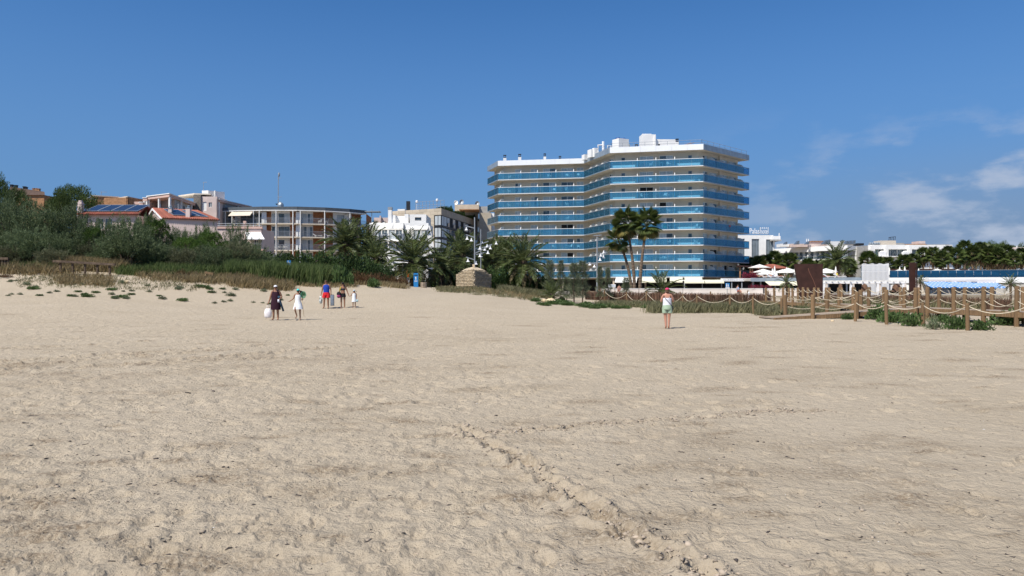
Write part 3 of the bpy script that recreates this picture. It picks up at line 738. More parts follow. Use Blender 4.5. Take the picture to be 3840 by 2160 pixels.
for fi in (1, 2, 3, 4):
    fc = faces_w[fi]
    for k in range(8):
        sp = [u for u in spots[fi] if random.random() < (.55 if fi in (1, 3) else .45)]
        for j, u in enumerate(sp):
            s = fc.su(u); ist = (j % 3 == 1)
            o = bpy.data.objects.new('balcony_table' if ist else 'balcony_chair', TABLE if ist else CHAIR); COL.objects.link(o)
            o.location = fc.pt(min(fc.L - .5, max(.5, s)), random.uniform(.6, .9), Z1 + k * DZ + .002); o.rotation_euler = (0, 0, random.uniform(-2.6, 2.6))
            kind = 'table' if ist else 'chair'
            tag(o, 'white plastic %s on the %s balcony tier, %s of the blue hotel' % (kind, FL[k], WN[fi]), kind, 'white %ss, %s tier, %s' % (kind, FL[k], WN[fi]))
# towels over the rails
for u, fi, k, col, lab in ((2473, 3, 3, (.55, .06, .13), 'red towel hung inside the fourth balcony tier of the hotel'), (2494, 3, 3, (.05, .42, .25), 'green towel hung inside the fourth balcony tier of the hotel'),
                           (2737, 4, 3, (.50, .05, .03), 'orange red towel over the rail on the right side balcony'), (2462, 3, 4, (.06, .2, .5), 'blue towel hanging inside the fifth balcony tier')):
    fe = faces_e[fi]; s = fe.su(u); z = Z1 + k * DZ; m = M(); w = .65
    pts = [(-.02, .25), (-.09, .6), (-.10, 1.02), (-.03, 1.135), (.03, 1.12), (.045, .8)] if fi == 4 else [(-.25, .2), (-.28, .5), (-.24, .85), (-.2, .95), (-.33, .9), (-.36, .5)]
    for i in range(6):
        a0, a1 = s - w / 2 + w * i / 6, s - w / 2 + w * (i + 1) / 6
        for (o0, z0), (o1, z1) in zip(pts[:-1], pts[1:]):
            j0, j1 = .03 * math.sin(i * 2.1), .03 * math.sin((i + 1) * 2.1)
            m.quad(fe.pt(a0, o0 + j0, z + z0), fe.pt(a1, o0 + j1, z + z0), fe.pt(a1, o1 + j1, z + z1), fe.pt(a0, o1 + j0, z + z1))
    tag(m.obj('beach_towel', mat('towel_cloth', col, .95, .15, 6)), lab, 'towel')

# ------------------------------------------------------------------ buildings on the left
def railing(parent, fc, a0, a1, o, z, h=1.0, step=.14, m=None, name='railing', bars=True, top=.05):
    q = M(); fc.box(q, a0, a1, o - .03, o + .03, z + h - top, z + h); fc.box(q, a0, a1, o - .02, o + .02, z + .08, z + .12)
    if bars:
        n = max(1, int((a1 - a0) / step))
        for i in range(n + 1):
            a = a0 + (a1 - a0) * i / n; fc.box(q, max(a0, a - .012), min(a1, a + .012), o - .012, o + .012, z + .12, z + h - top)
    return q.obj(name, m or W['steel'], parent)
TILEM = None
def tile_mesh():
    m = M(); n = 4; L_ = 1.0; prof = [(-.5, 0), (-.28, .62), (0, .85), (.28, .62), (.5, 0)]
    for i in range(4):
        (x0, z0), (x1, z1) = prof[i], prof[i + 1]
        m.quad((x0, 0, z0), (x1, 0, z1), (x1, 1, z1), (x0, 1, z0))
    m.add([(x, 0, z) for x, z in prof], [(0, 1, 2, 3, 4)])
    me = m.mesh('roof_tile'); me.materials.append(W['tile']); return me
TILE = tile_mesh()
def tile_slope(parent, a, b, c, d, rows, wid=.26):
    """a,b eave left/right, d,c ridge left/right: a red slope with one row of barrel tiles per column"""
    a, b, c, d = map(Vector, (a, b, c, d)); q = M()
    q.hexa([a - Vector((0, 0, .12)), b - Vector((0, 0, .12)), c - Vector((0, 0, .12)), d - Vector((0, 0, .12)), a, b, c, d])
    sl_ = q.obj('roof_slope', W['tile'], parent)
    n = max(2, int((b - a).length / wid)); up0 = ((b - a).cross(d - a)).normalized()
    if up0.z < 0: up0 = -up0
    for i in range(n):
        p = a.lerp(b, (i + .5) / n); e = d.lerp(c, (i + .5) / n); v = e - p; yv = v.normalized(); xv = (b - a).normalized(); zv = xv.cross(yv).normalized(); zv = zv if zv.z > 0 else -zv
        xv = yv.cross(zv)
        mw = Matrix((( xv.x, yv.x, zv.x, p.x), (xv.y, yv.y, zv.y, p.y), (xv.z, yv.z, zv.z, p.z), (0, 0, 0, 1)))
        w = (b - a).length / n
        o = bpy.data.objects.new('tile_row', TILE); COL.objects.link(o); o.parent = sl_
        mw.translation = p - origin(sl_) - yv * .08
        o.matrix_basis = mw @ Matrix.Diagonal((w, v.length + .1, .13, 1))
    return sl_
def solar(parent, a, b, c, d, n, m=W['solar'], name='solar_panel'):
    a, b, c, d = map(Vector, (a, b, c, d)); up = (b - a).cross(d - a).normalized(); up = up if up.z > 0 else -up
    for i in range(n):
        k0, k1 = i / n + .008, (i + 1) / n - .008
        p = [a.lerp(b, k0), a.lerp(b, k1), d.lerp(c, k1), d.lerp(c, k0)]
        q = M(); q.hexa([x + up * .16 for x in p] + [x + up * .21 for x in p]); so = q.obj(name, m, parent)
        fr = M()
        for s_, e_ in ((0, 1), (1, 2), (2, 3), (3, 0)): fr.bar(p[s_] + up * .2, p[e_] + up * .2, .07, .06)
        fr.obj('panel_frame', W['alu'], so)

# --- red roofed house with a row of solar panels
Y = 98; h1 = thing('tiled_house', 'pink house with red tiled roof carrying a row of solar panels and a tall chimney', 'house', at(400, Y + 3))
x0, x1 = PX(285, Y), PX(520, Y); zb = GZ(PX(400, Y), Y) - 1; ze, zr = PZ(803, Y), PZ(772, Y + 4.5)
fc = Face((x0 + .5, Y + .5), (x1 - .6, Y + .5)); ops = [(fc.su(365), fc.su(388), ze - 1.9, ze - .5), (fc.su(393), fc.su(420), ze - 1.9, ze - .5), (fc.su(328), fc.su(332), ze - 1.6, ze - .4)]
wm = M(); fc.wall(wm, 0, fc.L, zb, ze, ops); wm.box(x0 + .5, x1 - .6, Y + .75, Y + 8, zb, ze - .05); wm.obj('wall', W['pinkpale'], h1)
for o_ in ops: fc.window(h1, *o_, W['white'], W['glassdk'], 2 if o_[1] - o_[0] > .5 else 1)
tile_slope(h1, (x0, Y, ze), (x1, Y, ze), (x1 - 1.2, Y + 4.5, zr), (x0 + .3, Y + 4.5, zr), 1)
tile_slope(h1, (x1, Y + 9, ze), (x0, Y + 9, ze), (x0 + .3, Y + 4.5, zr), (x1 - 1.2, Y + 4.5, zr), 1)
solar(h1, (PX(300, Y), Y + .9, ze + (zr - ze) * .2), (PX(505, Y), Y + .9, ze + (zr - ze) * .2), (PX(505, Y), Y + 4.2, zr - (zr - ze) * .06), (PX(303, Y), Y + 4.2, zr - (zr - ze) * .06), 4)
c = Vector((PX(292, Y), Y + .6, zb)); q = M(); q.cbox(c, .58, .58, PZ(757, Y) - zb); q.cbox(c + Vector((0, 0, PZ(757, Y) - zb)), .4, .4, .25); q.obj('chimney', W['pinkpale'], h1)

# --- gabled house
Y = 96; h2 = thing('gabled_house', 'pink gabled house with red tile roof, two chimneys and three dark solar panels', 'house', at(690, Y + 3))
gl, gr_ = P(548, 822, Y), P(607, 815, Y)
zb = GZ(PX(690, Y), Y) - 1; zE, zR2 = PZ(817, Y), PZ(781, Y + 3.5)
eL, eR = Vector((PX(608, Y), Y, zE)), Vector((PX(810, Y), Y + 1.2, PZ(824, Y + 1.2)))
rL, rR = Vector((PX(572, Y + 3.5), Y + 3.5, zR2)), Vector((PX(742, Y + 5), Y + 5, PZ(790, Y + 5)))
bL = Vector((PX(545, Y + 7), Y + 7, PZ(822, Y + 7))); bR = Vector((PX(760, Y + 9), Y + 9, bL.z))
tile_slope(h2, eL, eR, rR, rL, 1); tile_slope(h2, bR, bL, rL, rR, 1)
wm = M()
fr_ = [eL + Vector((.25, .25, -.1)), eR + Vector((-.4, .25, -.1)), bR + Vector((-.4, -.3, -.1)), bL + Vector((.3, -.3, -.1))]
for i in range(4):
    a, b = fr_[i], fr_[(i + 1) % 4]; wm.quad((a.x, a.y, zb), (b.x, b.y, zb), b, a)
wm.add([fr_[0], fr_[3], rL + Vector((.3, 0, -.15))], [(0, 1, 2)]); wm.add([fr_[1], fr_[2], rR + Vector((-.4, 0, -.15))], [(0, 1, 2)])
wm.obj('wall', W['pinkpale'], h2)
bb = M(); bb.bar(eL + Vector((-.02, -.05, -.18)), rL + Vector((-.05, 0, -.1)), .06, .25); bb.bar(bL + Vector((-.02, 0, -.18)), rL + Vector((-.05, 0, -.1)), .06, .25); bb.obj('bargeboard', W['white'], h2)
for u, vt, yy_ in ((707, 782, 1.2), (640, 783, 2.2)):
    zt = PZ(vt, Y + yy_); q = M(); q.cbox((PX(u, Y + yy_), Y + yy_, zE - .3), .55 if u > 700 else .45, .55, zt - zE + .3); o = q.obj('chimney', W['pinkpale'], h2)
    q = M(); q.cbox((PX(u, Y + yy_), Y + yy_, zt + .01), .65, .65, .08); q.lathe([(.16, .08), (.16, .3), (.22, .34), (.05, .42)], (PX(u, Y + yy_), Y + yy_, zt), 8); q.obj('chimney_pot', W['alu'], o)
def onslope(s, t): return eL.lerp(eR, s).lerp(rL.lerp(rR, s), t)
solar(h2, onslope(.24, .22), onslope(.52, .22), onslope(.50, .82), onslope(.20, .82), 1); solar(h2, onslope(.58, .22), onslope(.85, .15), onslope(.80, .72), onslope(.58, .82), 2)

# --- pink apartment block with terraces
Y = 125; pk = thing('pink_apartments', 'stepped pink apartment block with white rimmed flat roofs and shaded terraces', 'building', at(680, Y + 6))
zb = GZ(PX(640, Y), Y) - 2
cr_ = Vector((PX(635, Y), Y)); lf = Vector((PX(551, Y + 3.8), Y + 3.8)); rt = Vector((PX(760, Y + 18), Y + 18))
FA, FB = Face(lf, cr_), Face(cr_, rt); ztop = PZ(724, Y)
def slab_(m, poly, z0, z1): m.prism([tuple(p) for p in poly], z0, z1)
bk = lf + (rt - cr_)
q = M(); slab_(q, [lf - FA.n * .0, cr_, rt, bk], ztop - .62, ztop - .16); q.obj('roof_fascia', W['pink'], pk)
q = M(); slab_(q, [lf + Vector((-.1, -.1)), cr_ + Vector((.05, -.15)), rt + Vector((.15, 0)), bk], ztop - .15, ztop); q.obj('roof_rim', W['white'], pk)
for fl in range(4):
    zf = ztop - .62 - (fl + 1) * 2.65
    q = M(); slab_(q, [lf, cr_, rt, bk], zf - .25, zf); q.obj('terrace_slab', W['pink'], pk)
    for fc, us in ((FA, (552, 592, 633)), (FB, (640, 684, 722))):
        for u in us:
            a = min(fc.L - .15, max(.15, fc.su(u))); m = M(); fc.box(m, a - .13, a + .13, -.35, -.08, zf, zf + 2.65); m.obj('post', W['white'], pk)
    q = M()
    for fc in (FA, FB): fc.box(q, .3, fc.L - .3, -.12, -.1, zf + .1, zf + 1.0)
    q.obj('glass_rail', G_CLEAR, pk)
    q = M(); inn = [lf + Vector((1.2, 2.4)), cr_ + Vector((-.5, 3.0)), rt + Vector((-1.2, .4)), bk]; slab_(q, inn, zf + .01, zf + 2.64); q.obj('recessed_wall', W['greywall'], pk)
    fI = Face(inn[1], inn[2])
    for a in (1.5, 5.2, 9): fI.window(pk, a, a + 2.2, zf + .1, zf + 2.1, W['alu'], [W['glassdk'], W['curtain']], 2, .07)
# stepped pink volumes to the left of it
for (u0, u1, vt, dY) in ((535, 552, 740, 3.5), (521, 536, 757, 3), (497, 523, 769, 2.5)):
    Yq = Y + dY; q = M(); q.box(PX(u0, Yq), PX(u1, Yq) - .02, Yq, Yq + 5, PZ(vt + 7, Yq) - .3, PZ(vt, Yq) - .12); o = q.obj('step_roof', W['pink'], pk)
    q = M(); q.box(PX(u0, Yq) - .05, PX(u1, Yq) - .04, Yq - .08, Yq + 5, PZ(vt, Yq) - .11, PZ(vt, Yq)); q.obj('roof_rim', W['white'], o)
    q = M(); q.box(PX(u0, Yq) + .05, PX(u0, Yq) + .3, Yq + .05, Yq + .3, zb, PZ(vt + 7, Yq) - .31); q.box(PX(u1, Yq) - .3, PX(u1, Yq) - .05, Yq + .05, Yq + .3, zb, PZ(vt + 7, Yq) - .31); q.obj('post', W['white'], o)
    q = M(); q.box(PX(u0, Yq) + .2, PX(u1, Yq) - .2, Yq + 1.8, Yq + 4.8, zb, PZ(vt + 7, Yq) - .32); q.obj('recessed_wall', W['pinkpale'], o)
    q = M(); q.box(PX(u0, Yq) - .04, PX(u1, Yq) - .06, Yq - .05, Yq + 2, PZ(vt + 64, Yq), PZ(vt + 52, Yq)); q.obj('parapet', W['pink'], o)
# dark stone pier, then pale wall with shuttered windows and a roof cabin
Y2 = 139
q = M(); q.box(PX(728, Y2), PX(755, Y2), Y2 - .3, Y2 + 4, zb, PZ(731, Y2)); q.obj('stone_pier', mat('dark_rubble_pier', (.16, .14, .12), .95, .35, 6, .8, 9), pk)
fc = Face((PX(755, Y2), Y2), (PX(812, Y2), Y2)); zt = PZ(737, Y2)
ops = [(fc.su(758), fc.su(774), PZ(790, Y2), PZ(757, Y2)), (fc.su(782), fc.su(794), PZ(777, Y2), PZ(759, Y2))]
q = M(); fc.wall(q, 0, fc.L, zb, zt, ops); q.box(PX(755, Y2), PX(812, Y2), Y2 + .25, Y2 + 5, zb, zt - .02); q.obj('pale_wall', W['pinkpale'], pk)
fc.window(pk, *ops[0], W['white'], W['white'], 1); fc.window(pk, *ops[1], W['white'], W['glassdk'], 2)
q = M(); q.prism([(PX(668, Y2 + 3), Y2 + 3), (PX(728, Y2 - .2), Y2 - .2), (PX(790, Y2 + .3), Y2 + .3), (PX(800, Y2 + 5), Y2 + 5), (PX(670, Y2 + 6), Y2 + 6)], PZ(730, Y2), PZ(725, Y2)); q.obj('upper_roof', W['slab'], pk)
Y3 = 142; fc = Face((PX(757, Y3), Y3), (PX(827, Y3), Y3 + 1)); zt = PZ(715, Y3)
q = M(); q.prism([(PX(757, Y3), Y3), (PX(784, Y3), Y3 - .4), (PX(827, Y3), Y3 + 2), (PX(800, Y3), Y3 + 5), (PX(757, Y3), Y3 + 5)], PZ(748, Y3), zt); cab = q.obj('roof_cabin', W['white'], pk)
q = M(); q.box(PX(802, Y3), PX(805, Y3), Y3 + .2, Y3 + .6, PZ(748, Y3), PZ(714, Y3)); q.obj('cabin_pipe', W['white'], cab)
q = M(); q.tube([P(763, 714, Y3), P(763, 683, Y3)], .04, 5); q.bar(P(760, 683.5, Y3), P(776, 683.5, Y3), .05, .05)
for u in (762, 766, 770, 774): q.bar(P(u, 685.5, Y3), P(u, 681.5, Y3), .04, .04)
q.obj('antenna', W['steel'], cab)
# right terrace wing
Y4 = 140; a, b, c_ = (PX(804, Y4), Y4), (PX(826, Y4), Y4 - .2), (PX(941, Y4 + 12), Y4 + 12)
q = M(); q.prism([a, b, c_, (PX(900, Y4 + 14), Y4 + 14), (PX(804, Y4), Y4 + 8)], PZ(757, Y4), PZ(749, Y4)); q.obj('terrace_roof', W['pink'], pk)
q = M(); q.prism([(a[0] - .1, a[1] - .1), (b[0], b[1] - .2), (c_[0] + .2, c_[1]), (PX(900, Y4 + 14), Y4 + 14), (PX(804, Y4), Y4 + 8)], PZ(749, Y4) + .01, PZ(746, Y4)); q.obj('roof_rim', W['white'], pk)
fD = Face(b, c_)
for u in (824, 898): m = M(); aa = min(max(.2, fD.su(u)), fD.L - .2); fD.box(m, aa - .14, aa + .14, -.5, -.2, zb, PZ(757, Y4)); m.obj('post', W['white'], pk)
q = M(); q.prism([(PX(812, Y4), Y4 + 2), (PX(826, Y4) , Y4 + 2.2), (PX(930, Y4 + 12), Y4 + 12.2), (PX(895, Y4 + 13), Y4 + 13)], zb, PZ(757.2, Y4)); q.obj('recessed_wall', W['greywall'], pk)

# --- brown brick blocks behind the pines
Y = 165; br = thing('brick_block', 'brown brick apartment block with flat roof rising behind the dark pine', 'building', at(440, Y))
zb = GZ(PX(440, Y), Y) - 1
f1, f2, f3 = Face((PX(340, Y - 3), Y - 3), (PX(445, Y), Y)), Face((PX(445, Y), Y), (PX(478, Y - 2), Y - 2)), Face((PX(478, Y - 2), Y - 2), (PX(545, Y + 5), Y + 5))
for fc, vt in ((f1, 741), (f2, 744), (f3, 744)):
    ops = [(fc.L * .45, fc.L * .45 + 1.5, PZ(778, Y), PZ(766, Y))] if fc is not f2 else []
    q = M(); fc.wall(q, 0, fc.L, zb, PZ(vt, Y), ops); fc.box(q, 0, fc.L, -6, -.25, zb, PZ(vt, Y) - .05); wl = q.obj('wall', W['brick'], br)
    for o_ in ops: fc.window(br, *o_, W['white'], W['curtain'], 2)
    q = M(); fc.box(q, -.1, fc.L + .1, -.4, .12, PZ(vt, Y) + .0, PZ(vt, Y) + .22); q.obj('coping', W['slab'], wl)
q = M(); q.tube([P(379, 760, Y), P(379, 718, Y)], .05, 5); q.bar(P(376, 720, Y), P(399, 720, Y), .06, .06)
for u in (380, 386, 392, 398): q.bar(P(u, 722, Y), P(u, 718, Y), .05, .05)
q.obj('antenna', W['steel'], br)
q = M(); q.box(PX(355, Y), PX(392, Y), Y - 6, Y - 3.2, PZ(757, Y), PZ(753, Y)); q.obj('porch_canopy', W['white'], br)
q = M(); f3.box(q, 1.2, f3.L - .4, .1, 2.2, PZ(768, Y), PZ(758, Y)); q.obj('porch_roof', W['pink'], br)
Y = 175; b0 = thing('hilltop_block', 'dark brown roofed block with clustered chimneys seen above the tamarisks', 'building', at(120, Y))
q = M(); q.box(PX(20, Y), PX(165, Y), Y, Y + 8, GZ(PX(90, Y), Y) - 1, PZ(731, Y)); q.obj('wall', W['brick'], b0)
q = M(); q.hexa([P(20, 731, Y - .4), P(168, 731, Y - .4), P(168, 731, Y + 8), P(20, 731, Y + 8), P(40, 700, Y + 1), P(166, 719, Y + 1), P(160, 719, Y + 6), P(40, 700, Y + 6)]); q.obj('roof', mat('dark_brown_roof', (.10, .065, .05), .9), b0)
for u, v in ((44, 694), (60, 696), (92, 701), (97, 703), (128, 708), (136, 708), (145, 709)):
    q = M(); q.cbox(P(u, v + 14, Y + 2), .55, .55, 14 / F * Y); q.cbox(P(u, v, Y + 2), .7, .7, .12); q.obj('chimney', W['brick'] if u > 100 else W['dark'], b0)

# --- curved balcony apartments
cb = thing('curved_apartments', 'long low curved apartment block with brick panels, white posts and open balconies', 'building', at(1100, 138))
ZC = [PZ(787, 140), PZ(837, 140), PZ(887, 140), PZ(937, 140), PZ(937, 140) - 2.5]
ctl = [(785, 143), (880, 141), (985, 140), (1115, 140), (1220, 141.5), (1310, 144), (1373, 147)]
pts = [Vector((PX(u, y), y)) for u, y in ctl]
zb = GZ(PX(1100, 140), 140) - .5
r = M()
for a, b in zip(pts[:-1], pts[1:]):
    n = Vector(((b - a).y, -(b - a).x)).normalized()
    r.hexa([(*(a + n * .1), ZC[0]), (*(b + n * .1), ZC[0]), (*(b - n * 9), ZC[0]), (*(a - n * 9), ZC[0]), (*(a + n * .1), ZC[0] + .62), (*(b + n * .1), ZC[0] + .62), (*(b - n * 9), ZC[0] + .62), (*(a - n * 9), ZC[0] + .62)])
r.obj('roof', mat('slate_fascia', (.085, .10, .115), .6, .1, 2), cb)
r = M()
for a, b in zip(pts[:-1], pts[1:]): fc = Face(a, b); fc.box(r, 0, fc.L, -1.8, .16, ZC[0] - .16, ZC[0] - .01)
r.obj('soffit_rim', W['white'], cb)
ov = M(); ov.box(PX(1373, 147), PX(1428, 147), 145.5, 147.5, PZ(797, 147), PZ(794, 147)); ov.box(PX(1373, 147), PX(1428, 147), 145.5, 147.5, PZ(847, 147), PZ(844, 147)); ov.tube([P(1394, 785, 146), P(1394, 950, 146)], .07, 6); ov.obj('end_canopy', W['alu'], cb)
BAYS = [  # per segment: list of (u0, u1, kind) ; kind b brick, w white wall, d door, o open dark
    [(800, 838, 'd'), (842, 868, 'o'), (870, 880, 'b')], [(882, 950, 'o'), (952, 985, 'o')], [(987, 1017, 'b'), (1019, 1040, 'd'), (1044, 1086, 'd'), (1088, 1098, 'b'), (1102, 1114, 'b')],
    [(1116, 1122, 'b'), (1130, 1150, 'd'), (1153, 1172, 'd'), (1174, 1218, 'b')], [(1221, 1248, 'b'), (1264, 1298, 'd')], [(1318, 1371, 'b')]]
for si in range(6):
    a, b = pts[si], pts[si + 1]; fo = Face(a, b); fw_ = Face(a - fo.n * 1.7, b - fo.n * 1.7)
    for fl in range(4):
        zt, zf = ZC[fl], ZC[fl + 1]
        ops, bays = [], []
        for u0, u1, kd in BAYS[si]:
            s0, s1 = max(.05, fw_.su(u0)), min(fw_.L - .05, fw_.su(u1))
            if s1 - s0 < .2: continue
            if kd in 'do': ops.append((s0, s1, zf + .04, zt - (.5 if kd == 'd' else .45)))
            bays.append((s0, s1, kd))
        q = M(); fw_.wall(q, 0, fw_.L, zf, zt - .15, ops, .25); q.obj('back_wall', W['white'], cb)
        for (s0, s1, kd) in bays:
            if kd == 'b': q = M(); fw_.box(q, s0, s1, -.05, .06, zf + .02, zt - .17); q.obj('brick_panel', W['brickor'], cb)
            else: fw_.window(cb, s0, s1, zf + .04, zt - (.5 if kd == 'd' else .45), W['alu'], ([W['curtain'], W['curtain'], W['white'], W['glassdk']] if fl != 1 else [W['glassdk'], W['curtain']]) if kd == 'd' else W['glassdk'], 2)
        q = M(); fo.box(q, 0, fo.L, -1.75, 0, zf - .2, zf); q.obj('balcony_slab', W['slab'], cb)
        if si or fl == 0: railing(cb, fo, .05, fo.L - .05, -.08, zf, 1.05, .13, W['steel'])
    q = M()
bk_ = M()
for a, b in zip(pts[:-1], pts[1:]):
    n = Vector(((b - a).y, -(b - a).x)).normalized(); bk_.hexa([(*(a - n * 2.2), zb), (*(b - n * 2.2), zb), (*(b - n * 8), zb), (*(a - n * 8), zb), (*(a - n * 2.2), ZC[0] - .02), (*(b - n * 2.2), ZC[0] - .02), (*(b - n * 8), ZC[0] - .02), (*(a - n * 8), ZC[0] - .02)])
bk_.obj('core', W['black'], cb)
sd = M(); sd.quad((*pts[-1], zb), (pts[-1].x - .5, pts[-1].y + 8, zb), (pts[-1].x - .5, pts[-1].y + 8, ZC[0]), (*pts[-1], ZC[0])); sd.obj('end_wall', W['brickor'], cb)
def yat(u): return float(np.interp(u, [c[0] for c in ctl], [c[1] for c in ctl])) - .12
for u in (800, 845, 870, 950, 972, 1035, 1098, 1126, 1217, 1312):
    y_ = yat(u); q = M(); q.cbox((PX(u, y_), y_, zb), .12, .12, ZC[0] - zb - .02); q.obj('post', W['white'], cb)
for u in (975, 1104):
    for fl in range(3):
        q = M(); y_ = yat(u); q.box(PX(u, y_), PX(u, y_) + .9, y_ + .9, y_ + 1.0, ZC[fl + 1], ZC[fl] - .3); q.obj('divider', W['whitepanel'], cb)
# shade awning, mast, dish on it
q = M(); fo = Face(pts[1], pts[2]); s0, s1 = fo.su(870), fo.su(948)
q.hexa([fo.pt(s0, .0, ZC[0] - .3), fo.pt(s1, .0, ZC[0] - .3), fo.pt(s1 + .1, 1.2, ZC[0] - 1.2), fo.pt(s0 - .1, 1.2, ZC[0] - 1.2), fo.pt(s0, .03, ZC[0] - .25), fo.pt(s1, .03, ZC[0] - .25), fo.pt(s1 + .1, 1.25, ZC[0] - 1.15), fo.pt(s0 - .1, 1.25, ZC[0] - 1.15)])
q.obj('roller_awning', W['slab'], cb)
ms = M(); zt = ZC[0] + .6
for du in (-1.4, 1.4): ms.tube([P(1043 + du, 778, 144), P(1044 + du * .6, 650, 144)], .045, 5)
for k in range(14): ms.bar(P(1041.5 + (k % 2) * 2.8, 770 - k * 8.5, 144), P(1044.5 - (k % 2) * 2.8, 762 - k * 8.5, 144), .03, .03)
ms.bar(P(1042, 740, 144), P(1057, 738, 144), .06, .06); ms.bar(P(1044, 668, 144), P(1054, 668, 144), .05, .05); ms.ball(P(1046, 655, 144), .2, .2, .45, 8, 5)
mast = ms.obj('roof_mast', W['steel'], cb)
q = M(); q.lathe([(.02, .0), (.3, .08), (.5, .25), (.52, .28)], P(1043, 770, 143.4), 12); q.obj('round_antenna', W['dark'], mast)
q = M(); q.lathe([(.6, 0), (.6, .5), (.45, .8), (.1, 1.0), (.1, 1.1)], P(1052, 777, 143), 10); q.obj('roof_tank', W['alu'], cb)
# balcony furniture on it: chairs, loungers
LOU = M(); LOU.box(-.3, .3, -.95, .4, .3, .36); LOU.bar((0, .4, .33), (0, .95, .75), .6, .06)
for a in (-.25, .25):
    for b in (-.8, .3): LOU.box(a - .03, a + .03, b - .03, b + .03, 0, .3)
LOUM = LOU.mesh('sun_lounger'); LOUM.materials.append(W['signwhite'])
for u, fl, kd in ((1225, 0, 'c'), (1282, 0, 'c'), (1322, 0, 'c'), (1200, 0, 'c'), (1190, 1, 'l'), (1236, 1, 'l'), (1012, 2, 'c'), (1024, 2, 'c'), (1044, 2, 'c'), (1056, 2, 'c'), (1070, 2, 'c'), (882, 0, 'c'), (990, 2, 'c')):
    y_ = yat(u) + .75; o = bpy.data.objects.new('sun_lounger' if kd == 'l' else 'patio_chair', LOUM if kd == 'l' else CHAIR); COL.objects.link(o)
    o.location = (PX(u, y_), y_, ZC[fl + 1] + .005); o.rotation_euler = (0, 0, 1.5 if kd == 'l' else random.uniform(-2, 2))
    if kd == 'l': tag(o, 'white sun lounger on the middle balcony of the curved block', 'lounger', 'loungers on the curved block')
    else: tag(o, 'white patio chair on the %s balcony of the curved apartments' % ('top' if fl == 0 else 'lower'), 'chair', 'patio chairs on curved block, %d' % fl)

# --- pink terrace house with a white awning, in front of the curved block
Y = 112; th = thing('terrace_house', 'small pink terrace house with roof railing below the curved apartments', 'house', at(880, Y))
zb = GZ(PX(880, Y), Y) - .5; zt = PZ(858, Y); x0, x1 = PX(800, Y), PX(980, Y)
fc = Face((x0, Y), (x1, Y)); ops = [(fc.su(952), fc.su(968), PZ(928, Y), PZ(898, Y)), (fc.su(860), fc.su(885), PZ(920, Y), PZ(895, Y))]
q = M(); fc.wall(q, 0, fc.L, zb, zt, ops); q.box(x0, x1, Y + .25, Y + 6, zb, zt - .02); q.obj('wall', W['pinkpale'], th)
for o_ in ops: fc.window(th, *o_, W['white'], W['glassdk'], 2)
q = M(); q.box(x0 - .1, x1 + .2, Y - .15, Y + .05, zt + .01, PZ(850, Y)); q.obj('parapet', W['pink'], th)
for u, vt in ((915, 828), (976, 850)): q = M(); q.cbox((PX(u, Y), Y + .4, zt - .2), .42, .42, PZ(vt, Y) - zt + .2); q.obj('pier', W['pink'], th)
q = M()
for v_ in (838, 846): q.tube([(x0, Y + .1, PZ(v_, Y)), (x1, Y + .1, PZ(v_, Y))], .03, 5)
for k in range(9): xx = x0 + (x1 - x0) * k / 8; q.tube([(xx, Y + .1, zt), (xx, Y + .1, PZ(837, Y))], .03, 5)
q.obj('roof_railing', W['steel'], th)
q = M(); q.box(PX(920, Y), x1 + .9, Y - 1.6, Y - .02, PZ(938, Y) - .15, PZ(936, Y)); q.obj('balcony_slab', W['pink'], th)
railing(th, Face((PX(925, Y), Y - 1.55), (x1 + .8, Y - 1.55)), 0, 2.9, 0, PZ(936, Y), .9, .15)
awning('house_awning', 'plain white awning stretched out from the pink terrace house', (PX(920, Y), Y - .05), (PX(978, Y), Y - .05), PZ(871, Y), (PX(925, Y - 1.8), Y - 1.8), (PX(992, Y - 1.8), Y - 1.8), PZ(896, Y - 1.8), W['signwhite'], .08)

# --- white modern house
Y = 118; wh = thing('white_house', 'white modern house with draped sunshades and a tall square chimney', 'house', at(1500, Y))
zb = GZ(PX(1500, Y), Y) - .5
def wbox(u0, u1, v0, v1, y0, y1, nm, m=W['white']):
    q = M(); q.box(PX(u0, y0), PX(u1, y0), y0, y1, PZ(v1, y0) if v1 else zb, PZ(v0, y0)); return q.obj(nm, m, wh)
wbox(1455, 1468, 787, 838, Y + 2, Y + 3, 'chimney'); wbox(1454, 1469, 776, 786, Y + 2, Y + 3, 'chimney_cap', W['steel'])
wbox(1455, 1482, 806, 836, Y + 2.2, Y + 8, 'upper_wall'); wbox(1482, 1517, 810, 836, Y + 3.2, Y + 8, 'upper_wall'); wbox(1517, 1531, 803, 842, Y + 1.5, Y + 8, 'upper_wall'); 
fc = Face((PX(1537, Y + 1), Y + 1), (PX(1598, Y + 1), Y + 1)); o_ = (fc.su(1556), fc.su(1580), PZ(827, Y + 1), PZ(815, Y + 1))
q = M(); fc.wall(q, 0, fc.L, PZ(846, Y + 1), PZ(804, Y + 1), [o_]); q.box(PX(1537, Y + 1), PX(1598, Y + 1), Y + 1.25, Y + 8, PZ(846, Y + 1), PZ(804, Y + 1) - .02); q.obj('upper_wall', W['white'], wh); fc.window(wh, *o_, W['dark'], W['glassdk'], 1)
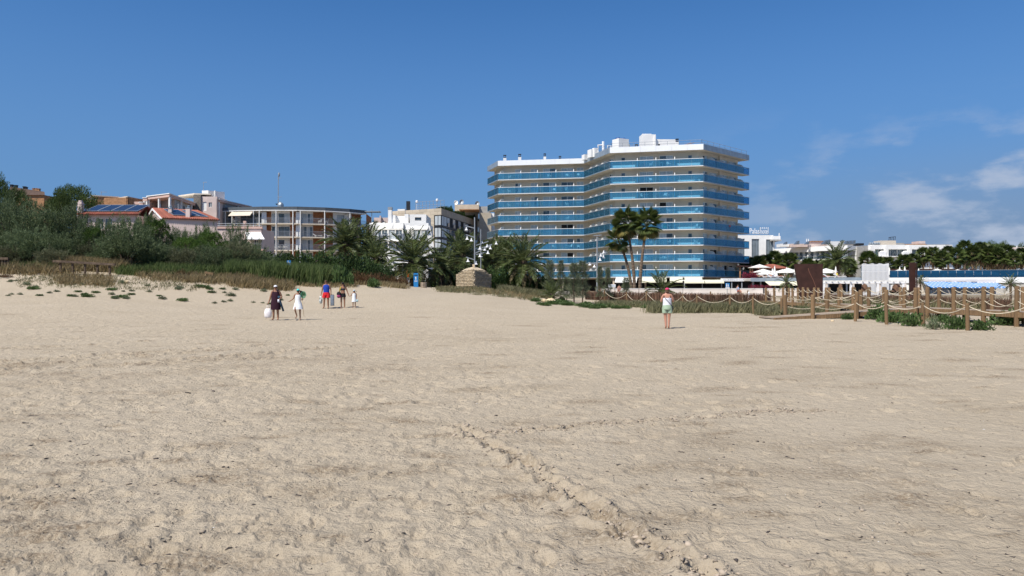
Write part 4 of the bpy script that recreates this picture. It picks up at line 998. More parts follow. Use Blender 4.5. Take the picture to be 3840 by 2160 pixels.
for (u0, u1, bays, dy) in ((1385, 1455, [(1405, 1430), (1432, 1454)], 1.5), (1455, 1512, [(1458, 1482), (1484, 1508)], 0), (1516, 1606, [(1552, 1578), (1580, 1604)], .8)):
    fc = Face((PX(u0, Y + dy), Y + dy), (PX(u1, Y + dy), Y + dy)); ops = []
    for b in bays:
        for (va, vb) in ((898, 862), (935, 905)): ops.append((max(.1, fc.su(b[0])), min(fc.L - .1, fc.su(b[1])), PZ(va, Y + dy), PZ(vb, Y + dy)))
    q = M(); fc.wall(q, 0, fc.L, zb, PZ(836, Y + dy), ops); q.box(PX(u0, Y + dy), PX(u1, Y + dy), Y + dy + .25, Y + 8, zb, PZ(836, Y + dy) - .02); q.obj('wall', W['white'], wh)
    for o_ in ops: fc.window(wh, *o_, W['white'], [W['glassdk'], W['curtain'], W['glassdk']], 2)
    q = M(); fc.box(q, 0, fc.L, .02, .9, PZ(903, Y + dy), PZ(900, Y + dy)); q.obj('balcony_slab', W['white'], wh); railing(wh, fc, .1, fc.L - .1, .8, PZ(900, Y + dy), .8, .3, W['white'])
# buttress leaning wall
q = M(); q.hexa([P(1610, 950, Y), P(1632, 950, Y), P(1632, 950, Y + 3), P(1610, 950, Y + 3), P(1600, 846, Y), P(1612, 846, Y), P(1612, 846, Y + 3), P(1600, 846, Y + 3)]); q.obj('buttress', W['white'], wh)
for (u0, u1, vt, vb, dy) in ((1395, 1455, 836, 860, .9), (1455, 1512, 838, 858, -.6), (1524, 1606, 848, 860, .2), (1456, 1508, 898, 905, -.9)):
    q = M(); n = 14; y0 = Y + dy
    for i in range(n):
        for j in range(4):
            def cp(i, j):
                u = u0 + (u1 - u0) * i / n; k = j / 4; s_ = math.sin(i * 1.9) * .06 * k + .1 * math.sin(i * .7)
                return (PX(u, y0), y0 - .25 - .5 * k - s_, PZ(vt + (vb - vt) * k, y0) + .07 * math.sin(i * 1.3 + j))
            q.quad(cp(i, j), cp(i + 1, j), cp(i + 1, j + 1), cp(i, j + 1))
    q.obj('draped_sunshade', W['fabric'], wh, True)

# --- stone clad block with black steel bays
st = thing('stone_clad_block', 'beige stone clad apartment block with black steel window bays and roof garden', 'building', at(1650, 180))
A, B, C = Vector((PX(1469, 182), 182)), Vector((PX(1655, 175), 175)), Vector((PX(1853, 226), 226))
FL_, FR_ = Face(A, B), Face(B, C); zb = 2.0; zt = PZ(780.5, 175); zo = PZ(806, 175)
s0 = FL_.su(1628)
# masonry courses on the front, panel by panel
q = M(); FL_.wall(q, 0, s0, zb, zt, [], .2); FL_.wall(q, s0, FL_.L, zo, zt, [], .2); FR_.wall(q, 0, FR_.L, zo, zt, [], .2); q.add([(*A, zt), (*B, zt), (*C, zt), (C.x - 20, C.y + 8, zt)], [(0, 1, 2, 3)]); wl = q.obj('wall', W['stone'], st)
rows = 10; hh = (zt - PZ(900, 175)) / rows
SP = M().box(0, 1, -.04, .0, 0, 1).mesh('cladding_panel'); SP.materials.append(W['stone']); ang = math.atan2(FL_.d.y, FL_.d.x)
for r_ in range(rows):
    z0 = zt - (r_ + 1) * hh; lim = FL_.L if z0 > zo else s0; nn = 7
    w = FL_.L / nn
    for k in range(nn + 1):
        a0 = max(0, (k - .5 * (r_ % 2)) * w); a1 = min(lim, (k + 1 - .5 * (r_ % 2)) * w)
        if a1 - a0 < .3: continue
        inst('cladding_panel', SP, wl, FL_.pt(a0 + .015, .0, z0 + .015), (0, 0, ang), (a1 - a0 - .03, 1, hh - .03))
for fl in range(4):
    z1 = zo - fl * 2.78; z0 = z1 - 2.78
    q = M(); FL_.box(q, s0, FL_.L + .05, -.6, .04, z0 - .02, z0 + .3); FR_.box(q, -.02, FR_.L, -.6, .06, z0 - .02, z0 + .3); q.obj('floor_band', W['dark'], st)
    FL_.window(st, s0, FL_.L, z0 + .3, z1 - .02, W['dark'], [W['curtain']], 2, -.1, .14)
    n = 11; w = FR_.L / n
    for i in range(n):
        FR_.window(st, i * w, (i + 1) * w, z0 + .3, z1 - .02, W['dark'], [W['glassdk'], W['black'], W['curtain']] if i else [W['curtain']], 2, -.1, .14)
        if i: q = M(); FR_.box(q, i * w + .4, i * w + 1.6, .0, .1, z0 + .4, z0 + 1.35); q.obj('balcony_panel', W['slab'], st)
q = M(); q.prism([tuple(A), tuple(B + Vector((-.3, .6))), tuple(C), (C.x - 18, C.y + 6)], zb, zo - .05); q.obj('core', W['black'], st)
q = M(); q.cbox(P(1531, 790, 184), .9, .9, PZ(755, 184) - PZ(790, 184)); q.obj('flue', W['dark'], st)
q = M(); q.tube([P(1520, 806, 176), P(1520, 776, 176)], .06, 5); q.obj('antenna', W['steel'], st)
q = M(); q.box(PX(1491, 183), PX(1518, 183), 183, 185, zt, PZ(784, 183)); q.obj('skylight', W['white'], st)
rr_ = M(); f_ = Face(A - FL_.n * 1.2, B - FL_.n * 1.2)
for z_ in (.55, 1.1, 2.0): f_.box(rr_, f_.L * .43, f_.L, -.03, .03, zt + z_, zt + z_ + .06)
for k in range(9): a_ = f_.L * (.43 + .57 * k / 8); f_.box(rr_, a_ - .04, min(f_.L, a_ + .04), -.03, .03, zt, zt + 2.0)
rr_.obj('roof_railing', W['steel'], st)
# beige penthouses behind
Y = 205; ph = thing('beige_penthouse', 'beige stepped penthouse block with dishes behind the stone clad building', 'building', at(1780, Y))
for u0, u1, v0, v1, y0, m in ((1705, 1796, 767, 790, 200, 'stone'), (1796, 1836, 774, 800, 203, 'greywall'), (1797, 1842, 798, 900, 199, 'stone'), (1842, 1853, 800, 900, 200, 'white'), (1710, 1790, 790, 900, 206, 'greywall')):
    q = M(); q.box(PX(u0, y0), PX(u1, y0), y0, y0 + 8, PZ(v1, y0), PZ(v0, y0)); q.obj('wall', W[m], ph)
q = M(); q.box(PX(1725, 198), PX(1798, 198), 194, 199.5, PZ(793, 198), PZ(790, 198)); q.obj('canopy', W['brick'], ph)
for u, v, s_ in ((1708, 760, .7), (1729, 758, .8), (1788, 764, .8)):
    q = M(); q.lathe([(.02, -.1), (s_ * .6, 0), (s_, .3), (s_ * .98, .34)], (0, 0, 0), 12); q2 = M()
    for x, y, z in q.v: q2.v.append((x * .8 + z * .5, -z + y * .3, y * .9))
    q2.f = q.f; c = P(u, v, 203); q2.v = [(x + c.x, y + c.y, z + c.z) for x, y, z in q2.v]; q2.tube([c, c + Vector((0, .3, -.9))], .06, 5); q2.obj('satellite_dish', W['steel'] if u > 1720 else W['white'], ph)

# ------------------------------------------------------------------ white hotel far right
def flatbox(parent, nm, u0, u1, v0, v1, y0, dep, m): q = M(); q.box(PX(u0, y0), PX(u1, y0), y0, y0 + dep, PZ(v1, y0), PZ(v0, y0)); return q.obj(nm, m, parent)
Y = 232; tw = thing('white_tower_wing', 'white hotel tower wing with tall grey glazed strips and a rooftop sign', 'building', at(2850, Y))
fc = Face((PX(2700, Y), Y), (PX(2900, Y), Y)); ops = [(fc.su(a), fc.su(b), PZ(980, Y), PZ(v, Y)) for a, b, v in ((2766, 2793, 895), (2819, 2847, 896), (2873, 2899.5, 898))]
q = M(); fc.wall(q, 0, fc.L, 1, PZ(882, Y), ops, .4); fc.box(q, 0, fc.L, -12, -.6, 1, PZ(882, Y) - .1); q.obj('wall', W['white'], tw)
for o_ in ops: fc.window(tw, *o_, W['alu'], mat('grey_glazing', (.16, .19, .21), .15, .2, .5), 3, -.25, .12)
flatbox(tw, 'roof_corner', 2898, 2927, 885, 898, Y - 1, 8, W['white']); flatbox(tw, 'roof_soffit', 2896, 2931, 898.5, 903, Y - 2, 8, W['greywall']); flatbox(tw, 'end_pier', 2899.8, 2906, 903.2, 990, Y, 6, W['white'])
flatbox(tw, 'side_balcony', 2906.2, 2930, 934, 938, Y - 1, 5, W['white']); railing(tw, Face((PX(2907, Y - 1), Y - 1), (PX(2930, Y - 1), Y - 1)), 0, 1.9, 0, PZ(934, Y - 1), .8, .25)
q = M(); q.tube([P(2922, 885, Y), P(2922, 874, Y)], .12, 6); q.obj('roof_vent', W['white'], tw)
# rooftop letters
def letters(txt, size, loc, m, parent, ext=.06, width=None):
    cu = bpy.data.curves.new('letters', 'FONT'); cu.body = txt; cu.size = size; cu.extrude = ext; cu.align_x = 'LEFT'; cu.resolution_u = 3
    t = bpy.data.objects.new('letters_tmp', cu); me = bpy.data.meshes.new_from_object(t); bpy.data.objects.remove(t)
    me.materials.append(m); o = bpy.data.objects.new('lettering', me); COL.objects.link(o); o.parent = parent
    o.location = Vector(loc) - origin(parent); o.rotation_euler = (R(90), 0, 0)
    if width: xs = [v.co.x for v in me.vertices]; o.scale = (width / (max(xs) - min(xs)), 1, 1)
    return o
sg = thing('rooftop_sign', 'white rooftop lettering reading Palas hotel with five stars above', 'sign', P(2850, 882, Y + 1))
letters('Palas', 21 / F * Y * 1.38, P(2810, 876, Y + .5), W['signwhite'], sg, .06, 37 / F * Y); letters('hotel', 19 / F * Y * 1.38, P(2850.5, 876, Y + .4), W['signwhite'], sg, .03, 30 / F * Y)
letters('Cambrils', 17 / F * Y * 1.38, P(2762, 876, Y + .5), W['signwhite'], sg, .03, 44 / F * Y)
fr = M()
for u in (2849, 2881): fr.tube([P(u, 882, Y + .6), P(u, 853, Y + .6)], .07, 5)
fr.tube([P(2849, 862, Y + .6), P(2881, 862, Y + .6)], .04, 5); fr.tube([P(2810, 877, Y + .6), P(2882, 877, Y + .6)], .05, 5); fr.obj('sign_frame', W['steel'], sg)
for k in range(5):
    c = P(2852.5 + k * 7, 855, Y + .5); vs_ = []
    for s_ in (-.05, .05):
        for i in range(10): a = math.pi / 2 + i * math.pi / 5; r_ = .26 if i % 2 == 0 else .12; vs_.append((c.x + r_ * math.cos(a), c.y + s_, c.z + r_ * math.sin(a)))
    q = M(); q.add(vs_, [tuple(range(10)), tuple(range(10, 20))[::-1]] + [(i, (i + 1) % 10, (i + 1) % 10 + 10, i + 10) for i in range(10)]); q.obj('star', W['signwhite'], sg)

Y = 215; wg = thing('white_balcony_wing', 'long white hotel wing with a shaded row of balconies under a deep roof band', 'building', at(3050, Y))
A, B, C = Vector((PX(2905, Y + 12), Y + 12)), Vector((PX(3178, Y - 6), Y - 6)), Vector((PX(3215, Y + 2), Y + 2))
f1, f2 = Face(A, B), Face(B, C); zt = PZ(920, B.y); zf1 = PZ(968, B.y); zf0 = zf1 - 3.2
q = M()
for fc in (f1, f2): fc.box(q, 0, fc.L, -9, .0, zt - 1.35, zt)
q.obj('roof_band', W['white'], wg)
fi_ = Face(A - f1.n * 2.2, B - f1.n * 2.2 - f1.d * 1.0); n = 13; w = fi_.L / n
for z0 in (zf1, zf0):
    ops = [(i * w + .35, (i + 1) * w - .35, z0 + .1, z0 + 2.5) for i in range(n)]
    q = M(); fi_.wall(q, 0, fi_.L, z0 - .2, z0 + 3.2, ops); q.obj('back_wall', W['white'], wg)
    for o_ in ops: fi_.window(wg, *o_, W['alu'], [W['glassdk'], W['curtain'], W['glassdk']], 2)
q = M(); fi_.box(q, -1, fi_.L + .8, -8, -.4, 1, zt - .2); q.obj('core', W['greywall'], wg)
q = M(); f1.box(q, 0, f1.L, -2.2, .1, zf1 - .3, zf1); q.obj('balcony_slab', W['white'], wg)
q = M(); f1.box(q, 0, f1.L, -.02, .02, zf1 + .1, zf1 + .85); q.obj('glass_rail', G_CLEAR, wg)
railing(wg, f1, 0, f1.L, .05, zf1, .95, 2.4, W['white'])
for i in range(0, n, 2): q = M(); f1.box(q, i * f1.L / n, i * f1.L / n + .3, -2.2, -.3, zf1, zf1 + 1.35); q.obj('divider', W['white'], wg)
f2_ = Face(B - f2.n * .3, C - f2.n * .3); o_ = (f2_.L * .3, f2_.L * .75, zf1 + .8, zf1 + 2.6)
flatbox(wg, 'angled_wall', 3186, 3252, 925, 1010, Y - 3, 6, W['white'])
fw = Face((PX(3190, Y - 3.1), Y - 3.1), (PX(3252, Y - 3.1), Y - 3.1)); fw.window(wg, fw.su(3219), fw.su(3240), PZ(958, Y), PZ(938, Y), W['white'], W['glassdk'], 2, .08)
for (u0, u1, v0, v1, dy, m) in ((2930, 2960, 914, 925, 4, 'white'), (2968, 3100, 914, 926, 3, 'pinkpale'), (3045, 3088, 905, 915, 5, 'pinkpale'), (3043, 3090, 903, 905, 4.5, 'brick'), (3117, 3160, 905, 921, 2, 'white'), (3160, 3200, 903, 921, 6, 'greywall'), (3215, 3240, 912, 920, 5, 'dark')):
    flatbox(wg, 'roof_cabin', u0, u1, v0, v1, Y + dy, 4, W[m])
for u in (3025, 3032): q = M(); q.tube([P(u, 916, Y + 2), P(u, 896, Y + 2)], .14, 6); q.obj('flue', W['signwhite'], wg)
for u, s_ in ((2950, 1), (2994, 1.4), (3032, 1.2), (3098, 1.6), (3109, 1.8), (3190, 1.5), (3204, 1.6), (3178, 1.4)):
    c = P(u, 916, Y); q = M(); q.hexa([c + Vector((-s_ * .6, 0, 0)), c + Vector((s_ * .2, 0, 0)), c + Vector((s_ * .2, 1.6, 0)), c + Vector((-s_ * .6, 1.6, 0)), c + Vector((s_ * .1, .2, s_ * .75)), c + Vector((s_ * .3, .2, s_ * .75)), c + Vector((s_ * .3, 1.8, s_ * .75)), c + Vector((s_ * .1, 1.8, s_ * .75))]); q.obj('solar_collector', W['solar2'], wg)

Y = 205; w2 = thing('white_loggia_wing', 'white hotel wing with wide framed loggias and planters beside the palms', 'building', at(3420, Y))
fc = Face((PX(3255, Y), Y), (PX(3572, Y), Y)); zt, z1, z0 = PZ(918, Y), PZ(930, Y), PZ(960, Y)
ops = [(fc.su(a), fc.su(b), z0, PZ(934, Y)) for a, b in ((3281, 3315), (3322, 3402), (3410, 3465), (3475, 3540))]
q = M(); fc.wall(q, 0, fc.L, 1, zt, ops, 1.6); q.obj('wall', W['white'], w2)
q = M(); fc.box(q, .05, fc.L - .05, -8, -1.75, 1, zt - .1); q.obj('core', W['greywall'], w2)
for o_ in ops: fc.window(w2, *o_, W['white'], [W['glassdk'], mat('teal_pane', (.13, .22, .23), .1, .3, 1)], 3, -1.55, .1)
for a in (3262, 3316, 3403): q = M(); fc.box(q, fc.su(a), fc.su(a) + .55, .0, 1.3, 1, PZ(922, Y)); q.obj('fin_wall', W['white'], w2)
q = M(); fc.box(q, fc.su(3270), fc.su(3560), .0, 1.6, PZ(964, Y), PZ(961, Y)); q.obj('balcony_slab', W['white'], w2)
for u in (3303, 3389): q = M(); c = fc.pt(fc.su(u), .9, PZ(961, Y)); q.cbox(c, 1.7, .9, 1.1); q.ball((c[0], c[1], c[2] + 1.15), .85, .5, .3, 8, 4); q.obj('covered_planter', W['signwhite'], w2)
for (u0, u1, v0, v1, m) in ((3302, 3360, 902, 919, 'slab'), (3360, 3392, 911, 919, 'greywall'), (3398, 3475, 914.5, 919, 'brick'), (3447, 3470, 904, 914, 'pinkpale'), (3472, 3560, 916, 919, 'steel')): flatbox(w2, 'roof_cabin', u0, u1, v0, v1, Y + 3, 4, W[m])
q = M()
for u in (3333, 3338, 3344, 3350, 3356): q.bar(P(u, 902, Y + 4), P(u + 2, 889 - (u - 3333) * .1, Y + 4), .1, .1)
q.bar(P(3332, 891, Y + 4), P(3357, 887, Y + 4), .1, .1); q.obj('antenna_rack', W['dark'], w2)
for u in (3262, 3270, 3280, 3288, 3296): q = M(); q.ball(P(u, 914, Y + 3), .3, .6, .4, 8, 5); q.obj('water_cylinder', W['alu'], w2)
# old wall far right
fw_ = thing('masonry_house', 'weathered masonry house wall rising over the palms at the hill', 'house', at(3815, 215)); flatbox(fw_, 'wall', 3794, 3900, 935, 990, 215, 8, W['greywall']); flatbox(fw_, 'parapet', 3793, 3900, 927, 934.8, 215.2, 8, W['pinkpale']); flatbox(fw_, 'post', 3813, 3816, 921, 934, 214.9, .25, W['white'])

# ------------------------------------------------------------------ promenade restaurants and pool terrace
# raised terrace with its front wall
ZT = 3.35
tr = thing('pool_terrace', 'raised pool terrace with grey roof edge above the promenade restaurants', 'terrace', (38, 122, 1))
q = M(); q.prism([(PX(2790, 118), 118), (PX(3850, 106), 106), (PX(3850, 106) + 40, 104), (PX(3850, 106) + 40, 170), (PX(2790, 150), 150)], ZT - .35, ZT); q.obj('terrace_deck', W['concrete'], tr)
fT = Face((PX(2815, 117.8), 117.8), (PX(3850, 105.9), 105.9))
q = M(); fT.box(q, 0, fT.su(3330), -.1, .15, ZT - .45, ZT + .12); q.obj('edge_band', W['alu'], tr)
q = M(); fT.box(q, fT.su(3330), fT.L, -.1, .15, ZT - .75, ZT + .05); q.obj('white_band', W['white'], tr)
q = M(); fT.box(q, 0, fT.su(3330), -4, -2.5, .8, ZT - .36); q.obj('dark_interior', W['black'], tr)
q = M(); fT.box(q, fT.su(3700), fT.L, -1.0, -.02, .8, ZT - .4); fT.box(q, fT.su(3330), fT.su(3455), -1.0, -.06, 2.4, ZT - .4); q.obj('rear_wall', W['concrete'], tr)
for u in (2822, 2850, 2905, 2960, 3105, 3175, 3255, 3325): q = M(); s_ = fT.su(u); fT.box(q, s_, s_ + .22, -1.2, -.9, .8, ZT - .37); q.obj('column', W['steel'], tr)
# restaurant front by the hotel corner
rs = thing('promenade_restaurant', 'low white promenade restaurant with fascia board and dark glazed front', 'restaurant', (34, 121, 1))
f_ = Face((PX(2560, 121), 121), (PX(2832, 118.5), 118.5))
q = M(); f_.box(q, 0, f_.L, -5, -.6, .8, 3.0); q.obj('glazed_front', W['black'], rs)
q = M(); f_.box(q, 0, f_.L, -6, .2, 3.02, 3.2); q.obj('roof', W['white'], rs)
q = M(); f_.box(q, f_.su(2702), f_.L, .21, .3, 2.95, 3.4); bd = q.obj('fascia_board', W['signwhite'], rs)
for u in (2565, 2632, 2704, 2742, 2780, 2820): q = M(); s_ = f_.su(u); f_.box(q, s_, s_ + .15, -.1, .1, .8, 3.0); q.obj('column', W['steel'], rs)
for k, (a, b) in enumerate(((2566, 2640), (2642, 2712))): awning('cream_awning', 'cream awning over the restaurant front ' + ('nearer the fan palms' if k == 0 else 'beside the blue traffic sign'), f_.pt(f_.su(a), .25, 0)[:2], f_.pt(f_.su(b), .25, 0)[:2], 3.2, f_.pt(f_.su(a), 2.6, 0)[:2], f_.pt(f_.su(b), 2.6, 0)[:2], 2.75, W['cream'], .15)
for k, (a, b, lab) in enumerate(((2868, 2945, 'cream awning sloping out under the grey terrace edge'), (2955, 2995, 'short cream awning beside the rusty steel plate'))):
    s0, s1 = fT.su(a), fT.su(b); awning('cream_awning', lab, fT.pt(s0, .2, 0)[:2], fT.pt(s1, .2, 0)[:2], 2.9, fT.pt(s0 + .6, 2.4, 0)[:2], fT.pt(s1, 2.4, 0)[:2], 2.35, W['cream'], .12)
# small lettering strip on the fascia
lm = M(); a_ = f_.su(2712)
for k in range(16):
    w_ = random.uniform(.08, .2); f_.box(lm, a_, a_ + w_, .305, .31, 3.08, 3.08 + random.uniform(.12, .2)); a_ += w_ + random.uniform(.05, .12)
lm.obj('worn_lettering', W['steel'], rs)

# pool glass screen
gs = thing('pool_glass_screen', 'long dark blue glass screen along the pool terrace', 'glass screen', fT.pt(fT.su(3560), .05, ZT + .05))
ang = math.atan2(fT.d.y, fT.d.x); s0, s1 = fT.su(3336), fT.L; n = 16; w = (s1 - s0) / n
GPN = M().box(-.5, .5, -.01, .01, 0, 1).mesh('glass_panel'); GPN.materials.append(G_NAVY)
for i in range(n): inst('glass_panel', GPN, gs, fT.pt(s0 + (i + .5) * w, .06, ZT + .06), (0, 0, ang), (w - .02, 1, 1.02))
q = M(); fT.box(q, s0, s1, .03, .09, ZT + 1.085, ZT + 1.13); q.obj('handrail', W['alu'], gs)

# striped beach bar awnings
def stripemat():
    m = mat('blue_stripe_canvas', (.75, .78, .80), .9, .04, 3); t = m.node_tree; b = t.nodes['Principled BSDF']
    wv = t.nodes.new('ShaderNodeTexWave'); wv.wave_profile = 'SAW'; wv.bands_direction = 'X'; wv.inputs['Scale'].default_value = 0.62; wv.inputs['Distortion'].default_value = 0
    tc_ = t.nodes.new('ShaderNodeTexCoord'); t.links.new(tc_.outputs['Object'], wv.inputs[0])
    mr = t.nodes.new('ShaderNodeMath'); mr.operation = 'GREATER_THAN'; mr.inputs[1].default_value = .32; t.links.new(wv.outputs['Fac'], mr.inputs[0])
    mixn = t.nodes.new('ShaderNodeMixRGB'); mixn.inputs[1].default_value = (.74, .78, .82, 1); mixn.inputs[2].default_value = (.06, .24, .58, 1)
    t.links.new(mr.outputs[0], mixn.inputs[0]); t.links.new(mixn.outputs[0], b.inputs['Base Color']); return m
SM = stripemat()
YA = 98
bar_ = thing('beach_bar', 'white beach bar kiosk under blue striped awnings', 'kiosk', (PX(3600, YA), YA + 2, .8))
fB = Face((PX(3448, YA + 3.2), YA + 3.2), (PX(3735, YA + 2.6), YA + 2.6)); ops = [(fB.su(a), fB.su(b), 1.5, 2.7) for a, b in ((3475, 3500), (3535, 3570), (3590, 3625), (3640, 3665))]
q = M(); fB.wall(q, 0, fB.L, .6, 3.0, ops, .3); fB.box(q, 0, fB.L, -3, -.4, .6, 2.95); q.obj('wall', W['whitewall'], bar_)
for o_ in ops: fB.window(bar_, *o_, W['white'], [W['glassdk'], W['curtain']], 2, -.2)
q = M(); fB.box(q, fB.su(3452), fB.su(3474), .02, .3, .9, 2.9); q.obj('shutter', W['slab'], bar_)
for k, (a0, a1, b0, b1) in enumerate(((3452, 3545, 3490, 3583), (3546, 3640, 3588, 3680), (3641, 3735, 3682, 3777))):
    awning('striped_awning', ['blue and white striped awning by the tall rusty steel fin', 'middle blue and white striped awning of the beach bar', 'blue and white striped awning beside the small palm'][k],
           (PX(a0, YA + 3), YA + 3), (PX(a1, YA + 2.9), YA + 2.9), PZ(1056 + k * 1.5, YA + 3), (PX(b0, YA - .6), YA - .6), (PX(b1, YA - .7), YA - .7), PZ(1076 + k, YA), SM, .12, group='striped awnings')

# kiosk of white vertical slats and the white pergola
Y = 84; ks = thing('slatted_kiosk', 'tall white kiosk of upright slats beside the pergola', 'kiosk', (PX(3283, Y), Y, .8))
SLAT = M().box(-.5, .5, -.03, .03, 0, 1).mesh('slat'); SLAT.materials.append(W['signwhite'])
zt = PZ(989, Y); zm = PZ(1058, Y); wtot = PX(3334, Y) - PX(3232, Y); n = 22
for i in range(n):
    x = PX(3232, Y) + (i + .5) * wtot / n; inst('slat', SLAT, ks, (x, Y, .8), (0, 0, 0), (wtot / n * .55, 1, zt - .8 + .05 * math.sin(i)))
for i in range(18):
    y_ = Y + .1 + (i + .5) * .13; inst('slat', SLAT, ks, (PX(3334, Y), y_, .8), (0, 0, R(90)), (.08, 1, zt - .8))
q = M()
for zz in (zm, zt - .9, zt - .15): q.box(PX(3232, Y), PX(3334, Y), Y + .04, Y + .1, zz - .04, zz + .04)
q.obj('cross_rail', W['signwhite'], ks)
q = M(); q.box(PX(3236, Y), PX(3332, Y), Y + .45, Y + .5, zm, zt - .1); q.obj('backing_panel', W['alu'], ks)
Y = 74; pg = thing('white_pergola', 'white timber pergola frame behind the boardwalk posts', 'pergola', (PX(3240, Y), Y, .7))
for u in (3090.5, 3191, 3291, 3386): q = M(); q.cbox((PX(u, Y), Y, .6), .2, .2, PZ(1063, Y) - .6); q.obj('post', W['signwhite'], pg)
for u in (3100, 3200, 3300, 3395): q = M(); q.cbox((PX(u, Y + 4), Y + 4, .6), .16, .16, PZ(1063, Y) - .6); q.obj('post', W['whitewall'], pg)
q = M(); q.box(PX(3085, Y), PX(3395, Y), Y - .12, Y + .12, PZ(1063, Y) + .002, PZ(1056, Y)); q.obj('beam', W['signwhite'], pg)
q = M(); q.box(PX(3085, Y), PX(3395, Y), Y + 3.9, Y + 4.1, PZ(1063, Y) + .002, PZ(1057, Y)); q.obj('beam', W['whitewall'], pg)
for k in range(14): u = 3092 + k * 23; q = M(); q.box(PX(u, Y), PX(u, Y) + .09, Y - .3, Y + 4.3, PZ(1056, Y) + .003, PZ(1056, Y) + .12); q.obj('rafter', W['fabric'], pg)
for u, w_ in ((3152, .5), (3242, .75), (3362, 1.0)):          # hanging wicker shades
    t = thing('wicker_lampshade', {3152: 'small brown wicker lampshade under the pergola', 3242: 'larger brown wicker lampshade by the slatted kiosk', 3362: 'wide arched wicker shade by the rusty fin'}[u], 'lampshade', (PX(u, 76), 76, 2.0))
    m = M(); m.lathe([(.06, .5), (w_ * .35, .3), (w_ * .5, -.35), (w_ * .46, -.35), (w_ * .3, .25)], (PX(u, 76), 76, 1.75), 10); m.obj('shade', W['brush'], t); m = M(); m.tube([(PX(u, 76), 76, 2.2), (PX(u, 76), 76, PZ(1060, 76))], .015, 4); m.obj('cord', W['dark'], t)

# corten steel plates
def plate(name, lab, poly, Y, th, groove=None):
    t = thing(name, lab, 'sculpture', (PX(sum(p[0] for p in poly) / len(poly), Y), Y, GZ(PX(poly[0][0], Y), Y))); m = M(); n = len(poly)
    a = [P(u, v, Y) for u, v in poly]; b = [p + Vector((0, th, 0)) for p in a]
    m.add(a + b, [tuple(range(n)), tuple(range(n, 2 * n))[::-1]] + [(i, (i + 1) % n, (i + 1) % n + n, i + n) for i in range(n)]); m.obj('plate', W['corten'], t)
    if groove:
        g = M(); g.tube([P(u, v, Y) + Vector((0, -.03, 0)) for u, v in groove], .025, 5); g.obj('weld_seam', mat('rust_seam', (.2, .09, .06), .8), t)
    return t
plate('corten_plate', 'broad dark rust steel plate tapering downward beside the pergola', [(3006, 1132), (3086, 1132), (3086, 989), (2981, 990)], 68, .35, [(3030, 1006), (3035, 1022), (3050, 1052), (3060, 1080)])
t = thing('corten_fin', 'tall narrow dark rust steel fin beside the striped awnings', 'sculpture', (PX(3425, 63), 63, .5))
m = M(); m.hexa([P(3411, 1140, 63), P(3435, 1140, 63), P(3435, 1140, 63) + Vector((.1, .3, 0)), P(3411, 1140, 63) + Vector((.1, .3, 0)), P(3411, 984, 63), P(3434, 984, 63), P(3434, 984, 63) + Vector((.1, .3, 0)), P(3411, 984, 63) + Vector((.1, .3, 0))]); m.obj('plate', W['corten'], t)
m = M(); m.hexa([P(3436, 1140, 63), P(3440, 1140, 62.5), P(3441, 1140, 64), P(3437, 1140, 64), P(3435, 986, 63), P(3439, 987, 62.5), P(3440, 987, 64), P(3436, 986, 64)]); m.obj('stiffener', W['corten'], t)

# terrace parasols (open and folded), loungers, tile roof pavilion
pv = thing('tile_roof_pavilion', 'pavilion with low red tiled hip roof on the pool terrace', 'pavilion', (PX(2912, 140), 142, ZT))
x0, x1 = PX(2868, 140), PX(2958, 140); ze, zr = PZ(1006, 140), PZ(992, 142)
tile_slope(pv, (x0, 140, ze), (x1, 140, ze), (x1 - 1.7, 143, zr), (x0 + 1.7, 143, zr), 1, .3); tile_slope(pv, (x1, 146, ze), (x0, 146, ze), (x0 + 1.7, 143, zr), (x1 - 1.7, 143, zr), 1, .3)
tile_slope(pv, (x0, 146, ze), (x0, 140, ze), (x0 + 1.7, 143, zr - .01), (x0 + 1.69, 143.02, zr - .01), 1, .3); tile_slope(pv, (x1, 140, ze), (x1, 146, ze), (x1 - 1.69, 143.02, zr - .01), (x1 - 1.7, 143, zr - .01), 1, .3)
for x in (x0 + .4, x1 - .4):
    for y_ in (140.4, 145.6): q = M(); q.cbox((x, y_, ZT), .2, .2, ze - ZT - .1); q.obj('post', W['wood'], pv)
q = M(); q.box(x0 + 1, x1 - 1, 143, 144, ZT, ze - .2); q.obj('back_wall', W['pinkpale'], pv)
pd = thing('dark_pergola', 'dark flat pergola roof beside the hotel corner on the terrace', 'pergola', (PX(2820, 135), 135, ZT))
q = M(); q.hexa([P(2765, 1000, 132), P(2880, 1006, 132), P(2880, 1004, 142), P(2765, 998, 142), P(2765, 996, 132), P(2880, 1003, 132), P(2880, 1001, 142), P(2765, 994, 142)]); q.obj('roof', W['corten'], pd)
for u in (2775, 2813, 2821, 2872): q = M(); q.cbox((PX(u, 132.5), 132.5, ZT), .22, .22, PZ(1003, 132) - ZT); q.obj('post', W['brick'], pd)
pm = M(); n = 8; apex = (0, 0, 2.75); vs_ = [apex]
for k in range(n): a = 2 * math.pi * k / n; vs_.append((1.75 * math.cos(a), 1.75 * math.sin(a), 2.2))
pcan = M().add(vs_, [(0, i + 1, (i + 1) % n + 1) for i in range(n)])
pcan.add([(x, y, z - .03) for x, y, z in vs_], [(0, (i + 1) % n + 1, i + 1) for i in range(n)]); PCAN = pcan.mesh('canopy'); PCAN.materials.append(W['fabric'])
PPOLE = M().tube([(0, 0, 0), (0, 0, 2.8)], .035, 6).mesh('pole'); PPOLE.materials.append(W['steel'])
PRIB = M().add([], [])
for k in range(n): a = 2 * math.pi * k / n; PRIB.bar((.1 * math.cos(a), .1 * math.sin(a), 2.45), (1.0 * math.cos(a), 1.0 * math.sin(a), 2.38), .03, .03)
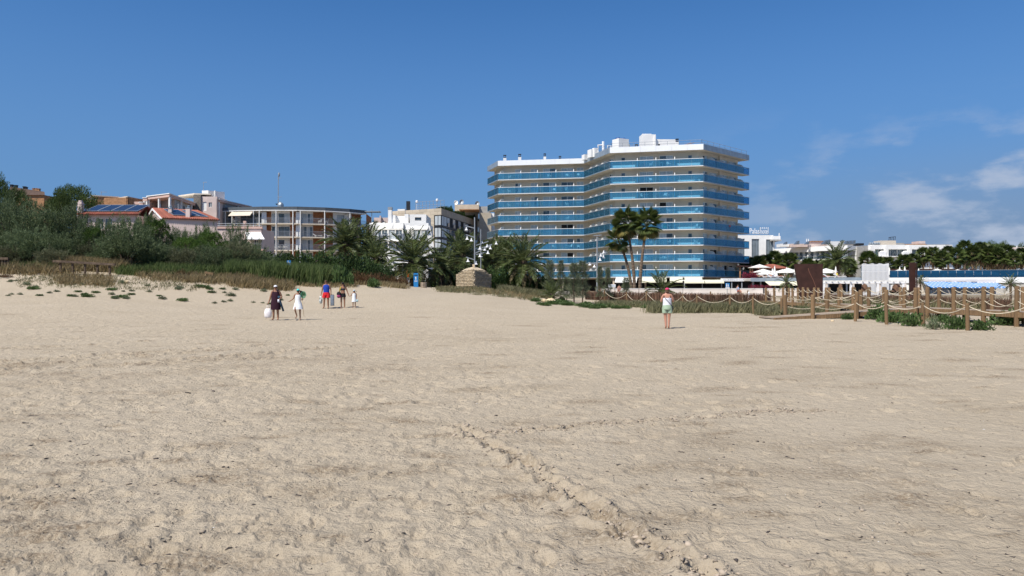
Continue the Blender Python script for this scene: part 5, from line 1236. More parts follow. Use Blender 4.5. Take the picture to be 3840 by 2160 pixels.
PRIBM = PRIB.mesh('rib_frame'); PRIBM.materials.append(W['steel'])
def parasol(u, v, Y, sc, lab, grp):
    z = PZ(v, Y) - 2.75 * sc; t = thing('parasol', lab, 'parasol', (PX(u, Y), Y, z), grp)
    for nm, me in (('canopy', PCAN), ('pole', PPOLE), ('rib_frame', PRIBM)): inst(nm, me, t, t.location, (0, 0, u * .1), (sc, sc, sc))
for u, v, Y, s_, lab in ((2848, 991, 128, 1.1, 'open white parasol beside the dark pergola, topmost of its cluster'), (2862, 1008, 125, 1.1, 'open white parasol left of the tiled pavilion, middle of its cluster'), (2871, 1017, 122, 1.0, 'open white parasol over loungers, lowest of its cluster'),
                         (2955, 1005, 126, 1.3, 'open white parasol left of the broad rusty plate'), (2935, 1010, 124, 1.1, 'open white parasol in front of the tiled pavilion'), (3098, 1006, 126, 1.1, 'open white parasol behind the broad rusty plate, higher of two'), (3093, 1012, 123, 1.0, 'open white parasol behind the broad rusty plate, lower of two')):
    parasol(u, v, Y, s_, lab, 'open parasols on the terrace')
for u, v, Y, s_ in ((3514, 1008, 125, 1.15), (3591, 1010, 122, 1.15), (3633, 1011, 121, 1.15), (3700, 1014, 121, 1.2), (3692, 1016, 118, 1.1), (3832, 1016, 118, 1.2), (3372, 1010, 126, 1.2), (3398, 1013, 124, 1.1)):
    parasol(u, v, Y, s_, 'open white parasol behind the dark blue pool glass', 'open parasols behind the pool glass')
fp = M(); fp.lathe([(.05, .9), (.22, 1.0), (.2, 1.6), (.1, 2.4), (.03, 2.75), (.01, 2.8)], n=8); fp.lathe([(.03, 0), (.03, .9)], n=6); FPM = fp.mesh('folded_parasol'); FPM.materials.append(W['fabric'])
for u, v, Y, lab in ((2905, 996, 122, 'folded white parasol in front of the red tiled pavilion'), (2897, 1006, 120, 'shorter folded white parasol beside the parasol cluster'), (2912, 1016, 119, 'folded white parasol above the sunbathers'), (2950, 1001, 124, 'folded white parasol right of the red tiled pavilion'), (2981, 999, 124, 'folded white parasol at the edge of the broad rusty plate'), (3134, 998, 124, 'folded white parasol under the big feathery palm'),
                    (3374, 1000, 121, 'folded white parasol above the blue glass, left of a pair'), (3393, 998, 121, 'folded white parasol above the blue glass, near the rusty fin'), (3445, 1006, 118, 'folded white parasol right of the rusty fin'), (3335, 1002, 121, 'folded white parasol right of the slatted kiosk')):
    o = bpy.data.objects.new('folded_parasol', FPM); COL.objects.link(o); zt_ = PZ(v, Y); o.location = (PX(u, Y), Y, ZT); o.scale = (1, 1, (zt_ - ZT) / 2.8); tag(o, lab, 'parasol')
for i, u in enumerate((2870, 2882, 2896, 2908, 2920, 2932, 3110, 3122, 3150, 3160)):
    o = bpy.data.objects.new('sun_lounger', LOUM); COL.objects.link(o); o.location = (PX(u, 119), 119 + (i % 2), ZT + .005); o.rotation_euler = (0, 0, 1.3 + .3 * math.sin(i)); tag(o, 'white sun lounger on the terrace %s' % ('left of the broad rusty plate' if u < 3000 else 'right of the broad rusty plate'), 'lounger', 'terrace loungers %s' % ('left' if u < 3000 else 'right'))
q = M(); q.box(PX(3330, 128), PX(3745, 122), 128, 128.4, PZ(1015, 126), PZ(1007, 126)); tag(q.obj('timber_canopy', W['corten']), 'long dark rust canopy band under the palm row', 'canopy')

# low white wall, concrete kerb along the promenade
lw = thing('low_white_wall', 'low stained white wall along the promenade', 'wall', (PX(2500, 92), 92, .9))
for k, (a, b, y0, y1) in enumerate(((2235, 2395, 96, 95), (2397, 2560, 95, 94), (2562, 2740, 94, 92), (2742, 2862, 92, 90), (2868, 3000, 90, 88))):
    fc = Face((PX(a, y0), y0), (PX(b, y1), y1)); q = M(); fc.box(q, 0, fc.L, -.15, .15, .5, PZ(1083, (y0 + y1) / 2) + .0); s_ = q.obj('wall_section', W['whitewall'], lw)
    q = M(); fc.box(q, 0, fc.L, -.19, .19, PZ(1083, (y0 + y1) / 2) + .003, PZ(1083, (y0 + y1) / 2) + .06); q.obj('coping', W['white'], s_)
pr = M(); pr.box(PX(1900, 82), PX(2140, 82), 82, 82.3, .6, PZ(1091, 82)); tag(pr.obj('promenade_kerb', W['concrete']), 'grey concrete promenade kerb behind the sand gap', 'kerb', kind='structure')
q = M(); q.prism([(-12, 97), (PX(2290, 97), 97), (90, 93), (90, 118), (-12, 140)], .9, 1.02); tag(q.obj('promenade', W['concrete']), 'concrete promenade in front of the hotel', 'pavement', kind='structure')

# ------------------------------------------------------------------ vegetation
def unit(a): return a / np.maximum(np.linalg.norm(a, axis=1, keepdims=True), 1e-6)
def leaves(p, d, ln, w, jit=0.0):
    """diamond leaves at p along d; returns verts, quads"""
    n = len(p); d = unit(d + rng.normal(0, 1, (n, 3)) * jit); s = unit(np.cross(d, rng.normal(0, 1, (n, 3))))
    ln = np.broadcast_to(ln, (n,))[:, None]; w = np.broadcast_to(w, (n,))[:, None]
    v = np.stack([p, p + d * ln * .45 + s * w * .5, p + d * ln, p + d * ln * .45 - s * w * .5], 1).reshape(-1, 3)
    return v, np.arange(4 * n).reshape(n, 4)
def join(*parts):
    V, Fq, o = [], [], 0
    for v, f in parts: V.append(v); Fq.append(f + o); o += len(v)
    return np.concatenate(V), np.concatenate(Fq)
def mesh_only(name, vf, m, smooth=False):
    o = npmesh(name, vf[0], vf[1], m, smooth=smooth); me = o.data; bpy.data.objects.remove(o); return me
def wood_mesh(name, build, m):
    q = M(); build(q); me = q.mesh(name); me.materials.append(m); return me
def place(parts, name, loc, rz, sc, label, cat, group=None):
    t = thing(name, label, cat, loc, group); s = sc if isinstance(sc, (tuple, list)) else (sc, sc, sc)
    t.rotation_euler = (0, 0, rz); t.scale = s
    for nm, me in parts:
        o = bpy.data.objects.new(nm, me); COL.objects.link(o); o.parent = t
    return t
def sph(n): return unit(rng.normal(0, 1, (n, 3)))

def tamarisk(m, seed, npl=420, per=36, W_=1.9, H_=3.0, up=.75, ll=.20, lw=.034):
    random.seed(seed); dirs = sph(npl); dirs[:, 2] = np.abs(dirs[:, 2]) * 1.25 - .45; dirs = unit(dirs)
    lump = 1 + .28 * np.sin(dirs[:, 0] * 4 + seed) * np.cos(dirs[:, 1] * 5 + seed * 2) + .18 * np.sin(dirs[:, 2] * 7 + seed)
    r = (rng.random(npl) ** .45)[:, None] * lump[:, None]
    c = dirs * r * np.array([W_, W_ * .8, H_ * .52]) + np.array([0, 0, H_ * .42]); c[:, 2] = np.maximum(c[:, 2], .12)
    ax = unit(dirs * np.array([.8, .8, .5]) + np.array([0, 0, up]) + rng.normal(0, .25, (npl, 3)))
    k = rng.random((npl, per)); L_ = rng.uniform(.35, .75, npl)[:, None]
    p = c[:, None] + ax[:, None] * (k * L_)[..., None] + rng.normal(0, .06, (npl, per, 3))
    d = ax[:, None] + rng.normal(0, .55, (npl, per, 3)); p = p.reshape(-1, 3); d = d.reshape(-1, 3)
    fo = mesh_only('foliage', leaves(p, d, rng.uniform(.6, 1.2, len(p)) * ll, lw), m)
    def b(q):
        for i in range(9):
            a = i * .7 + seed; e = Vector((math.cos(a) * W_ * .75, math.sin(a) * W_ * .6, H_ * random.uniform(.5, .85)))
            q.tube([(.1 * math.cos(a), .1 * math.sin(a), -.15), (e.x * .35, e.y * .35, e.z * .45), e], [.06, .04, .012], 5)
    return [('foliage', fo), ('branches', wood_mesh('branches', b, W['bark']))]
def pine(m, seed, H_=4.0, R_=2.2, nc=30, per=210, base=.45, cs=.62):
    random.seed(seed); V = []; cl = []
    for i in range(nc):
        a = i * 2.4 + seed; rr = R_ * math.sqrt((i + .5) / nc); z = H_ * (base + (1 - base) * math.sqrt(max(.05, 1 - (rr / R_) ** 2)) * random.uniform(.75, 1.0)) - .3
        cl.append((rr * math.cos(a), rr * math.sin(a), z, random.uniform(.7, 1.25) * cs * R_ / 2.2))
    for (x, y, z, s_) in cl:
        d = sph(per); d[:, 2] = np.abs(d[:, 2]) * 1.2 - .25; d = unit(d); p = np.array([x, y, z]) + d * np.array([s_, s_, s_ * .62]) * rng.uniform(.55, 1.05, (per, 1))
        V.append(leaves(p, d + np.array([0, 0, .5]), rng.uniform(.12, .24, per), .055, .35))
    fo = mesh_only('crown', join(*V), m)
    def b(q):
        q.tube([(0, 0, -.2), (.08, .05, H_ * .35), (-.05, .1, H_ * .75)], [.13 * H_ / 4, .1 * H_ / 4, .05], 7)
        for (x, y, z, s_) in cl[::2]: q.tube([(0, 0, H_ * random.uniform(.3, .55)), (x * .6, y * .6, z - s_ * .7), (x, y, z - s_ * .2)], [.05, .035, .015], 5)
    return [('crown', fo), ('trunk', wood_mesh('trunk', b, W['bark']))]
def shrub(m, seed, rx, ry, h, n, ln, w, upb=.5):
    d = sph(n); d[:, 2] = np.abs(d[:, 2]); lump = 1 + .22 * np.sin(d[:, 0] * 5 + seed) + .2 * np.cos(d[:, 1] * 6 + seed * 1.7)
    p = d * (rng.random((n, 1)) ** .4) * lump[:, None] * np.array([rx, ry, h * .9]); p[:, 2] += .02
    fo = mesh_only('foliage', leaves(p, d + np.array([0, 0, upb]), rng.uniform(.6, 1.3, n) * ln, w, .45), m)
    def b(q):
        for i in range(6): a = i * 1.05 + seed; q.tube([(0, 0, -.06), (math.cos(a) * rx * .5, math.sin(a) * ry * .5, h * .55)], [.02, .008], 4)
    return [('foliage', fo), ('stems', wood_mesh('stems', b, W['bark']))]

TAM = [tamarisk(L['tam'], s) for s in (1, 2, 3)]; TAM2 = [tamarisk(L['tam2'], s) for s in (4, 5)]
PIN = [pine(L['pine'], 1, 5.5, 3.2, 42, 300, .42, .62), pine(L['pine'], 2, 5.5, 2.6, 38, 300, .38, .7)]; PINB = [pine(L['pineb'], s, 3.4, 2.0, 22, 200, .5, .6) for s in (3, 4)]
HED = [shrub(L['hedge'], s, 1.6, 1.1, 1.9, 3600, .2, .12) for s in (1, 2)]
RUS = [shrub(L['rust'], s, 1.0, .7, .75, 1500, .2, .03, 1.0) for s in (3, 4)]
GRN = [shrub(L['green'], s, .55, .45, .38, 520, .12, .085) for s in (5, 6, 7)]; SAG = [shrub(L['sage'], s, .5, .4, .4, 480, .16, .04, .8) for s in (8, 9)]
BRD = tamarisk(L['palm'], 11, 220, 30, 1.6, 3.4, .1, .2, .12)

def veg(proto, name, u, vt, w, Y, lab, cat, grp=None, ph=3.55, pw=4.0, base=None):
    """stand a plant on the ground at column u, distance Y, its top at row vt and w columns wide"""
    p = at(u, Y); h = PZ(vt, Y) - p.z; wd = w / F * Y
    if base is not None: p.z = base
    return place(proto, name, p, random.uniform(0, 6.28), (wd / pw, wd / pw, h / ph), lab, cat, grp)
random.seed(21)
for u, vt, w, Y, k, lab in (
    (-40, 690, 260, 66, 0, 'big tamarisk at the dune edge under the darkest pine'), (75, 740, 190, 64, 1, 'tall grey green tamarisk in front of the hilltop block'), (160, 748, 190, 63, 2, 'rounded tamarisk below the dark umbrella pine'),
    (265, 752, 190, 64, 0, 'tamarisk beside the tall pink chimney'), (330, 815, 120, 62, 1, 'low tamarisk under the row of solar panels'), (110, 840, 170, 59, 2, 'low tamarisk above the golden grass'),
    (475, 800, 210, 59, 0, 'large dark tamarisk in front of the solar panel house'), (560, 800, 110, 66, 1, 'tamarisk before the gable end of the tiled house'), (690, 838, 110, 72, 2, 'thin tamarisk under the gabled house wall'),
    (770, 830, 120, 74, 0, 'tamarisk between gabled house and terrace house'), (880, 838, 130, 68, 1, 'feathery tamarisk beside the white house awning'), (10, 860, 120, 60, 2, 'tamarisk spilling over the dune edge'), (215, 870, 150, 61, 1, 'small tamarisk behind the golden grass'), (640, 905, 110, 66, 0, 'low tamarisk by the young pines'), (930, 885, 110, 70, 2, 'dark tamarisk against the curved apartments'), (405, 808, 130, 63, 2, 'bushy tamarisk hiding the solar panel house wall'), (625, 850, 120, 68, 1, 'bushy tamarisk hiding the gabled house wall'), (735, 858, 110, 69, 2, 'dark tamarisk under the gabled house eave'), (525, 820, 110, 64, 0, 'tamarisk filling the gap between the two tiled houses')):
    veg(TAM[k], 'tamarisk', u, vt, w, Y, lab, 'shrub', 'tamarisks on the dune')
for u, vt, w, Y, k, lab in ((50, 905, 140, 58, 0, 'pale straggly tamarisk at the sand edge'), (190, 915, 120, 57.5, 1, 'dull brownish tamarisk beside dry stalks'), (395, 890, 90, 62, 0, 'greyish tamarisk left of the large dark one'), (700, 940, 150, 62, 1, 'greyish scrub below the young pines'), (800, 950, 140, 61, 0, 'greyish scrub before the terrace house')):
    veg(TAM2[k], 'scrub_tamarisk', u, vt, w, Y, lab, 'shrub', 'scrubby tamarisks')
for u, vt, w, Y, k, lab in ((0, 662, 130, 110, 1, 'darkest pine at the far end of the dune'), (65, 700, 120, 105, 0, 'dark pine beside the hilltop block'), (275, 690, 215, 120, 0, 'broad dark umbrella pine before the brown brick block'), (235, 715, 120, 116, 1, 'smaller dark pine against the umbrella pine')):
    veg(PIN[k], 'pine_tree', u, vt, w, Y, lab, 'tree', 'dark pines', 5.5, 7.2)
for u, vt, w, Y, k, lab in ((352, 848, 90, 62, 0, 'bright young pine left of the large tamarisk'), (588, 812, 110, 66, 1, 'young pine in front of the gabled house'), (700, 885, 110, 66, 0, 'bright young pine on the dune, first of a row of three'), (790, 862, 110, 68, 1, 'taller bright young pine, second of a row of three'), (760, 900, 120, 64, 0, 'low bright young pine, third of a row of three'), (850, 905, 110, 66, 1, 'bright young pine beside the white awning')):
    veg(PINB[k], 'young_pine', u, vt, w, Y, lab, 'tree', 'young pines', 3.3, 4.6)
hl = [(960, 955, 70), (1000, 950, 74), (1040, 958, 72), (1085, 956, 74), (1130, 955, 73), (1175, 955, 74), (1220, 958, 73), (1265, 960, 74), (1310, 962, 73), (1355, 965, 74), (1400, 985, 72), (1440, 1000, 73), (1470, 1040, 80), (1600, 1045, 88), (1640, 1038, 90), (1690, 1018, 84), (1720, 1025, 82), (1860, 1010, 82), (1900, 1005, 84), (1940, 1020, 84), (1985, 1030, 86), (2030, 1035, 88), (1140, 1000, 66), (1260, 1005, 67), (1340, 1000, 67), (1420, 1005, 67)]
for i, (u, vt, Y) in enumerate(hl):
    where = 'below the curved apartments' if u < 1380 else 'around the canary palms' if u < 1500 else 'beside the stone hut' if u < 1960 else 'before the hotel corner'
    veg(HED[i % 2], 'hedge_bush', u, vt, 110, Y, 'dense dark green hedge bush ' + where, 'hedge', 'dark hedge bushes ' + where, 1.9, 3.2)
for i, (u, vt, w, Y, lab) in enumerate(((690, 1015, 75, 56, 'rust brown shrub on the dune beside the pale rock'), (1350, 1022, 90, 59, 'rust brown shrub left of the blue totem path'), (1400, 1030, 90, 60, 'rust brown shrub in the middle of the brown bank'), (1450, 1032, 90, 61, 'rust brown shrub on the brown bank near the palms'), (1500, 1042, 80, 62, 'rust brown shrub closest to the blue totem'), (15, 1030, 70, 54, 'rust brown shrub at the dune edge'))):
    veg(RUS[i % 2], 'rusty_shrub', u, vt, w, Y, lab, 'shrub', None, .75, 2.0)
random.seed(77)
for i in range(26):
    u = 10 + i * 38 + random.uniform(-12, 12); Y = random.uniform(60, 63); where = 'under the big tamarisks' if u < 560 else 'under the young pines'
    veg((TAM + TAM2)[i % 5], 'undergrowth_bush', u, random.uniform(885, 925), 130, Y, 'low scrubby undergrowth bush ' + where, 'shrub', 'undergrowth ' + where)
# grass and reeds: nobody could count the blades
def blades(name, regions, m, lab, wid=.035):
    P_, D_, Lh = [], [], []
    for (u0, u1, Y0, Y1, n, h0, h1, lean) in regions:
        nc_ = max(1, n // 14); cu = rng.uniform(u0, u1, nc_); cy = rng.uniform(Y0, Y1, nc_); k = rng.integers(0, nc_, n)
        y = cy[k] + rng.normal(0, .22, n); x = (cu[k] - 1920) / F * cy[k] + rng.normal(0, .22, n); z = ground_np(x, y) - .03
        P_.append(np.stack([x, y, z], 1)); D_.append(np.stack([rng.normal(.1, lean, n), rng.normal(0, lean, n), np.ones(n)], 1)); Lh.append(rng.uniform(h0, h1, n))
    p, d, h = np.concatenate(P_), unit(np.concatenate(D_)), np.concatenate(Lh)
    s = unit(np.cross(d, rng.normal(0, 1, d.shape))) * wid / 2; tip = p + d * h[:, None] + np.stack([d[:, 0] * h * .35, d[:, 1] * h * .35, -h * .06], 1); mid = p + d * h[:, None] * .55
    v = np.stack([p - s, p + s, mid + s * .8, tip, mid - s * .8], 1).reshape(-1, 3)
    return tag(npmesh(name, v, np.arange(len(v)).reshape(-1, 5), m), lab, 'grass', kind='stuff')
blades('green_reeds', [(840, 1240, 57, 63, 9000, .7, 1.7, .16), (560, 850, 57, 61, 4500, .5, 1.1, .2), (430, 700, 56, 59, 3000, .4, .9, .2), (980, 1210, 56, 59, 3500, .9, 1.9, .12), (0, 200, 56, 59, 1500, .4, 1.0, .25)], L['reed'], 'tall green reeds and grass massed along the dune', .05)
blades('dry_grass', [(200, 460, 57, 60, 5000, .5, 1.3, .3), (520, 860, 54, 57.5, 2600, .3, .7, .3), (200, 420, 51.5, 54.5, 1500, .25, .6, .3), (0, 300, 55, 58, 2200, .4, 1.1, .35), (150, 480, 57, 60, 3500, .5, 1.3, .3), (860, 1090, 53.5, 57.5, 5200, .3, .8, .28), (1000, 1330, 55.5, 58.5, 2200, .2, .5, .3), (1250, 1520, 58, 61, 2600, .25, .55, .3), (1640, 2010, 60, 66, 1500, .15, .4, .4)], L['dry'], 'dry straw coloured dune grass along the sand edge', .04)
blades('dune_grass', [(1640, 1760, 59, 65, 1800, .15, .4, .35), (1760, 2000, 58, 66, 1700, .15, .4, .35), (1880, 2060, 66, 76, 5200, .4, .9, .3), (2240, 2560, 52, 58, 4200, .25, .6, .3), (2440, 2900, 43.5, 50, 9000, .3, .75, .25), (2850, 3120, 39, 44, 3600, .25, .6, .3), (3380, 3560, 34, 38, 700, .15, .4, .4), (3000, 3840, 48, 60, 3600, .3, .9, .3), (640, 1100, 55, 58, 2600, .2, .5, .3), (60, 760, 50.5, 55, 2400, .1, .35, .4)], L['dune'], 'soft grey green grass in front of the fences', .03)
# sprawling beach plants
random.seed(5)
for i, (u, v, w, lab) in enumerate(((3020, 1186, 60, 'low green plant at the foot of the boardwalk ramp'), (3180, 1205, 55, 'round green plant beside the lone rope post under the ramp'), (3295, 1205, 100, 'wide green plant spilling under the ramp side'), (3345, 1215, 85, 'green plant under the boardwalk corner post'), (3420, 1225, 90, 'dense green plant left of a short rope post'), (3535, 1215, 60, 'small green plant deep under the boardwalk'), (3590, 1235, 85, 'leafy green plant left of the foremost rope post'), (3680, 1238, 65, 'green plant right of the foremost rope post'), (3770, 1222, 90, 'green plant under the right end of the boardwalk'), (3815, 1212, 90, 'large green plant under the boardwalk end'), (3500, 1235, 70, 'thin wispy plant between two rope posts'))):
    Y = max(26, (CZ - .12) * F / (v - HV)); veg(GRN[i % 3] if 'wispy' not in lab else SAG[0], 'beach_plant', u, v - w * .52, w, Y, lab, 'plant', None, .38, 1.1)
for i in range(46):
    u = random.choice((random.uniform(2090, 2480), random.uniform(2160, 2400), random.uniform(2000, 2130))); Y = random.uniform(50, 57) if u > 2130 else random.uniform(52, 62)
    veg(GRN[i % 3], 'creeping_plant', u, 0, random.uniform(18, 42), Y, 'creeping green plant on the sand before the brushwood fence', 'plant', 'creeping plants before the brushwood fence', 1, 1).scale = [x * random.uniform(.6, 1.0) for x in (1, 1, .7)]
for i in range(60):
    u = random.uniform(0, 1150); Y = random.uniform(46, 53)
    s_ = random.uniform(.25, .7); place(SAG[i % 2] if i % 3 else GRN[i % 3], 'dune_plant', at(u, Y), random.uniform(0, 6), (s_, s_, s_ * .8), 'small sparse plant growing on the bare sand before the dune', 'plant', 'small plants on the dune sand')
for u, v, w, lab in ((1275, 1015, 50, 'leafy green plant on the dune behind the family'), (1310, 1040, 45, 'small leafy plant right of the family path'), (1400, 1062, 50, 'low plant on the sand near the rust brown bank'), (185, 1207, 28, 'lone tuft of greenery lying on open sand'), (120, 1075, 45, 'bright green plant on the dune toe')):
    Y = 57 if v < 1070 else (36 if v > 1100 else 54); veg(GRN[0], 'beach_plant', u, v - w * .3, w, Y, lab, 'plant', None, .38, 1.1)

# ------------------------------------------------------------------ palms
def frond_mesh(name, L_, droop, m, nl=52, lw=.052, ll=.56, rise=.0, vee=.35):
    ps, ts = [], []; n = 10; p = np.array([0., 0., 0.]); a = rise
    for i in range(n + 1):
        ps.append(p.copy()); t = np.array([math.cos(a), 0, math.sin(a)]); ts.append(t); p = p + t * L_ / n; a -= droop / n * (.5 + 1.0 * i / n)
    ps, ts = np.array(ps), np.array(ts); P_, D_, Ln = [], [], []
    for s_ in (-1, 1):
        for k in range(nl):
            f = .12 + .88 * k / (nl - 1); i = min(n - 1, int(f * n)); fr = f * n - i; c = ps[i] * (1 - fr) + ps[i + 1] * fr; t = ts[i]
            nrm = np.array([-t[2], 0, t[0]]); P_.append(c); D_.append(t * (.35 + .5 * f) + np.array([0, s_, 0]) * .8 + nrm * (vee - .1 * (k % 2)) - np.array([0, 0, .2])); Ln.append(ll * math.sin(math.pi * (.15 + .8 * f)) + .1)
    v, f = leaves(np.array(P_), np.array(D_), np.array(Ln), lw, .03)
    rv = []; rf = []
    for i in range(n + 1):
        w = .05 * (1 - .8 * i / n); nr_ = np.array([-ts[i][2], 0, ts[i][0]]); rv += [ps[i] + [0, w, 0], ps[i] - [0, w, 0] , ps[i] - nr_ * w]
    for i in range(n):
        for a_, b_ in ((0, 1), (1, 2), (2, 0)): rf.append((3 * i + a_, 3 * i + b_, 3 * i + 3 + b_, 3 * i + 3 + a_))
    return mesh_only(name, join((v, f), (np.array(rv), np.array(rf))), m)
FR = [frond_mesh('frond', 2.9, d, L['palm'], rise=r) for d, r in ((.7, .05), (1.1, .1), (1.5, .2))]; FRD = [frond_mesh('dry_frond', 2.7, d, L['palmdry'], rise=.1, lw=.04, ll=.34) for d in (1.0, 1.5)]
def trunk_mesh(h, r0, r1, lean=(0, 0), rings=True, m=None, nm='trunk'):
    q = M(); n = max(4, int(h / .18)); pts = []; rad = []
    for i in range(n + 1):
        k = i / n; pts.append((lean[0] * k * k, lean[1] * k * k, -.2 + (h + .2) * k)); rad.append((r0 + (r1 - r0) * k) * (1 + (.12 if i % 2 else -.06) * (1 if rings else 0)))
    q.tube(pts, rad, 9); me = q.mesh(nm); me.materials.append(m or W['trunk']); return me
def canary(name, lab, u, vc, spread, Y, group='canary palms', nf=62, low=-.95, dead=.2, loc=None, h=None):
    p = loc or at(u, Y); vc += 12; spread *= 1.08; hh = h or (PZ(vc, Y) - p.z); sc = spread / F * Y / 4.6 if loc is None else spread
    t = thing(name, lab, 'palm', p, group); me = trunk_mesh(max(.3, hh - .35 * sc), .30 * sc, .26 * sc); me.name = 'trunk'; inst('trunk', me, t, p)
    q = M(); q.ball((0, 0, 0), .42 * sc, .42 * sc, .55 * sc, 9, 6); me = q.mesh('crown_base'); me.materials.append(W['trunk']); inst('crown_base', me, t, p + Vector((0, 0, hh - .35 * sc)))
    for k in range(nf):
        f = k / nf; el = 1.45 + (low - 1.45) * f ** .85 + random.gauss(0, .1); az = k * 2.399 + random.gauss(0, .15)
        dd = f > 1 - dead; me = random.choice(FRD) if dd else FR[0 if f < .35 else 1 if f < .7 else 2]; s_ = sc * random.uniform(.85, 1.08)
        o = inst('dry_frond' if dd else 'frond', me, t, p + Vector((0, 0, hh)) + Vector((math.cos(az) * .12, math.sin(az) * .12, -.5 * f)) * sc); o.rotation_euler = (random.gauss(0, .15), -el, az); o.scale = (s_, s_, s_)
    return t
random.seed(9)
for u, vc, sp, Y, lab in ((1300, 895, 165, 92, 'large canary palm in front of the curved apartments'), (1380, 905, 140, 96, 'canary palm right of the curved apartments'), (1412, 955, 120, 84, 'low canary palm before the white house'), (1549, 962, 205, 78, 'big spreading canary palm behind the blue totem'), (1655, 985, 135, 82, 'slender trunked canary palm between totem and stone hut'), (1735, 945, 170, 88, 'canary palm with orange crown base behind the stone hut'), (1838, 965, 130, 92, 'canary palm behind the bell lamps'), (1962, 965, 170, 84, 'bushy canary palm in front of the hotel left wing'), (1890, 945, 120, 98, 'canary palm beside the round broadleaf tree'), (3140, 962, 105, 132, 'large feathery canary palm before the white balcony wing')):
    canary('canary_palm', lab, u, vc, sp, Y)
place(BRD, 'broadleaf_tree', at(1868, 100) + Vector((0, 0, 3.0)), 0, (1.05, 1.05, 1.25), 'round dark broadleaf tree against the hotel left edge', 'tree')
for u, vc, sp, Y, lab, lo in ((2068, 1092, 95, 60, 'short bushy palm with brown skirt beside pale rocks', -.6), (2480, 1072, 130, 82, 'bushy dwarf palm before the hotel awnings', -.5), (2950, 1048, 60, 80, 'thin young palm left of the broad rusty plate', -1.1), (3790, 1052, 62, 62, 'young palm right of the striped awnings', -.8), (3452, 1042, 45, 80, 'small young palm beside the rusty fin', -.8)):
    canary('young_palm', lab, u, vc, sp, Y, None, 26, lo, .25)
# tall fan palms
def fan_mesh(name, m, nseg=20, arc=4.0, r=.85, pet=.75, droop=.35):
    V = []; F4 = []
    for k in range(nseg):
        a = -arc / 2 + arc * k / (nseg - 1); w = arc / nseg * .62
        def pt(rad, aa): return [pet + rad * math.cos(aa), rad * math.sin(aa), -droop * rad * rad - .12 * rad * abs(math.sin(aa))]
        b = len(V); rr = r * (.85 + .15 * math.cos(a)); V += [pt(.06, a), pt(rr * .62, a - w), pt(rr, a), pt(rr * .62, a + w)]; F4.append((b, b + 1, b + 2, b + 3))
    b = len(V); V += [[0, .025, 0], [0, -.025, 0], [pet + .1, -.012, .0], [pet + .1, .012, .0]]; F4.append((b, b + 1, b + 2, b + 3))
    return mesh_only(name, (np.array(V), np.array(F4)), m)
FAN = [fan_mesh('fan_leaf', L['fan'], droop=d) for d in (.25, .45)]; FANY = fan_mesh('yellow_fan_leaf', L['fanyel'], droop=.5)
def washingtonia(lab, ub, Yb, ut, vt, spread, nf=44):
    p = at(ub, Yb); top = P(ut, vt, Yb); sc = spread / F * Yb / 3.1; t = thing('fan_palm', lab, 'palm', p, 'tall fan palms'); hh = top.z - p.z
    me = trunk_mesh(hh, .24, .13, (top.x - p.x, 0)); inst('trunk', me, t, p)
    for k in range(nf):
        f = k / nf; el = 1.4 - 2.35 * f ** .9 + random.gauss(0, .12); az = k * 2.399; y_ = f > .86
        o = inst('yellow_fan_leaf' if y_ else 'fan_leaf', FANY if y_ else FAN[k % 2], t, top + Vector((0, 0, .15 - .5 * f))); o.rotation_euler = (random.gauss(0, .4), -el, az); s_ = sc * random.uniform(.85, 1.1); o.scale = (s_, s_, s_)
washingtonia('tallest fan palm, crown before the fourth balcony tier', 2380, 98, 2346, 832, 122); washingtonia('straight fan palm standing right of the tallest one', 2400, 97, 2428, 838, 122); washingtonia('shorter fan palm leaning behind the tallest one', 2368, 99, 2318, 900, 105, 30)
# far palm row: crowns as one mesh each
def far_palm(seed, n=42):
    V = []
    for k in range(n):
        f = k / n; el = 1.35 - 2.3 * f; az = k * 2.399 + seed; src = FAN[k % 2]; co = np.empty(len(src.vertices) * 3); src.vertices.foreach_get('co', co); co = co.reshape(-1, 3) * 1.0
        Rm = np.array(Matrix.Rotation(az, 3, 'Z') @ Matrix.Rotation(-el, 3, 'Y') @ Matrix.Rotation(random.gauss(0, .5), 3, 'X')); V.append((co @ Rm.T + np.array([0, 0, .1 - .5 * f]), np.arange(len(co)).reshape(-1, 4)))
    sk = rng.normal(0, 1, (150, 3)) * np.array([.28, .28, .5]) + np.array([0, 0, -1.1])
    return mesh_only('crown', join(*V), L['fan']), mesh_only('dead_skirt', leaves(sk, np.tile([0, 0, -1.], (150, 1)) + rng.normal(0, .25, (150, 3)), .9, .16), L['skirt'])
FP = [far_palm(s) for s in (1, 2, 3)]; TRK = trunk_mesh(1, .2, .17)
random.seed(33)
row = [(2795, 985, 148), (2822, 975, 150), (2846, 972, 146), (2872, 962, 150), (2905, 950, 155), (2925, 968, 148), (2962, 962, 146), (3030, 975, 146), (3075, 985, 148), (3120, 980, 142), (3185, 978, 146), (3255, 955, 150), (3290, 972, 146), (3330, 972, 148), (3390, 968, 148), (3425, 962, 150), (3462, 950, 152), (3500, 948, 150), (3530, 965, 146), (3556, 942, 152), (3590, 955, 148), (3618, 928, 155), (3648, 945, 150), (3678, 935, 154), (3712, 948, 150), (3742, 955, 148), (3772, 945, 152), (3800, 965, 146), (3830, 950, 150), (3862, 955, 148)]
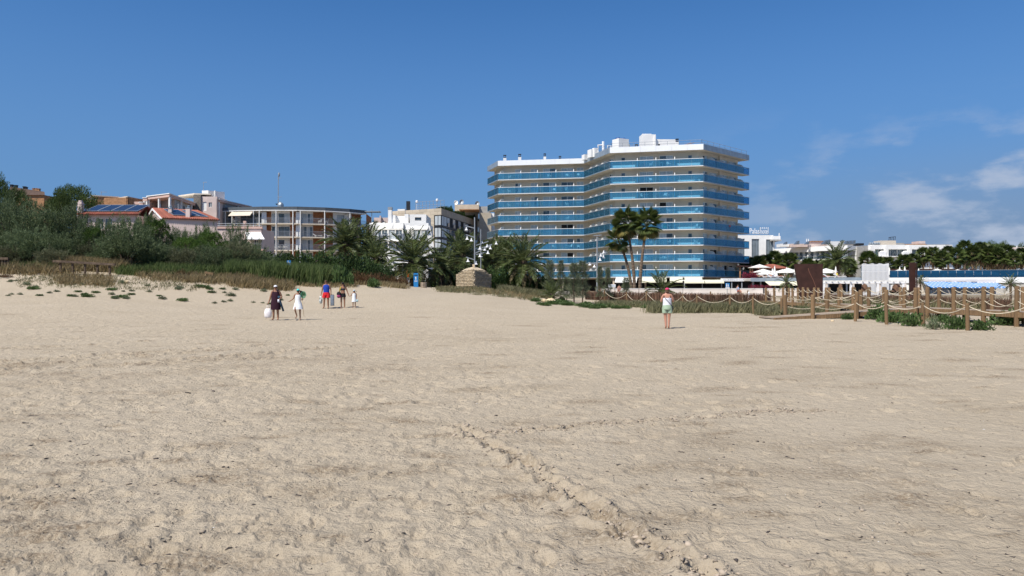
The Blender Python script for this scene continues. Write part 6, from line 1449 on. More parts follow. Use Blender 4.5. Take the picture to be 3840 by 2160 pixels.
for i, (u, vc, Y) in enumerate(row):
    vc += 20 if u < 3450 else 4
    wh = 'before the white tower wing' if u < 2950 else 'before the white balcony wing' if u < 3220 else 'before the white loggia wing' if u < 3480 else 'in the dense row above the blue pool glass'
    p = at(u, Y); p.z = 2.2; t = thing('garden_palm', 'fan palm with brown skirt ' + wh, 'palm', p, 'garden palms ' + wh); z = PZ(vc, Y); s_ = random.uniform(.95, 1.35)
    inst('trunk', TRK, t, p, (0, 0, i), (1, 1, z - p.z)); inst('crown', FP[i % 3][0], t, (p.x, p.y, z), (0, 0, i * 1.3), (s_, s_, s_)); inst('dead_skirt', FP[i % 3][1], t, (p.x, p.y, z), (0, 0, i), (s_, s_, s_))
# hedges between the far palms and a wooded hill behind
for i in range(34):
    u = 2790 + i * 32; where = 'under the far garden palms'
    t = place(HED[i % 2], 'garden_hedge', Vector((PX(u, 152), 152 + i % 3, 2.6)), i, (1.3, 1.0, random.uniform(.7, 1.1) if u < 3450 else random.uniform(1.0, 1.5)), 'dark garden hedge bush ' + where, 'hedge', 'garden hedge bushes')
random.seed(3)
for i in range(22):
    u = random.uniform(3575, 3900) if i > 3 else (3690, 3712, 3755, 3830)[i]; Y = random.uniform(235, 275); vt = np.interp(u, [3570, 3640, 3690, 3760, 3840], [945, 928, 912, 920, 914]) + random.uniform(0, 14); p = Vector((PX(u, Y), Y, 2)); h = PZ(vt, Y) - 2
    place(PIN[i % 2], 'hill_pine', p, i, (.95, .95, h / 5.2), 'dark pine on the wooded rise behind the palm row', 'tree', 'pines on the wooded rise')
for u, vt, Y, lab in ((1405, 838, 165, 'distant pine beside the curved apartments canopy'), (1440, 845, 168, 'distant pine left of the white house')): veg(PIN[0], 'pine_tree', u, vt, 70, Y, lab, 'tree', None, 5.2, 7.2)
q = M(); q.box(PX(1402, 175), PX(1456, 175), 175, 181, 4, PZ(816, 175)); q.box(PX(1423, 174), PX(1428, 174), 174, 174.8, PZ(830, 174), PZ(809, 174)); tag(q.obj('distant_house', W['pinkpale']), 'distant pale house roofline behind the pines', 'house')
# slender saplings before the hotel
def sapling(seed):
    random.seed(seed); n = 3000; z = rng.random(n) ** .9; r = .06 + .5 * (1 - z) ** .7 * (.6 + .4 * np.sin(z * 22 + seed)); a = rng.uniform(0, 6.28, n)
    p = np.stack([np.cos(a) * r * rng.random(n) ** .5, np.sin(a) * r * rng.random(n) ** .5, .45 + z * 3.6], 1); d = np.stack([np.cos(a), np.sin(a), np.full(n, .9)], 1)
    fo = mesh_only('foliage', leaves(p, d, rng.uniform(.14, .36, n), .02, .3), L['sage'])
    def b(q):
        q.tube([(0, 0, -.1), (.04, .02, 1.8), (0, .05, 3.9)], [.045, .03, .008], 6)
        for i in range(12): zz = .5 + i * .26; aa = i * 2.4; q.tube([(0, 0, zz), (math.cos(aa) * .4, math.sin(aa) * .4, zz + .5)], [.014, .005], 4)
    return [('foliage', fo), ('trunk', wood_mesh('trunk', b, W['bark']))]
SAP = [sapling(s) for s in (1, 2)]
for i, (u, vt, Y, w, lab) in enumerate(((2062, 978, 61, 62, 'slender sapling rising from the bushy short palm'), (2104, 978, 63, 48, 'slender sapling beside the bushy short palm'), (2153, 988, 58, 75, 'leaning leafy sapling before the hotel left wing'), (2184, 980, 60, 72, 'densest tall sapling before the inward-angled bay'), (2125, 1040, 60, 50, 'shorter sapling between the tall ones'), (2250, 1000, 66, 42, 'thin sapling beside the bell lamp pole'), (2280, 1005, 67, 40, 'thin sapling left of the white info board'), (2348, 1042, 70, 50, 'small sapling before the tall fan palms'))):
    p = at(u, Y); h = PZ(vt, Y) - p.z; s_ = w / F * Y / 1.1; place(SAP[i % 2], 'sapling', p, i * 1.7, (s_, s_, h / 4.1), lab, 'tree', 'saplings before the hotel')
# bougainvillea on the terrace, roof garden shrubs
for u in (2800, 2815, 2828): place(shrub(L['redflower'], u, .8, .5, 1.1, 700, .14, .09), 'flowering_shrub', Vector((PX(u, 119.2), 119.2, ZT + .01)), 0, 1, 'dark magenta flowering shrub on the terrace by the hotel corner', 'shrub', 'flowering shrubs on the terrace')
for k in range(13):
    fq = FR_.pt(2 + k * 3.6, -.6, 0); place(HED[k % 2], 'roof_shrub', Vector((fq[0], fq[1], PZ(780.5, 175) - .05)), k, (.75, .6, .35 + .2 * (k % 3)), 'green shrub on the roof garden of the stone clad block', 'shrub', 'roof garden shrubs')

# ------------------------------------------------------------------ rope fences and boardwalk
def rope_mesh(m, a, b, sag, r=.018, n=10):
    a, b = Vector(a), Vector(b); m.tube([a.lerp(b, k / n) - Vector((0, 0, sag * 4 * (k / n) * (1 - k / n))) for k in range(n + 1)], r, 5); return m
PROF = [(.5, 0), (.5, .96), (.42, 1.0), (.02, 1.0)]
PST = M().lathe(PROF, n=10).mesh('post'); PST.materials.append(W['wood'])
def post(parent, x, y, z0, z1, r=.075):
    return inst('post', PST, parent, (x, y, z0), (random.gauss(0, .012), random.gauss(0, .012), random.uniform(0, 6)), (r * 2, r * 2, z1 - z0))
random.seed(17)
chain = [(2204, 1088, 75), (2267, 1088, 66), (2350, 1096, 62), (2425, 1095, 57), (2561, 1104, 51), (2614, 1104, 48), (2738, 1108, 45), (2825, 1112, 42.5), (2931, 1117, 40)]
near_ = [(3207, 1125, 33.5), (3325, 1132, 31.5), (3461, 1135, 30), (3629, 1137, 27.5), (3850, 1140, 25.5)]
for nm_, ch_, lab in (('rope_fence', chain, 'rope and timber post fence along the grass before the promenade'), ('rope_fence', near_, 'rope and timber post fence on open sand beside the boardwalk')):
    t = thing(nm_, lab, 'fence', at(ch_[0][0], ch_[0][2])); tops = []
    for u, v, Y in ch_:
        p = at(u, Y); zt = PZ(v, Y); post(t, p.x, p.y, p.z - .25, zt, .07); tops.append(Vector((p.x, p.y, zt - .1)))
    for a, b in zip(tops[:-1], tops[1:]):
        rope_mesh(M(), a, b, (b - a).length * .12).obj('rope', W['rope'], t, True)
# second line of the fence behind, towards the hotel
ch3 = [(2204, 1088, 75), (2300, 1090, 74), (2420, 1092, 72), (2545, 1094, 70), (2660, 1093, 68), (2800, 1089, 66), (2876, 1089, 63)]
t = thing('rope_fence', 'thin rope fence running behind the brushwood screen', 'fence', at(2204, 75)); tops = []
for u, v, Y in ch3: p = at(u, Y); zt = PZ(v, Y); post(t, p.x + .2, p.y + .3, p.z - .2, zt, .06); tops.append(Vector((p.x + .2, p.y + .3, zt - .08)))
for a, b in zip(tops[:-1], tops[1:]): rope_mesh(M(), a, b, .3).obj('rope', W['rope'], t, True)

bw = thing('boardwalk', 'raised timber boardwalk with rope rails and a ramp down to the sand', 'boardwalk', (20.5, 37, 0))
DK = .72
def path_x(y): return float(np.interp(y, [22, 30, 37.6, 60], [20.9, 20.5, 19.95, 20.15]))
PLK = M().box(-.5, .5, -.5, .5, -.04, 0).mesh('plank'); PLK.materials.append(W['plank'])
y = 22.5; WB = 1.85
while y < 60.4:
    inst('plank', PLK, bw, (path_x(y) + WB / 2, y, DK), (0, 0, random.gauss(0, .004)), (WB + random.uniform(-.02, .05), .138, 1)); y += .152
for off in (.12, WB - .12):
    q = M(); ys = [22.4, 26.5, 31, 34, 37.6, 45, 60.4]
    for a, b in zip(ys[:-1], ys[1:]): q.bar((path_x(a) + off, a, DK - .14), (path_x(b) + off, b, DK - .14), .10, .19)
    q.obj('joist', W['wood'], bw)
q = M()
ys = [22.4, 26.5, 31, 34, 37.6, 45, 60.4]
for a, b in zip(ys[:-1], ys[1:]): q.bar((path_x(a) - .03, a, DK - .1), (path_x(b) - .03, b, DK - .1), .04, .22)
q.obj('edge_board', W['wood'], bw)
prevs = [None, None]
k = 0; y = 24.3
while y < 60:
    for i, off in enumerate((-.04, WB + .04)):
        x = path_x(y) + off; yy_ = y + (0 if i == 0 else .25); gz = GZ(x, yy_); zt = DK + 1.05 + random.gauss(0, .012); skip = i == 0 and 35.6 < y < 37.0
        post(bw, x, yy_, gz - .3, zt, .095); p = Vector((x, yy_, zt))
        if prevs[i] is not None and not skip:
            for dz in (.1, .58): rope_mesh(M(), prevs[i] - Vector((0, 0, dz)), p - Vector((0, 0, dz)), random.uniform(.2, .3), .015).obj('rope', W['rope'], bw, True)
        prevs[i] = p
    y += 1.9
# the ramp
Rs, Re = Vector((12.7, 35.9)), Vector((19.9, 36.4)); rl_ = (Re - Rs).length; rd = (Re - Rs) / rl_; rn = Vector((-rd.y, rd.x)); zs = GZ(Rs.x, Rs.y) + .06
n = int(rl_ / .152)
for i in range(n):
    s_ = (i + .5) * .152; k = s_ / rl_; c = Rs + rd * s_ + rn * .85
    inst('plank', PLK, bw, (c.x, c.y, zs + (DK - zs) * k), (0, -math.atan2(DK - zs, rl_), math.atan2(rd.y, rd.x)), (.14, 1.7, 1))
for off in (-.03, 1.72):
    q = M(); a, b = Rs + rn * off, Re + rn * off; q.bar((a.x, a.y, zs - .09), (b.x, b.y, DK - .1), .05, .2); q.obj('ramp_stringer', W['wood'], bw)
for off, ss in ((-.12, (1.9, 4.1, 5.6, 7.1)), (1.82, (1.4, 3.6, 5.4))):
    pv_ = None
    for s_ in ss:
        c = Rs + rd * s_ + rn * off; zt = zs + (DK - zs) * s_ / rl_ + 1.02; post(bw, c.x, c.y, GZ(c.x, c.y) - .3, zt, .1); p = Vector((c.x, c.y, zt))
        if pv_ is not None:
            for dz in (.1, .55): rope_mesh(M(), pv_ - Vector((0, 0, dz)), p - Vector((0, 0, dz)), .24, .015).obj('rope', W['rope'], bw, True)
        pv_ = p
# brushwood screens: bundles of sticks
def brush(name, lab, pts, h, n):
    P0 = []; D0 = []; hh = []
    for (u0, Y0), (u1, Y1) in zip(pts[:-1], pts[1:]):
        k = rng.random(n); Yv = Y0 + (Y1 - Y0) * k; x = PX(u0, Y0) + (PX(u1, Y1) - PX(u0, Y0)) * k; yv = Yv + rng.normal(0, .05, n); P0.append(np.stack([x, yv, ground_np(x, yv) - .05], 1)); hh.append(rng.uniform(.75, 1.1, n) * h); D0.append(np.stack([rng.normal(0, .07, n), rng.normal(0, .05, n), np.ones(n)], 1))
    p, d, h_ = np.concatenate(P0), unit(np.concatenate(D0)), np.concatenate(hh); s = unit(np.cross(d, rng.normal(0, 1, d.shape))) * .018; t_ = p + d * h_[:, None]
    v = np.stack([p - s, p + s, t_ + s * .4, t_ - s * .4], 1).reshape(-1, 4 * 3).reshape(-1, 3)
    t = thing(name, lab, 'fence', Vector(p[0])); o = npmesh('stick', v, np.arange(len(v)).reshape(-1, 4), W['brush'], t); o['kind'] = 'stuff'
    q = M()
    for (u0, Y0), (u1, Y1) in zip(pts[:-1], pts[1:]):
        a, b = at(u0, Y0), at(u1, Y1)
        for z in (.3, h * .8): q.tube([a + Vector((0, -.06, z)), b + Vector((0, -.06, z))], .02, 4)
    q.obj('binding_wire', W['brush'], t); return t
brush('brushwood_fence', 'dark brown brushwood fence behind the rope posts', [(2195, 69), (2420, 66), (2640, 61), (2890, 60.5)], .85, 1500)
brush('brushwood_fence', 'ragged brown brushwood strip behind the boardwalk', [(3090, 62), (3330, 58), (3560, 52), (3790, 47)], .8, 1100)
# timber beams half buried on the dune
for u0, v0, u1, v1, Y, lab in ((200, 979, 432, 992, 55, 'long dark timber rail lying along the dune'), (-20, 969, 32, 970, 56, 'short dark timber rail end at the dune edge'), (770, 1022, 800, 1028, 56, 'orange brown broken timber among the dune grass')):
    q = M(); q.bar(P(u0, v0, Y), P(u1, v1, Y), .16, .17)
    for k in range(5): c = P(u0, v0, Y).lerp(P(u1, v1, Y), (k + .5) / 5); q.cbox((c.x, c.y + .1, GZ(c.x, c.y) - .2), .12, .12, max(.1, c.z - GZ(c.x, c.y) + .15))
    tag(q.obj('timber_rail', W['wood'] if u0 > 700 else W['bark']), lab, 'rail')

# ------------------------------------------------------------------ stone hut, blue totem, bell lamps, signs
hut_ = thing('stone_hut', 'small rounded dry stone hut with one sunlit face on the dune', 'hut', at(1778, 72))
A, B, C = Vector((PX(1709, 73.5), 73.5)), Vector((PX(1777, 71), 71)), Vector((PX(1843, 73.2), 73.2)); zg = GZ(B.x, B.y) - .2; ze_, zr_ = PZ(1026, 72), PZ(1005, 72)
def prof(k, side):                  # wall top from the corner to the side
    return zr_ - .10 + (ze_ - zr_) * (k ** 1.5)
core_ = M(); D_ = B + (A - B) + (C - B); nst = 10
for (p, q_) in ((B, A), (B, C)):
    fc = Face(A, B) if q_ is A else Face(B, C)
    for i in range(nst):
        k0, k1 = i / nst, (i + 1) / nst; a, b = p.lerp(q_, k0) - fc.n * .12, p.lerp(q_, k1) - fc.n * .12
        core_.quad((*a, zg), (*b, zg), (*b, prof(k1, 0)), (*a, prof(k0, 0)))
dm = M(); N_ = 8
def roofpt(i, j):
    a, b = i / N_, j / N_; p = B + (A - B) * a + (C - B) * b; kk = max(a, b) if True else 0; e = min(1, math.hypot((a - .45) / .62, (b - .45) / .62)); return (p.x, p.y, (zr_ + .12) - (zr_ + .12 - ze_ - .02) * e ** 2)
for i in range(N_):
    for j in range(N_): dm.quad(roofpt(i, j), roofpt(i + 1, j), roofpt(i + 1, j + 1), roofpt(i, j + 1))
dm.obj('rubble_roof', W['rubble'], hut_)
for (p, q_) in ((A, D_), (C, D_)): core_.quad((*p, zg), (*q_, zg), (*q_, ze_), (*p, ze_))
core_.obj('core', W['mortar'], hut_)
STN = []
for s_ in range(4):
    random.seed(s_); q = M(); q.ball((0, 0, 0), .5, .5, .5, 7, 4); q.v = [(x * random.uniform(.75, 1.15), y * random.uniform(.8, 1.2), z * random.uniform(.75, 1.15)) for x, y, z in q.v]; me = q.mesh('stone'); me.materials.append(W['rubble']); STN.append(me)
random.seed(8)
for fc in (Face(A, B), Face(B, C)):
    z = zg + .1; r_ = 0
    while z < zr_:
        h = random.uniform(.12, .17); s_ = random.uniform(0, .12)
        while s_ < fc.L:
            w = random.uniform(.14, .30); kk = (s_ + w / 2) / fc.L; kk = 1 - kk if fc.p1 == B else kk
            if z + h * .5 < prof(min(1, max(0, kk)), 0) and s_ + w < fc.L + .05: inst('stone', random.choice(STN), hut_, fc.pt(s_ + w / 2, -.04, z + h / 2), (random.gauss(0, .1), random.gauss(0, .12), math.atan2(fc.d.y, fc.d.x)), (w * 1.02, .2, h * 1.08))
            s_ += w
        z += h * .94; r_ += 1
q = M(); q.cbox((PX(1776, 72.5), 72.5, zr_ - .1), .22, .22, PZ(991, 72.5) - zr_ + .1); q.obj('chimney_post', W['limestone'], hut_)

tm = thing('blue_totem', 'tall blue information totem with white print at the path', 'sign', at(1559, 66))
Y = 66; q = M(); q.box(PX(1551, Y), PX(1568, Y), Y, Y + .14, GZ(PX(1559, Y), Y) - .1, PZ(1024, Y)); q.obj('panel', W['bluepanel'], tm)
q = M(); q.box(PX(1553, Y), PX(1566, Y), Y - .006, Y - .001, PZ(1034, Y), PZ(1030, Y)); q.obj('dark_header', W['dark'], tm)
q = M(); q.box(PX(1558, Y), PX(1561, Y), Y - .006, Y - .001, PZ(1049, Y), PZ(1038, Y)); q.box(PX(1556.5, Y), PX(1558, Y), Y - .006, Y - .001, PZ(1042, Y), PZ(1040, Y)); q.obj('white_numeral', W['signwhite'], tm)
q = M()
for v in (1052, 1055): q.box(PX(1554, Y), PX(1565, Y), Y - .006, Y - .001, PZ(v + 1.2, Y), PZ(v, Y))
q.obj('white_text_lines', W['signwhite'], tm)
bn = thing('slatted_bin', 'squat slatted wooden litter bin beside the blue totem', 'bin', at(1589, 65)); p = at(1589, 65)
for k in range(14): a = k * 2 * math.pi / 14; q = M(); q.cbox((p.x + .26 * math.cos(a), p.y + .26 * math.sin(a), p.z - .05), .03, .09, .55, a); q.obj('slat', W['plank'], bn)
q = M(); q.lathe([(.22, 0), (.24, .5), (.2, .5), (.02, .05)], p, 12); q.obj('liner', W['dark'], bn)
bs = thing('blue_access_sign', 'small blue access sign standing in the reeds', 'sign', at(1084, 60)); q = M(); q.box(PX(1077, 60), PX(1092, 60), 59.9, 59.94, PZ(994, 60), PZ(977, 60)); q.obj('panel', W['bluepanel'], bs); q = M(); p = at(1084, 60); q.tube([(p.x, 59.97, p.z - .2), (p.x, 59.97, PZ(978, 60))], .025, 6); q.obj('pole', W['steel'], bs)
q = M(); c = P(1082, 988, 59.88); q.tube([c + Vector((.08 * math.cos(a), 0, .08 * math.sin(a))) for a in [i * .5 - .2 for i in range(11)]], .013, 4); q.bar(c + Vector((-.01, 0, .02)), c + Vector((-.02, 0, .17)), .03, .01); q.ball(c + Vector((-.03, 0, .2)), .025, .01, .025, 6, 4); q.bar(c + Vector((0, 0, .06)), c + Vector((.09, 0, .06)), .01, .03); q.bar(c + Vector((.09, 0, .06)), c + Vector((.13, 0, -.06)), .01, .03); q.obj('wheelchair_symbol', W['signwhite'], bs)

BELL = M().lathe([(.02, .32), (.05, .30), (.07, .18), (.11, .08), (.2, 0), (.17, .0), (.05, .14)], n=10); BELLM = BELL.mesh('bell_shade'); BELLM.materials.append(W['lampwhite'])
def bell_lamp(lab, u, Y, vt, arms, r=.085):
    p = at(u, Y); t = thing('bell_lamp_post', lab, 'street lamp', p, 'bell lamp posts'); zt = PZ(vt, Y)
    q = M(); q.tube([p - Vector((0, 0, .3)), (p.x, p.y, zt)], [r, r * .75], 8); q.obj('pole', W['steel'], t)
    for (u0, v0, u1, v1, bells) in arms:
        q = M(); q.bar(P(u0, v0, Y), P(u1, v1, Y), .07, .09); a = q.obj('arm', W['steel'], t)
        for bu, bv in bells:
            c = P(bu, bv, Y + random.uniform(-.4, .4)); inst('bell_shade', BELLM, a, c - Vector((0, 0, .16)), (0, 0, 0), (1.05, 1.05, 1.05))
bell_lamp('tallest grey lamp post with white bell shades, rising behind the stone hut roof', 1780, 78, 815, [(1745, 846, 1779, 856, [(1749, 858)]), (1748, 880, 1779, 890, [(1752, 893), (1768, 899)]), (1781, 950, 1842, 920, [(1800, 930), (1827, 922), (1800, 958), (1830, 946)]), (1748, 964, 1779, 974, [(1755, 976), (1785, 986)])])
bell_lamp('lamp post with clustered white bells right of the stone hut lamp', 1803, 84, 860, [(1785, 920, 1832, 905, [(1808, 908), (1818, 934)]), (1790, 935, 1845, 916, [(1839, 929), (1861, 911)]), (1785, 955, 1828, 944, [(1804, 950), (1804, 958)])], .07)
bell_lamp('bell lamp post in front of the hotel inward bay', 2239, 80, 888, [(2225, 884, 2256, 881, []), (2206, 984, 2238, 992, [(2212, 989), (2229, 997)]), (2240, 966, 2274, 944, [(2264, 945), (2253, 956), (2250, 972), (2263, 962)])])
# promenade signs
t = thing('blue_traffic_sign', 'blue and white square traffic sign on a thin pole before the restaurant', 'sign', at(2727, 90)); q = M(); p = at(2727, 90); q.tube([(p.x, 90, p.z - .2), (p.x, 90, PZ(1062, 90))], .035, 6); q.obj('pole', W['steel'], t)
q = M(); q.box(PX(2720, 90), PX(2735, 90), 89.9, 89.94, PZ(1077, 90), PZ(1061, 90)); q.obj('panel', W['bluepanel'], t); q = M(); q.box(PX(2720, 90), PX(2735, 90), 89.9, 89.94, PZ(1082, 90), PZ(1077.5, 90)); q.obj('sub_panel', W['signwhite'], t)
q = M(); q.ball(P(2725, 1065, 89.88), .06, .01, .06, 6, 4); q.bar(P(2725, 1067, 89.88), P(2725, 1072, 89.88), .12, .01); q.bar(P(2724.3, 1072, 89.88), P(2723.5, 1076, 89.88), .05, .01); q.bar(P(2725.7, 1072, 89.88), P(2726.5, 1076, 89.88), .05, .01); q.ball(P(2731, 1067.5, 89.88), .05, .01, .05, 6, 4); q.bar(P(2731, 1069, 89.88), P(2731, 1073, 89.88), .09, .01); q.bar(P(2731, 1073, 89.88), P(2731, 1076, 89.88), .07, .01); q.obj('pedestrian_symbols', W['signwhite'], t)
t = thing('info_board', 'white information board with pale print before the hotel', 'sign', at(2294, 92)); q = M(); q.box(PX(2281, 92), PX(2308, 92), 91.9, 91.97, PZ(1078, 92), PZ(1066, 92)); q.obj('board', W['signwhite'], t); q = M()
for u in (2283, 2306): p = at(u, 92); q.cbox((p.x, 92.05, p.z - .2), .07, .07, PZ(1068, 92) - p.z + .2)
q.obj('legs', W['steel'], t); q = M()
for v in (1068.5, 1071, 1074): q.box(PX(2284, 92), PX(2300 + (v - 1066), 92), 91.893, 91.897, PZ(v + .9, 92), PZ(v, 92))
q.obj('print_lines', mat('pale_blue_print', (.35, .5, .6), .6), t)
t = thing('white_bollard', 'slim white bollard beside the seated person', 'bollard', at(2808, 62)); q = M(); p = at(2808, 62); q.lathe([(.09, 0), (.09, .6), (.05, .72), (.01, .74)], p + Vector((0, 0, .2)), 10); q.obj('shaft', W['signwhite'], t); q = M(); q.lathe([(.12, 0), (.12, .2), (.09, .22)], p, 10); q.obj('foot', W['steel'], t)
# flower planters on the wall
for u in (2838, 2870): place(shrub(L['redflower'], u, .9, .4, .5, 500, .12, .08), 'flower_box', Vector((PX(u, 90.5), 90.8, PZ(1084, 90))), 0, 1, 'low red flowers behind the white wall', 'plant', 'red flowers behind the white wall')
# beach shop bits under the palms
t = thing('beach_shop', 'beach shop stall hung with bright inflatables under the palms', 'stall', at(1495, 86)); p = at(1495, 86)
q = M(); q.box(PX(1480, 86), PX(1484, 86), 85.9, 86, p.z, PZ(985, 86)); q.box(PX(1520, 86), PX(1523, 86), 85.9, 86, p.z, PZ(985, 86)); q.obj('post', W['signwhite'], t); q = M(); q.hexa([P(1472, 988, 85), P(1530, 990, 85), P(1530, 985, 88), P(1472, 983, 88), P(1472, 985, 85), P(1530, 987, 85), P(1530, 982, 88), P(1472, 980, 88)]); q.obj('canopy', W['fabric'], t)
for u, v0, v1, col, nm, lab in ((1464, 1010, 1024, (.6, .75, .75), 'inflatable_ring', 'pale blue white inflatable hung left of the shop stall'), (1500, 998, 1030, (.35, .03, .06), 'hung_towel', 'dark red towel hung at the shop stall'), (1510, 1003, 1028, (.25, .3, .4), 'hung_towel', 'grey blue towel hung at the shop stall'), (1478, 1018, 1034, (.55, .7, .05), 'inflatable_float', 'yellow green inflatable float leaning by the stall'), (1490, 1015, 1034, (.7, .75, .1), 'inflatable_float', 'bright yellow inflatable float under the stall'), (1531, 1014, 1040, (.75, .10, .01), 'inflatable_float', 'orange red upright inflatable beside the palm trunk'), (1521, 998, 1012, (.75, .75, .8), 'inflatable_ring', 'white inflatable ring hung beside the palm trunk'), (1628, 1012, 1022, (.6, .7, .8), 'inflatable_float', 'white and blue inflatable right of the big palm'), (1636, 1009, 1016, (.6, .05, .08), 'hung_towel', 'small red towel among the palms')):
    Y = 85; h = (v1 - v0) / F * Y; c = P(u, (v0 + v1) / 2, Y); q = M(); mt = mat('bright_vinyl', col, .35, .1, 3)
    if nm == 'inflatable_ring':
        R0 = h * .34; q.tube([c + Vector((R0 * math.cos(a), R0 * .3 * math.sin(a), R0 * math.sin(a))) for a in [i * 2 * math.pi / 12 for i in range(13)]], h * .15, 7, False)
    elif nm == 'hung_towel':
        for i in range(5): q.quad(*[(c.x + (i + a - 2.5) * .08, c.y + .04 * math.sin((i + a) * 1.7), c.z + b * h / 2) for a, b in ((0, -1), (1, -1), (1, 1), (0, 1))])
    else: q.loft([((c.x + .1 * math.sin(k), c.y, c.z - h / 2 + h * k / 6), .08 + .2 * math.sin(math.pi * (.1 + .8 * k / 6)), .07 + .06 * math.sin(math.pi * k / 6)) for k in range(7)], 10, True)
    tag(q.obj(nm, mt, None, True), lab, 'towel' if 'towel' in nm else 'inflatable')
# white domed heaters on the roof terrace of the stone clad block
HT = M(); HT.lathe([(.25, 0), (.25, .1), (.05, .15), (.05, 1.9), (.32, 2.0), (.30, 2.45), (.1, 2.6), (.01, 2.62)], n=10); HTM = HT.mesh('patio_heater'); HTM.materials.append(W['lampwhite'])
for u, Y_, lab in ((1563, 181, 'white domed patio heater on the roof terrace, nearer the black flue'), (1639, 178, 'white domed patio heater on the roof terrace, at the building corner')):
    o = bpy.data.objects.new('patio_heater', HTM); COL.objects.link(o); o.location = (PX(u, Y_), Y_, PZ(780.5, 175) + .01); tag(o, lab, 'heater')
# rocks
random.seed(12)
for u, Y, s_, lab in ((2040, 58, .55, 'pale rounded boulder left of the short bushy palm'), (2066, 57, .85, 'orange tinted boulder under the short bushy palm'), (2092, 58, .4, 'small boulder right of the short bushy palm'), (785, 56.5, .8, 'pale orange rock among the dune grass'), (1385, 59, .45, 'pale rock on the dune behind the couple'), (3122, 33.8, .18, 'grey stone beside the thick ramp post'), (475, 53, .45, 'white broken slab on the dune'), (345, 54.5, .4, 'white rubble piece in the dune grass')):
    q = M(); q.ball((0, 0, 0), .5, .4, .3, 9, 6); q.v = [(x * random.uniform(.85, 1.15), y * random.uniform(.85, 1.15), z * random.uniform(.8, 1.2)) for x, y, z in q.v]; p = at(u, Y); q.v = [(x * s_ + p.x, y * s_ + p.y, z * s_ + p.z + .12 * s_) for x, y, z in q.v]; tag(q.obj('boulder', W['limestone'], None, True), lab, 'rock')

# ------------------------------------------------------------------ litter on the sand
random.seed(44)
for i, (u, v, L_, th) in enumerate(((95, 1583, 26, 7), (845, 1730, 28, 9), (750, 1772, 30, 7), (1460, 1768, 22, 9), (320, 1655, 20, 6), (130, 1552, 45, 5), (270, 1494, 30, 5), (705, 1475, 20, 7), (800, 1463, 12, 7), (490, 1627, 34, 4), (1860, 1548, 10, 8), (2100, 1900, 18, 6), (2620, 2135, 30, 12), (585, 1708, 18, 10), (2555, 1685, 20, 6), (3390, 1630, 16, 5), (2880, 1980, 18, 9), (480, 2005, 30, 8), (420, 2080, 26, 8), (1120, 1845, 26, 8), (3300, 1320, 14, 3), (560, 2030, 14, 9))):
    Y = (CZ - .03) * F / (v - HV); x = PX(u, Y); z = HZ(x, Y); ln, r = L_ / F * Y, max(.006, th / F * Y * .45); a = random.uniform(-.5, .5)
    q = M(); n = 6; q.tube([(x + ln * (k / n - .5) * math.cos(a), Y + ln * (k / n - .5) * math.sin(a) * 1.5, z + r * .5 + random.uniform(-.3, .4) * r) for k in range(n + 1)], [r * random.uniform(.5, 1.1) for _ in range(n + 1)], 6)
    tag(q.obj('driftwood_piece', W['drift'], None, True), 'small dark piece of driftwood lying on the sand', 'driftwood', 'driftwood bits on the sand')
def specks(name, n, lab, m, smin, smax, Y0, Y1, flat, zones=None):
    V, Fs, o = [], [], 0; base = np.array([(1, 0, 0), (-.5, .87, 0), (-.5, -.87, 0), (0, 0, 1.), (0, 0, -.6)]); fc = np.array([(0, 1, 3), (1, 2, 3), (2, 0, 3), (1, 0, 4), (2, 1, 4), (0, 2, 4)])
    for k in range(n):
        if zones is None: Y = Y0 * math.exp(random.random() * math.log(Y1 / Y0)); x = random.uniform(-.95, .95) * Y
        else:
            a, b, w = random.choice(zones); f = random.random(); x = a[0] + (b[0] - a[0]) * f + random.gauss(0, w); Y = a[1] + (b[1] - a[1]) * f + random.gauss(0, w)
        if Y < 2.6 or abs(x / Y) > 1.4: continue
        s_ = random.uniform(smin, smax) * (1 if random.random() < .85 else 1.8); a = random.uniform(0, 6.28); st = random.uniform(.5, 2.2)
        c, s2 = math.cos(a), math.sin(a); v = base * np.array([s_ * st, s_, s_ * flat]) * rng.uniform(.7, 1.3, (5, 1)); v = np.stack([v[:, 0] * c - v[:, 1] * s2, v[:, 0] * s2 + v[:, 1] * c, v[:, 2]], 1) + np.array([x, Y, HZ(x, Y) + s_ * flat * .3])
        V.append(v); Fs.append(fc + o); o += 5
    return tag(npmesh(name, np.concatenate(V), np.concatenate(Fs), m), lab, 'litter', kind='stuff')
specks('dark_litter', 2600, 'specks of dark seaweed and bark litter on the sand', W['drift'], .004, .014, 3.2, 34, .4)
SANDC = mat('sand_crumbs', (.36, .295, .225), .95, .2, 8, island=.25)
specks('sand_crumbs', 3600, 'crumbs of broken sand crust', SANDC, .004, .013, 3.2, 16, .45)
specks('track_clods', 2600, 'clods of sand thrown up along the tracks', SANDC, .006, .02, 3, 30, .6, [(a, b, .09) for tr_ in (TR1, TR2) for a, b in zip(tr_[:-1], tr_[1:])])
specks('shell_bits', 260, 'tiny white shell fragments on the sand', W['signwhite'], .003, .006, 3.2, 12, .4)

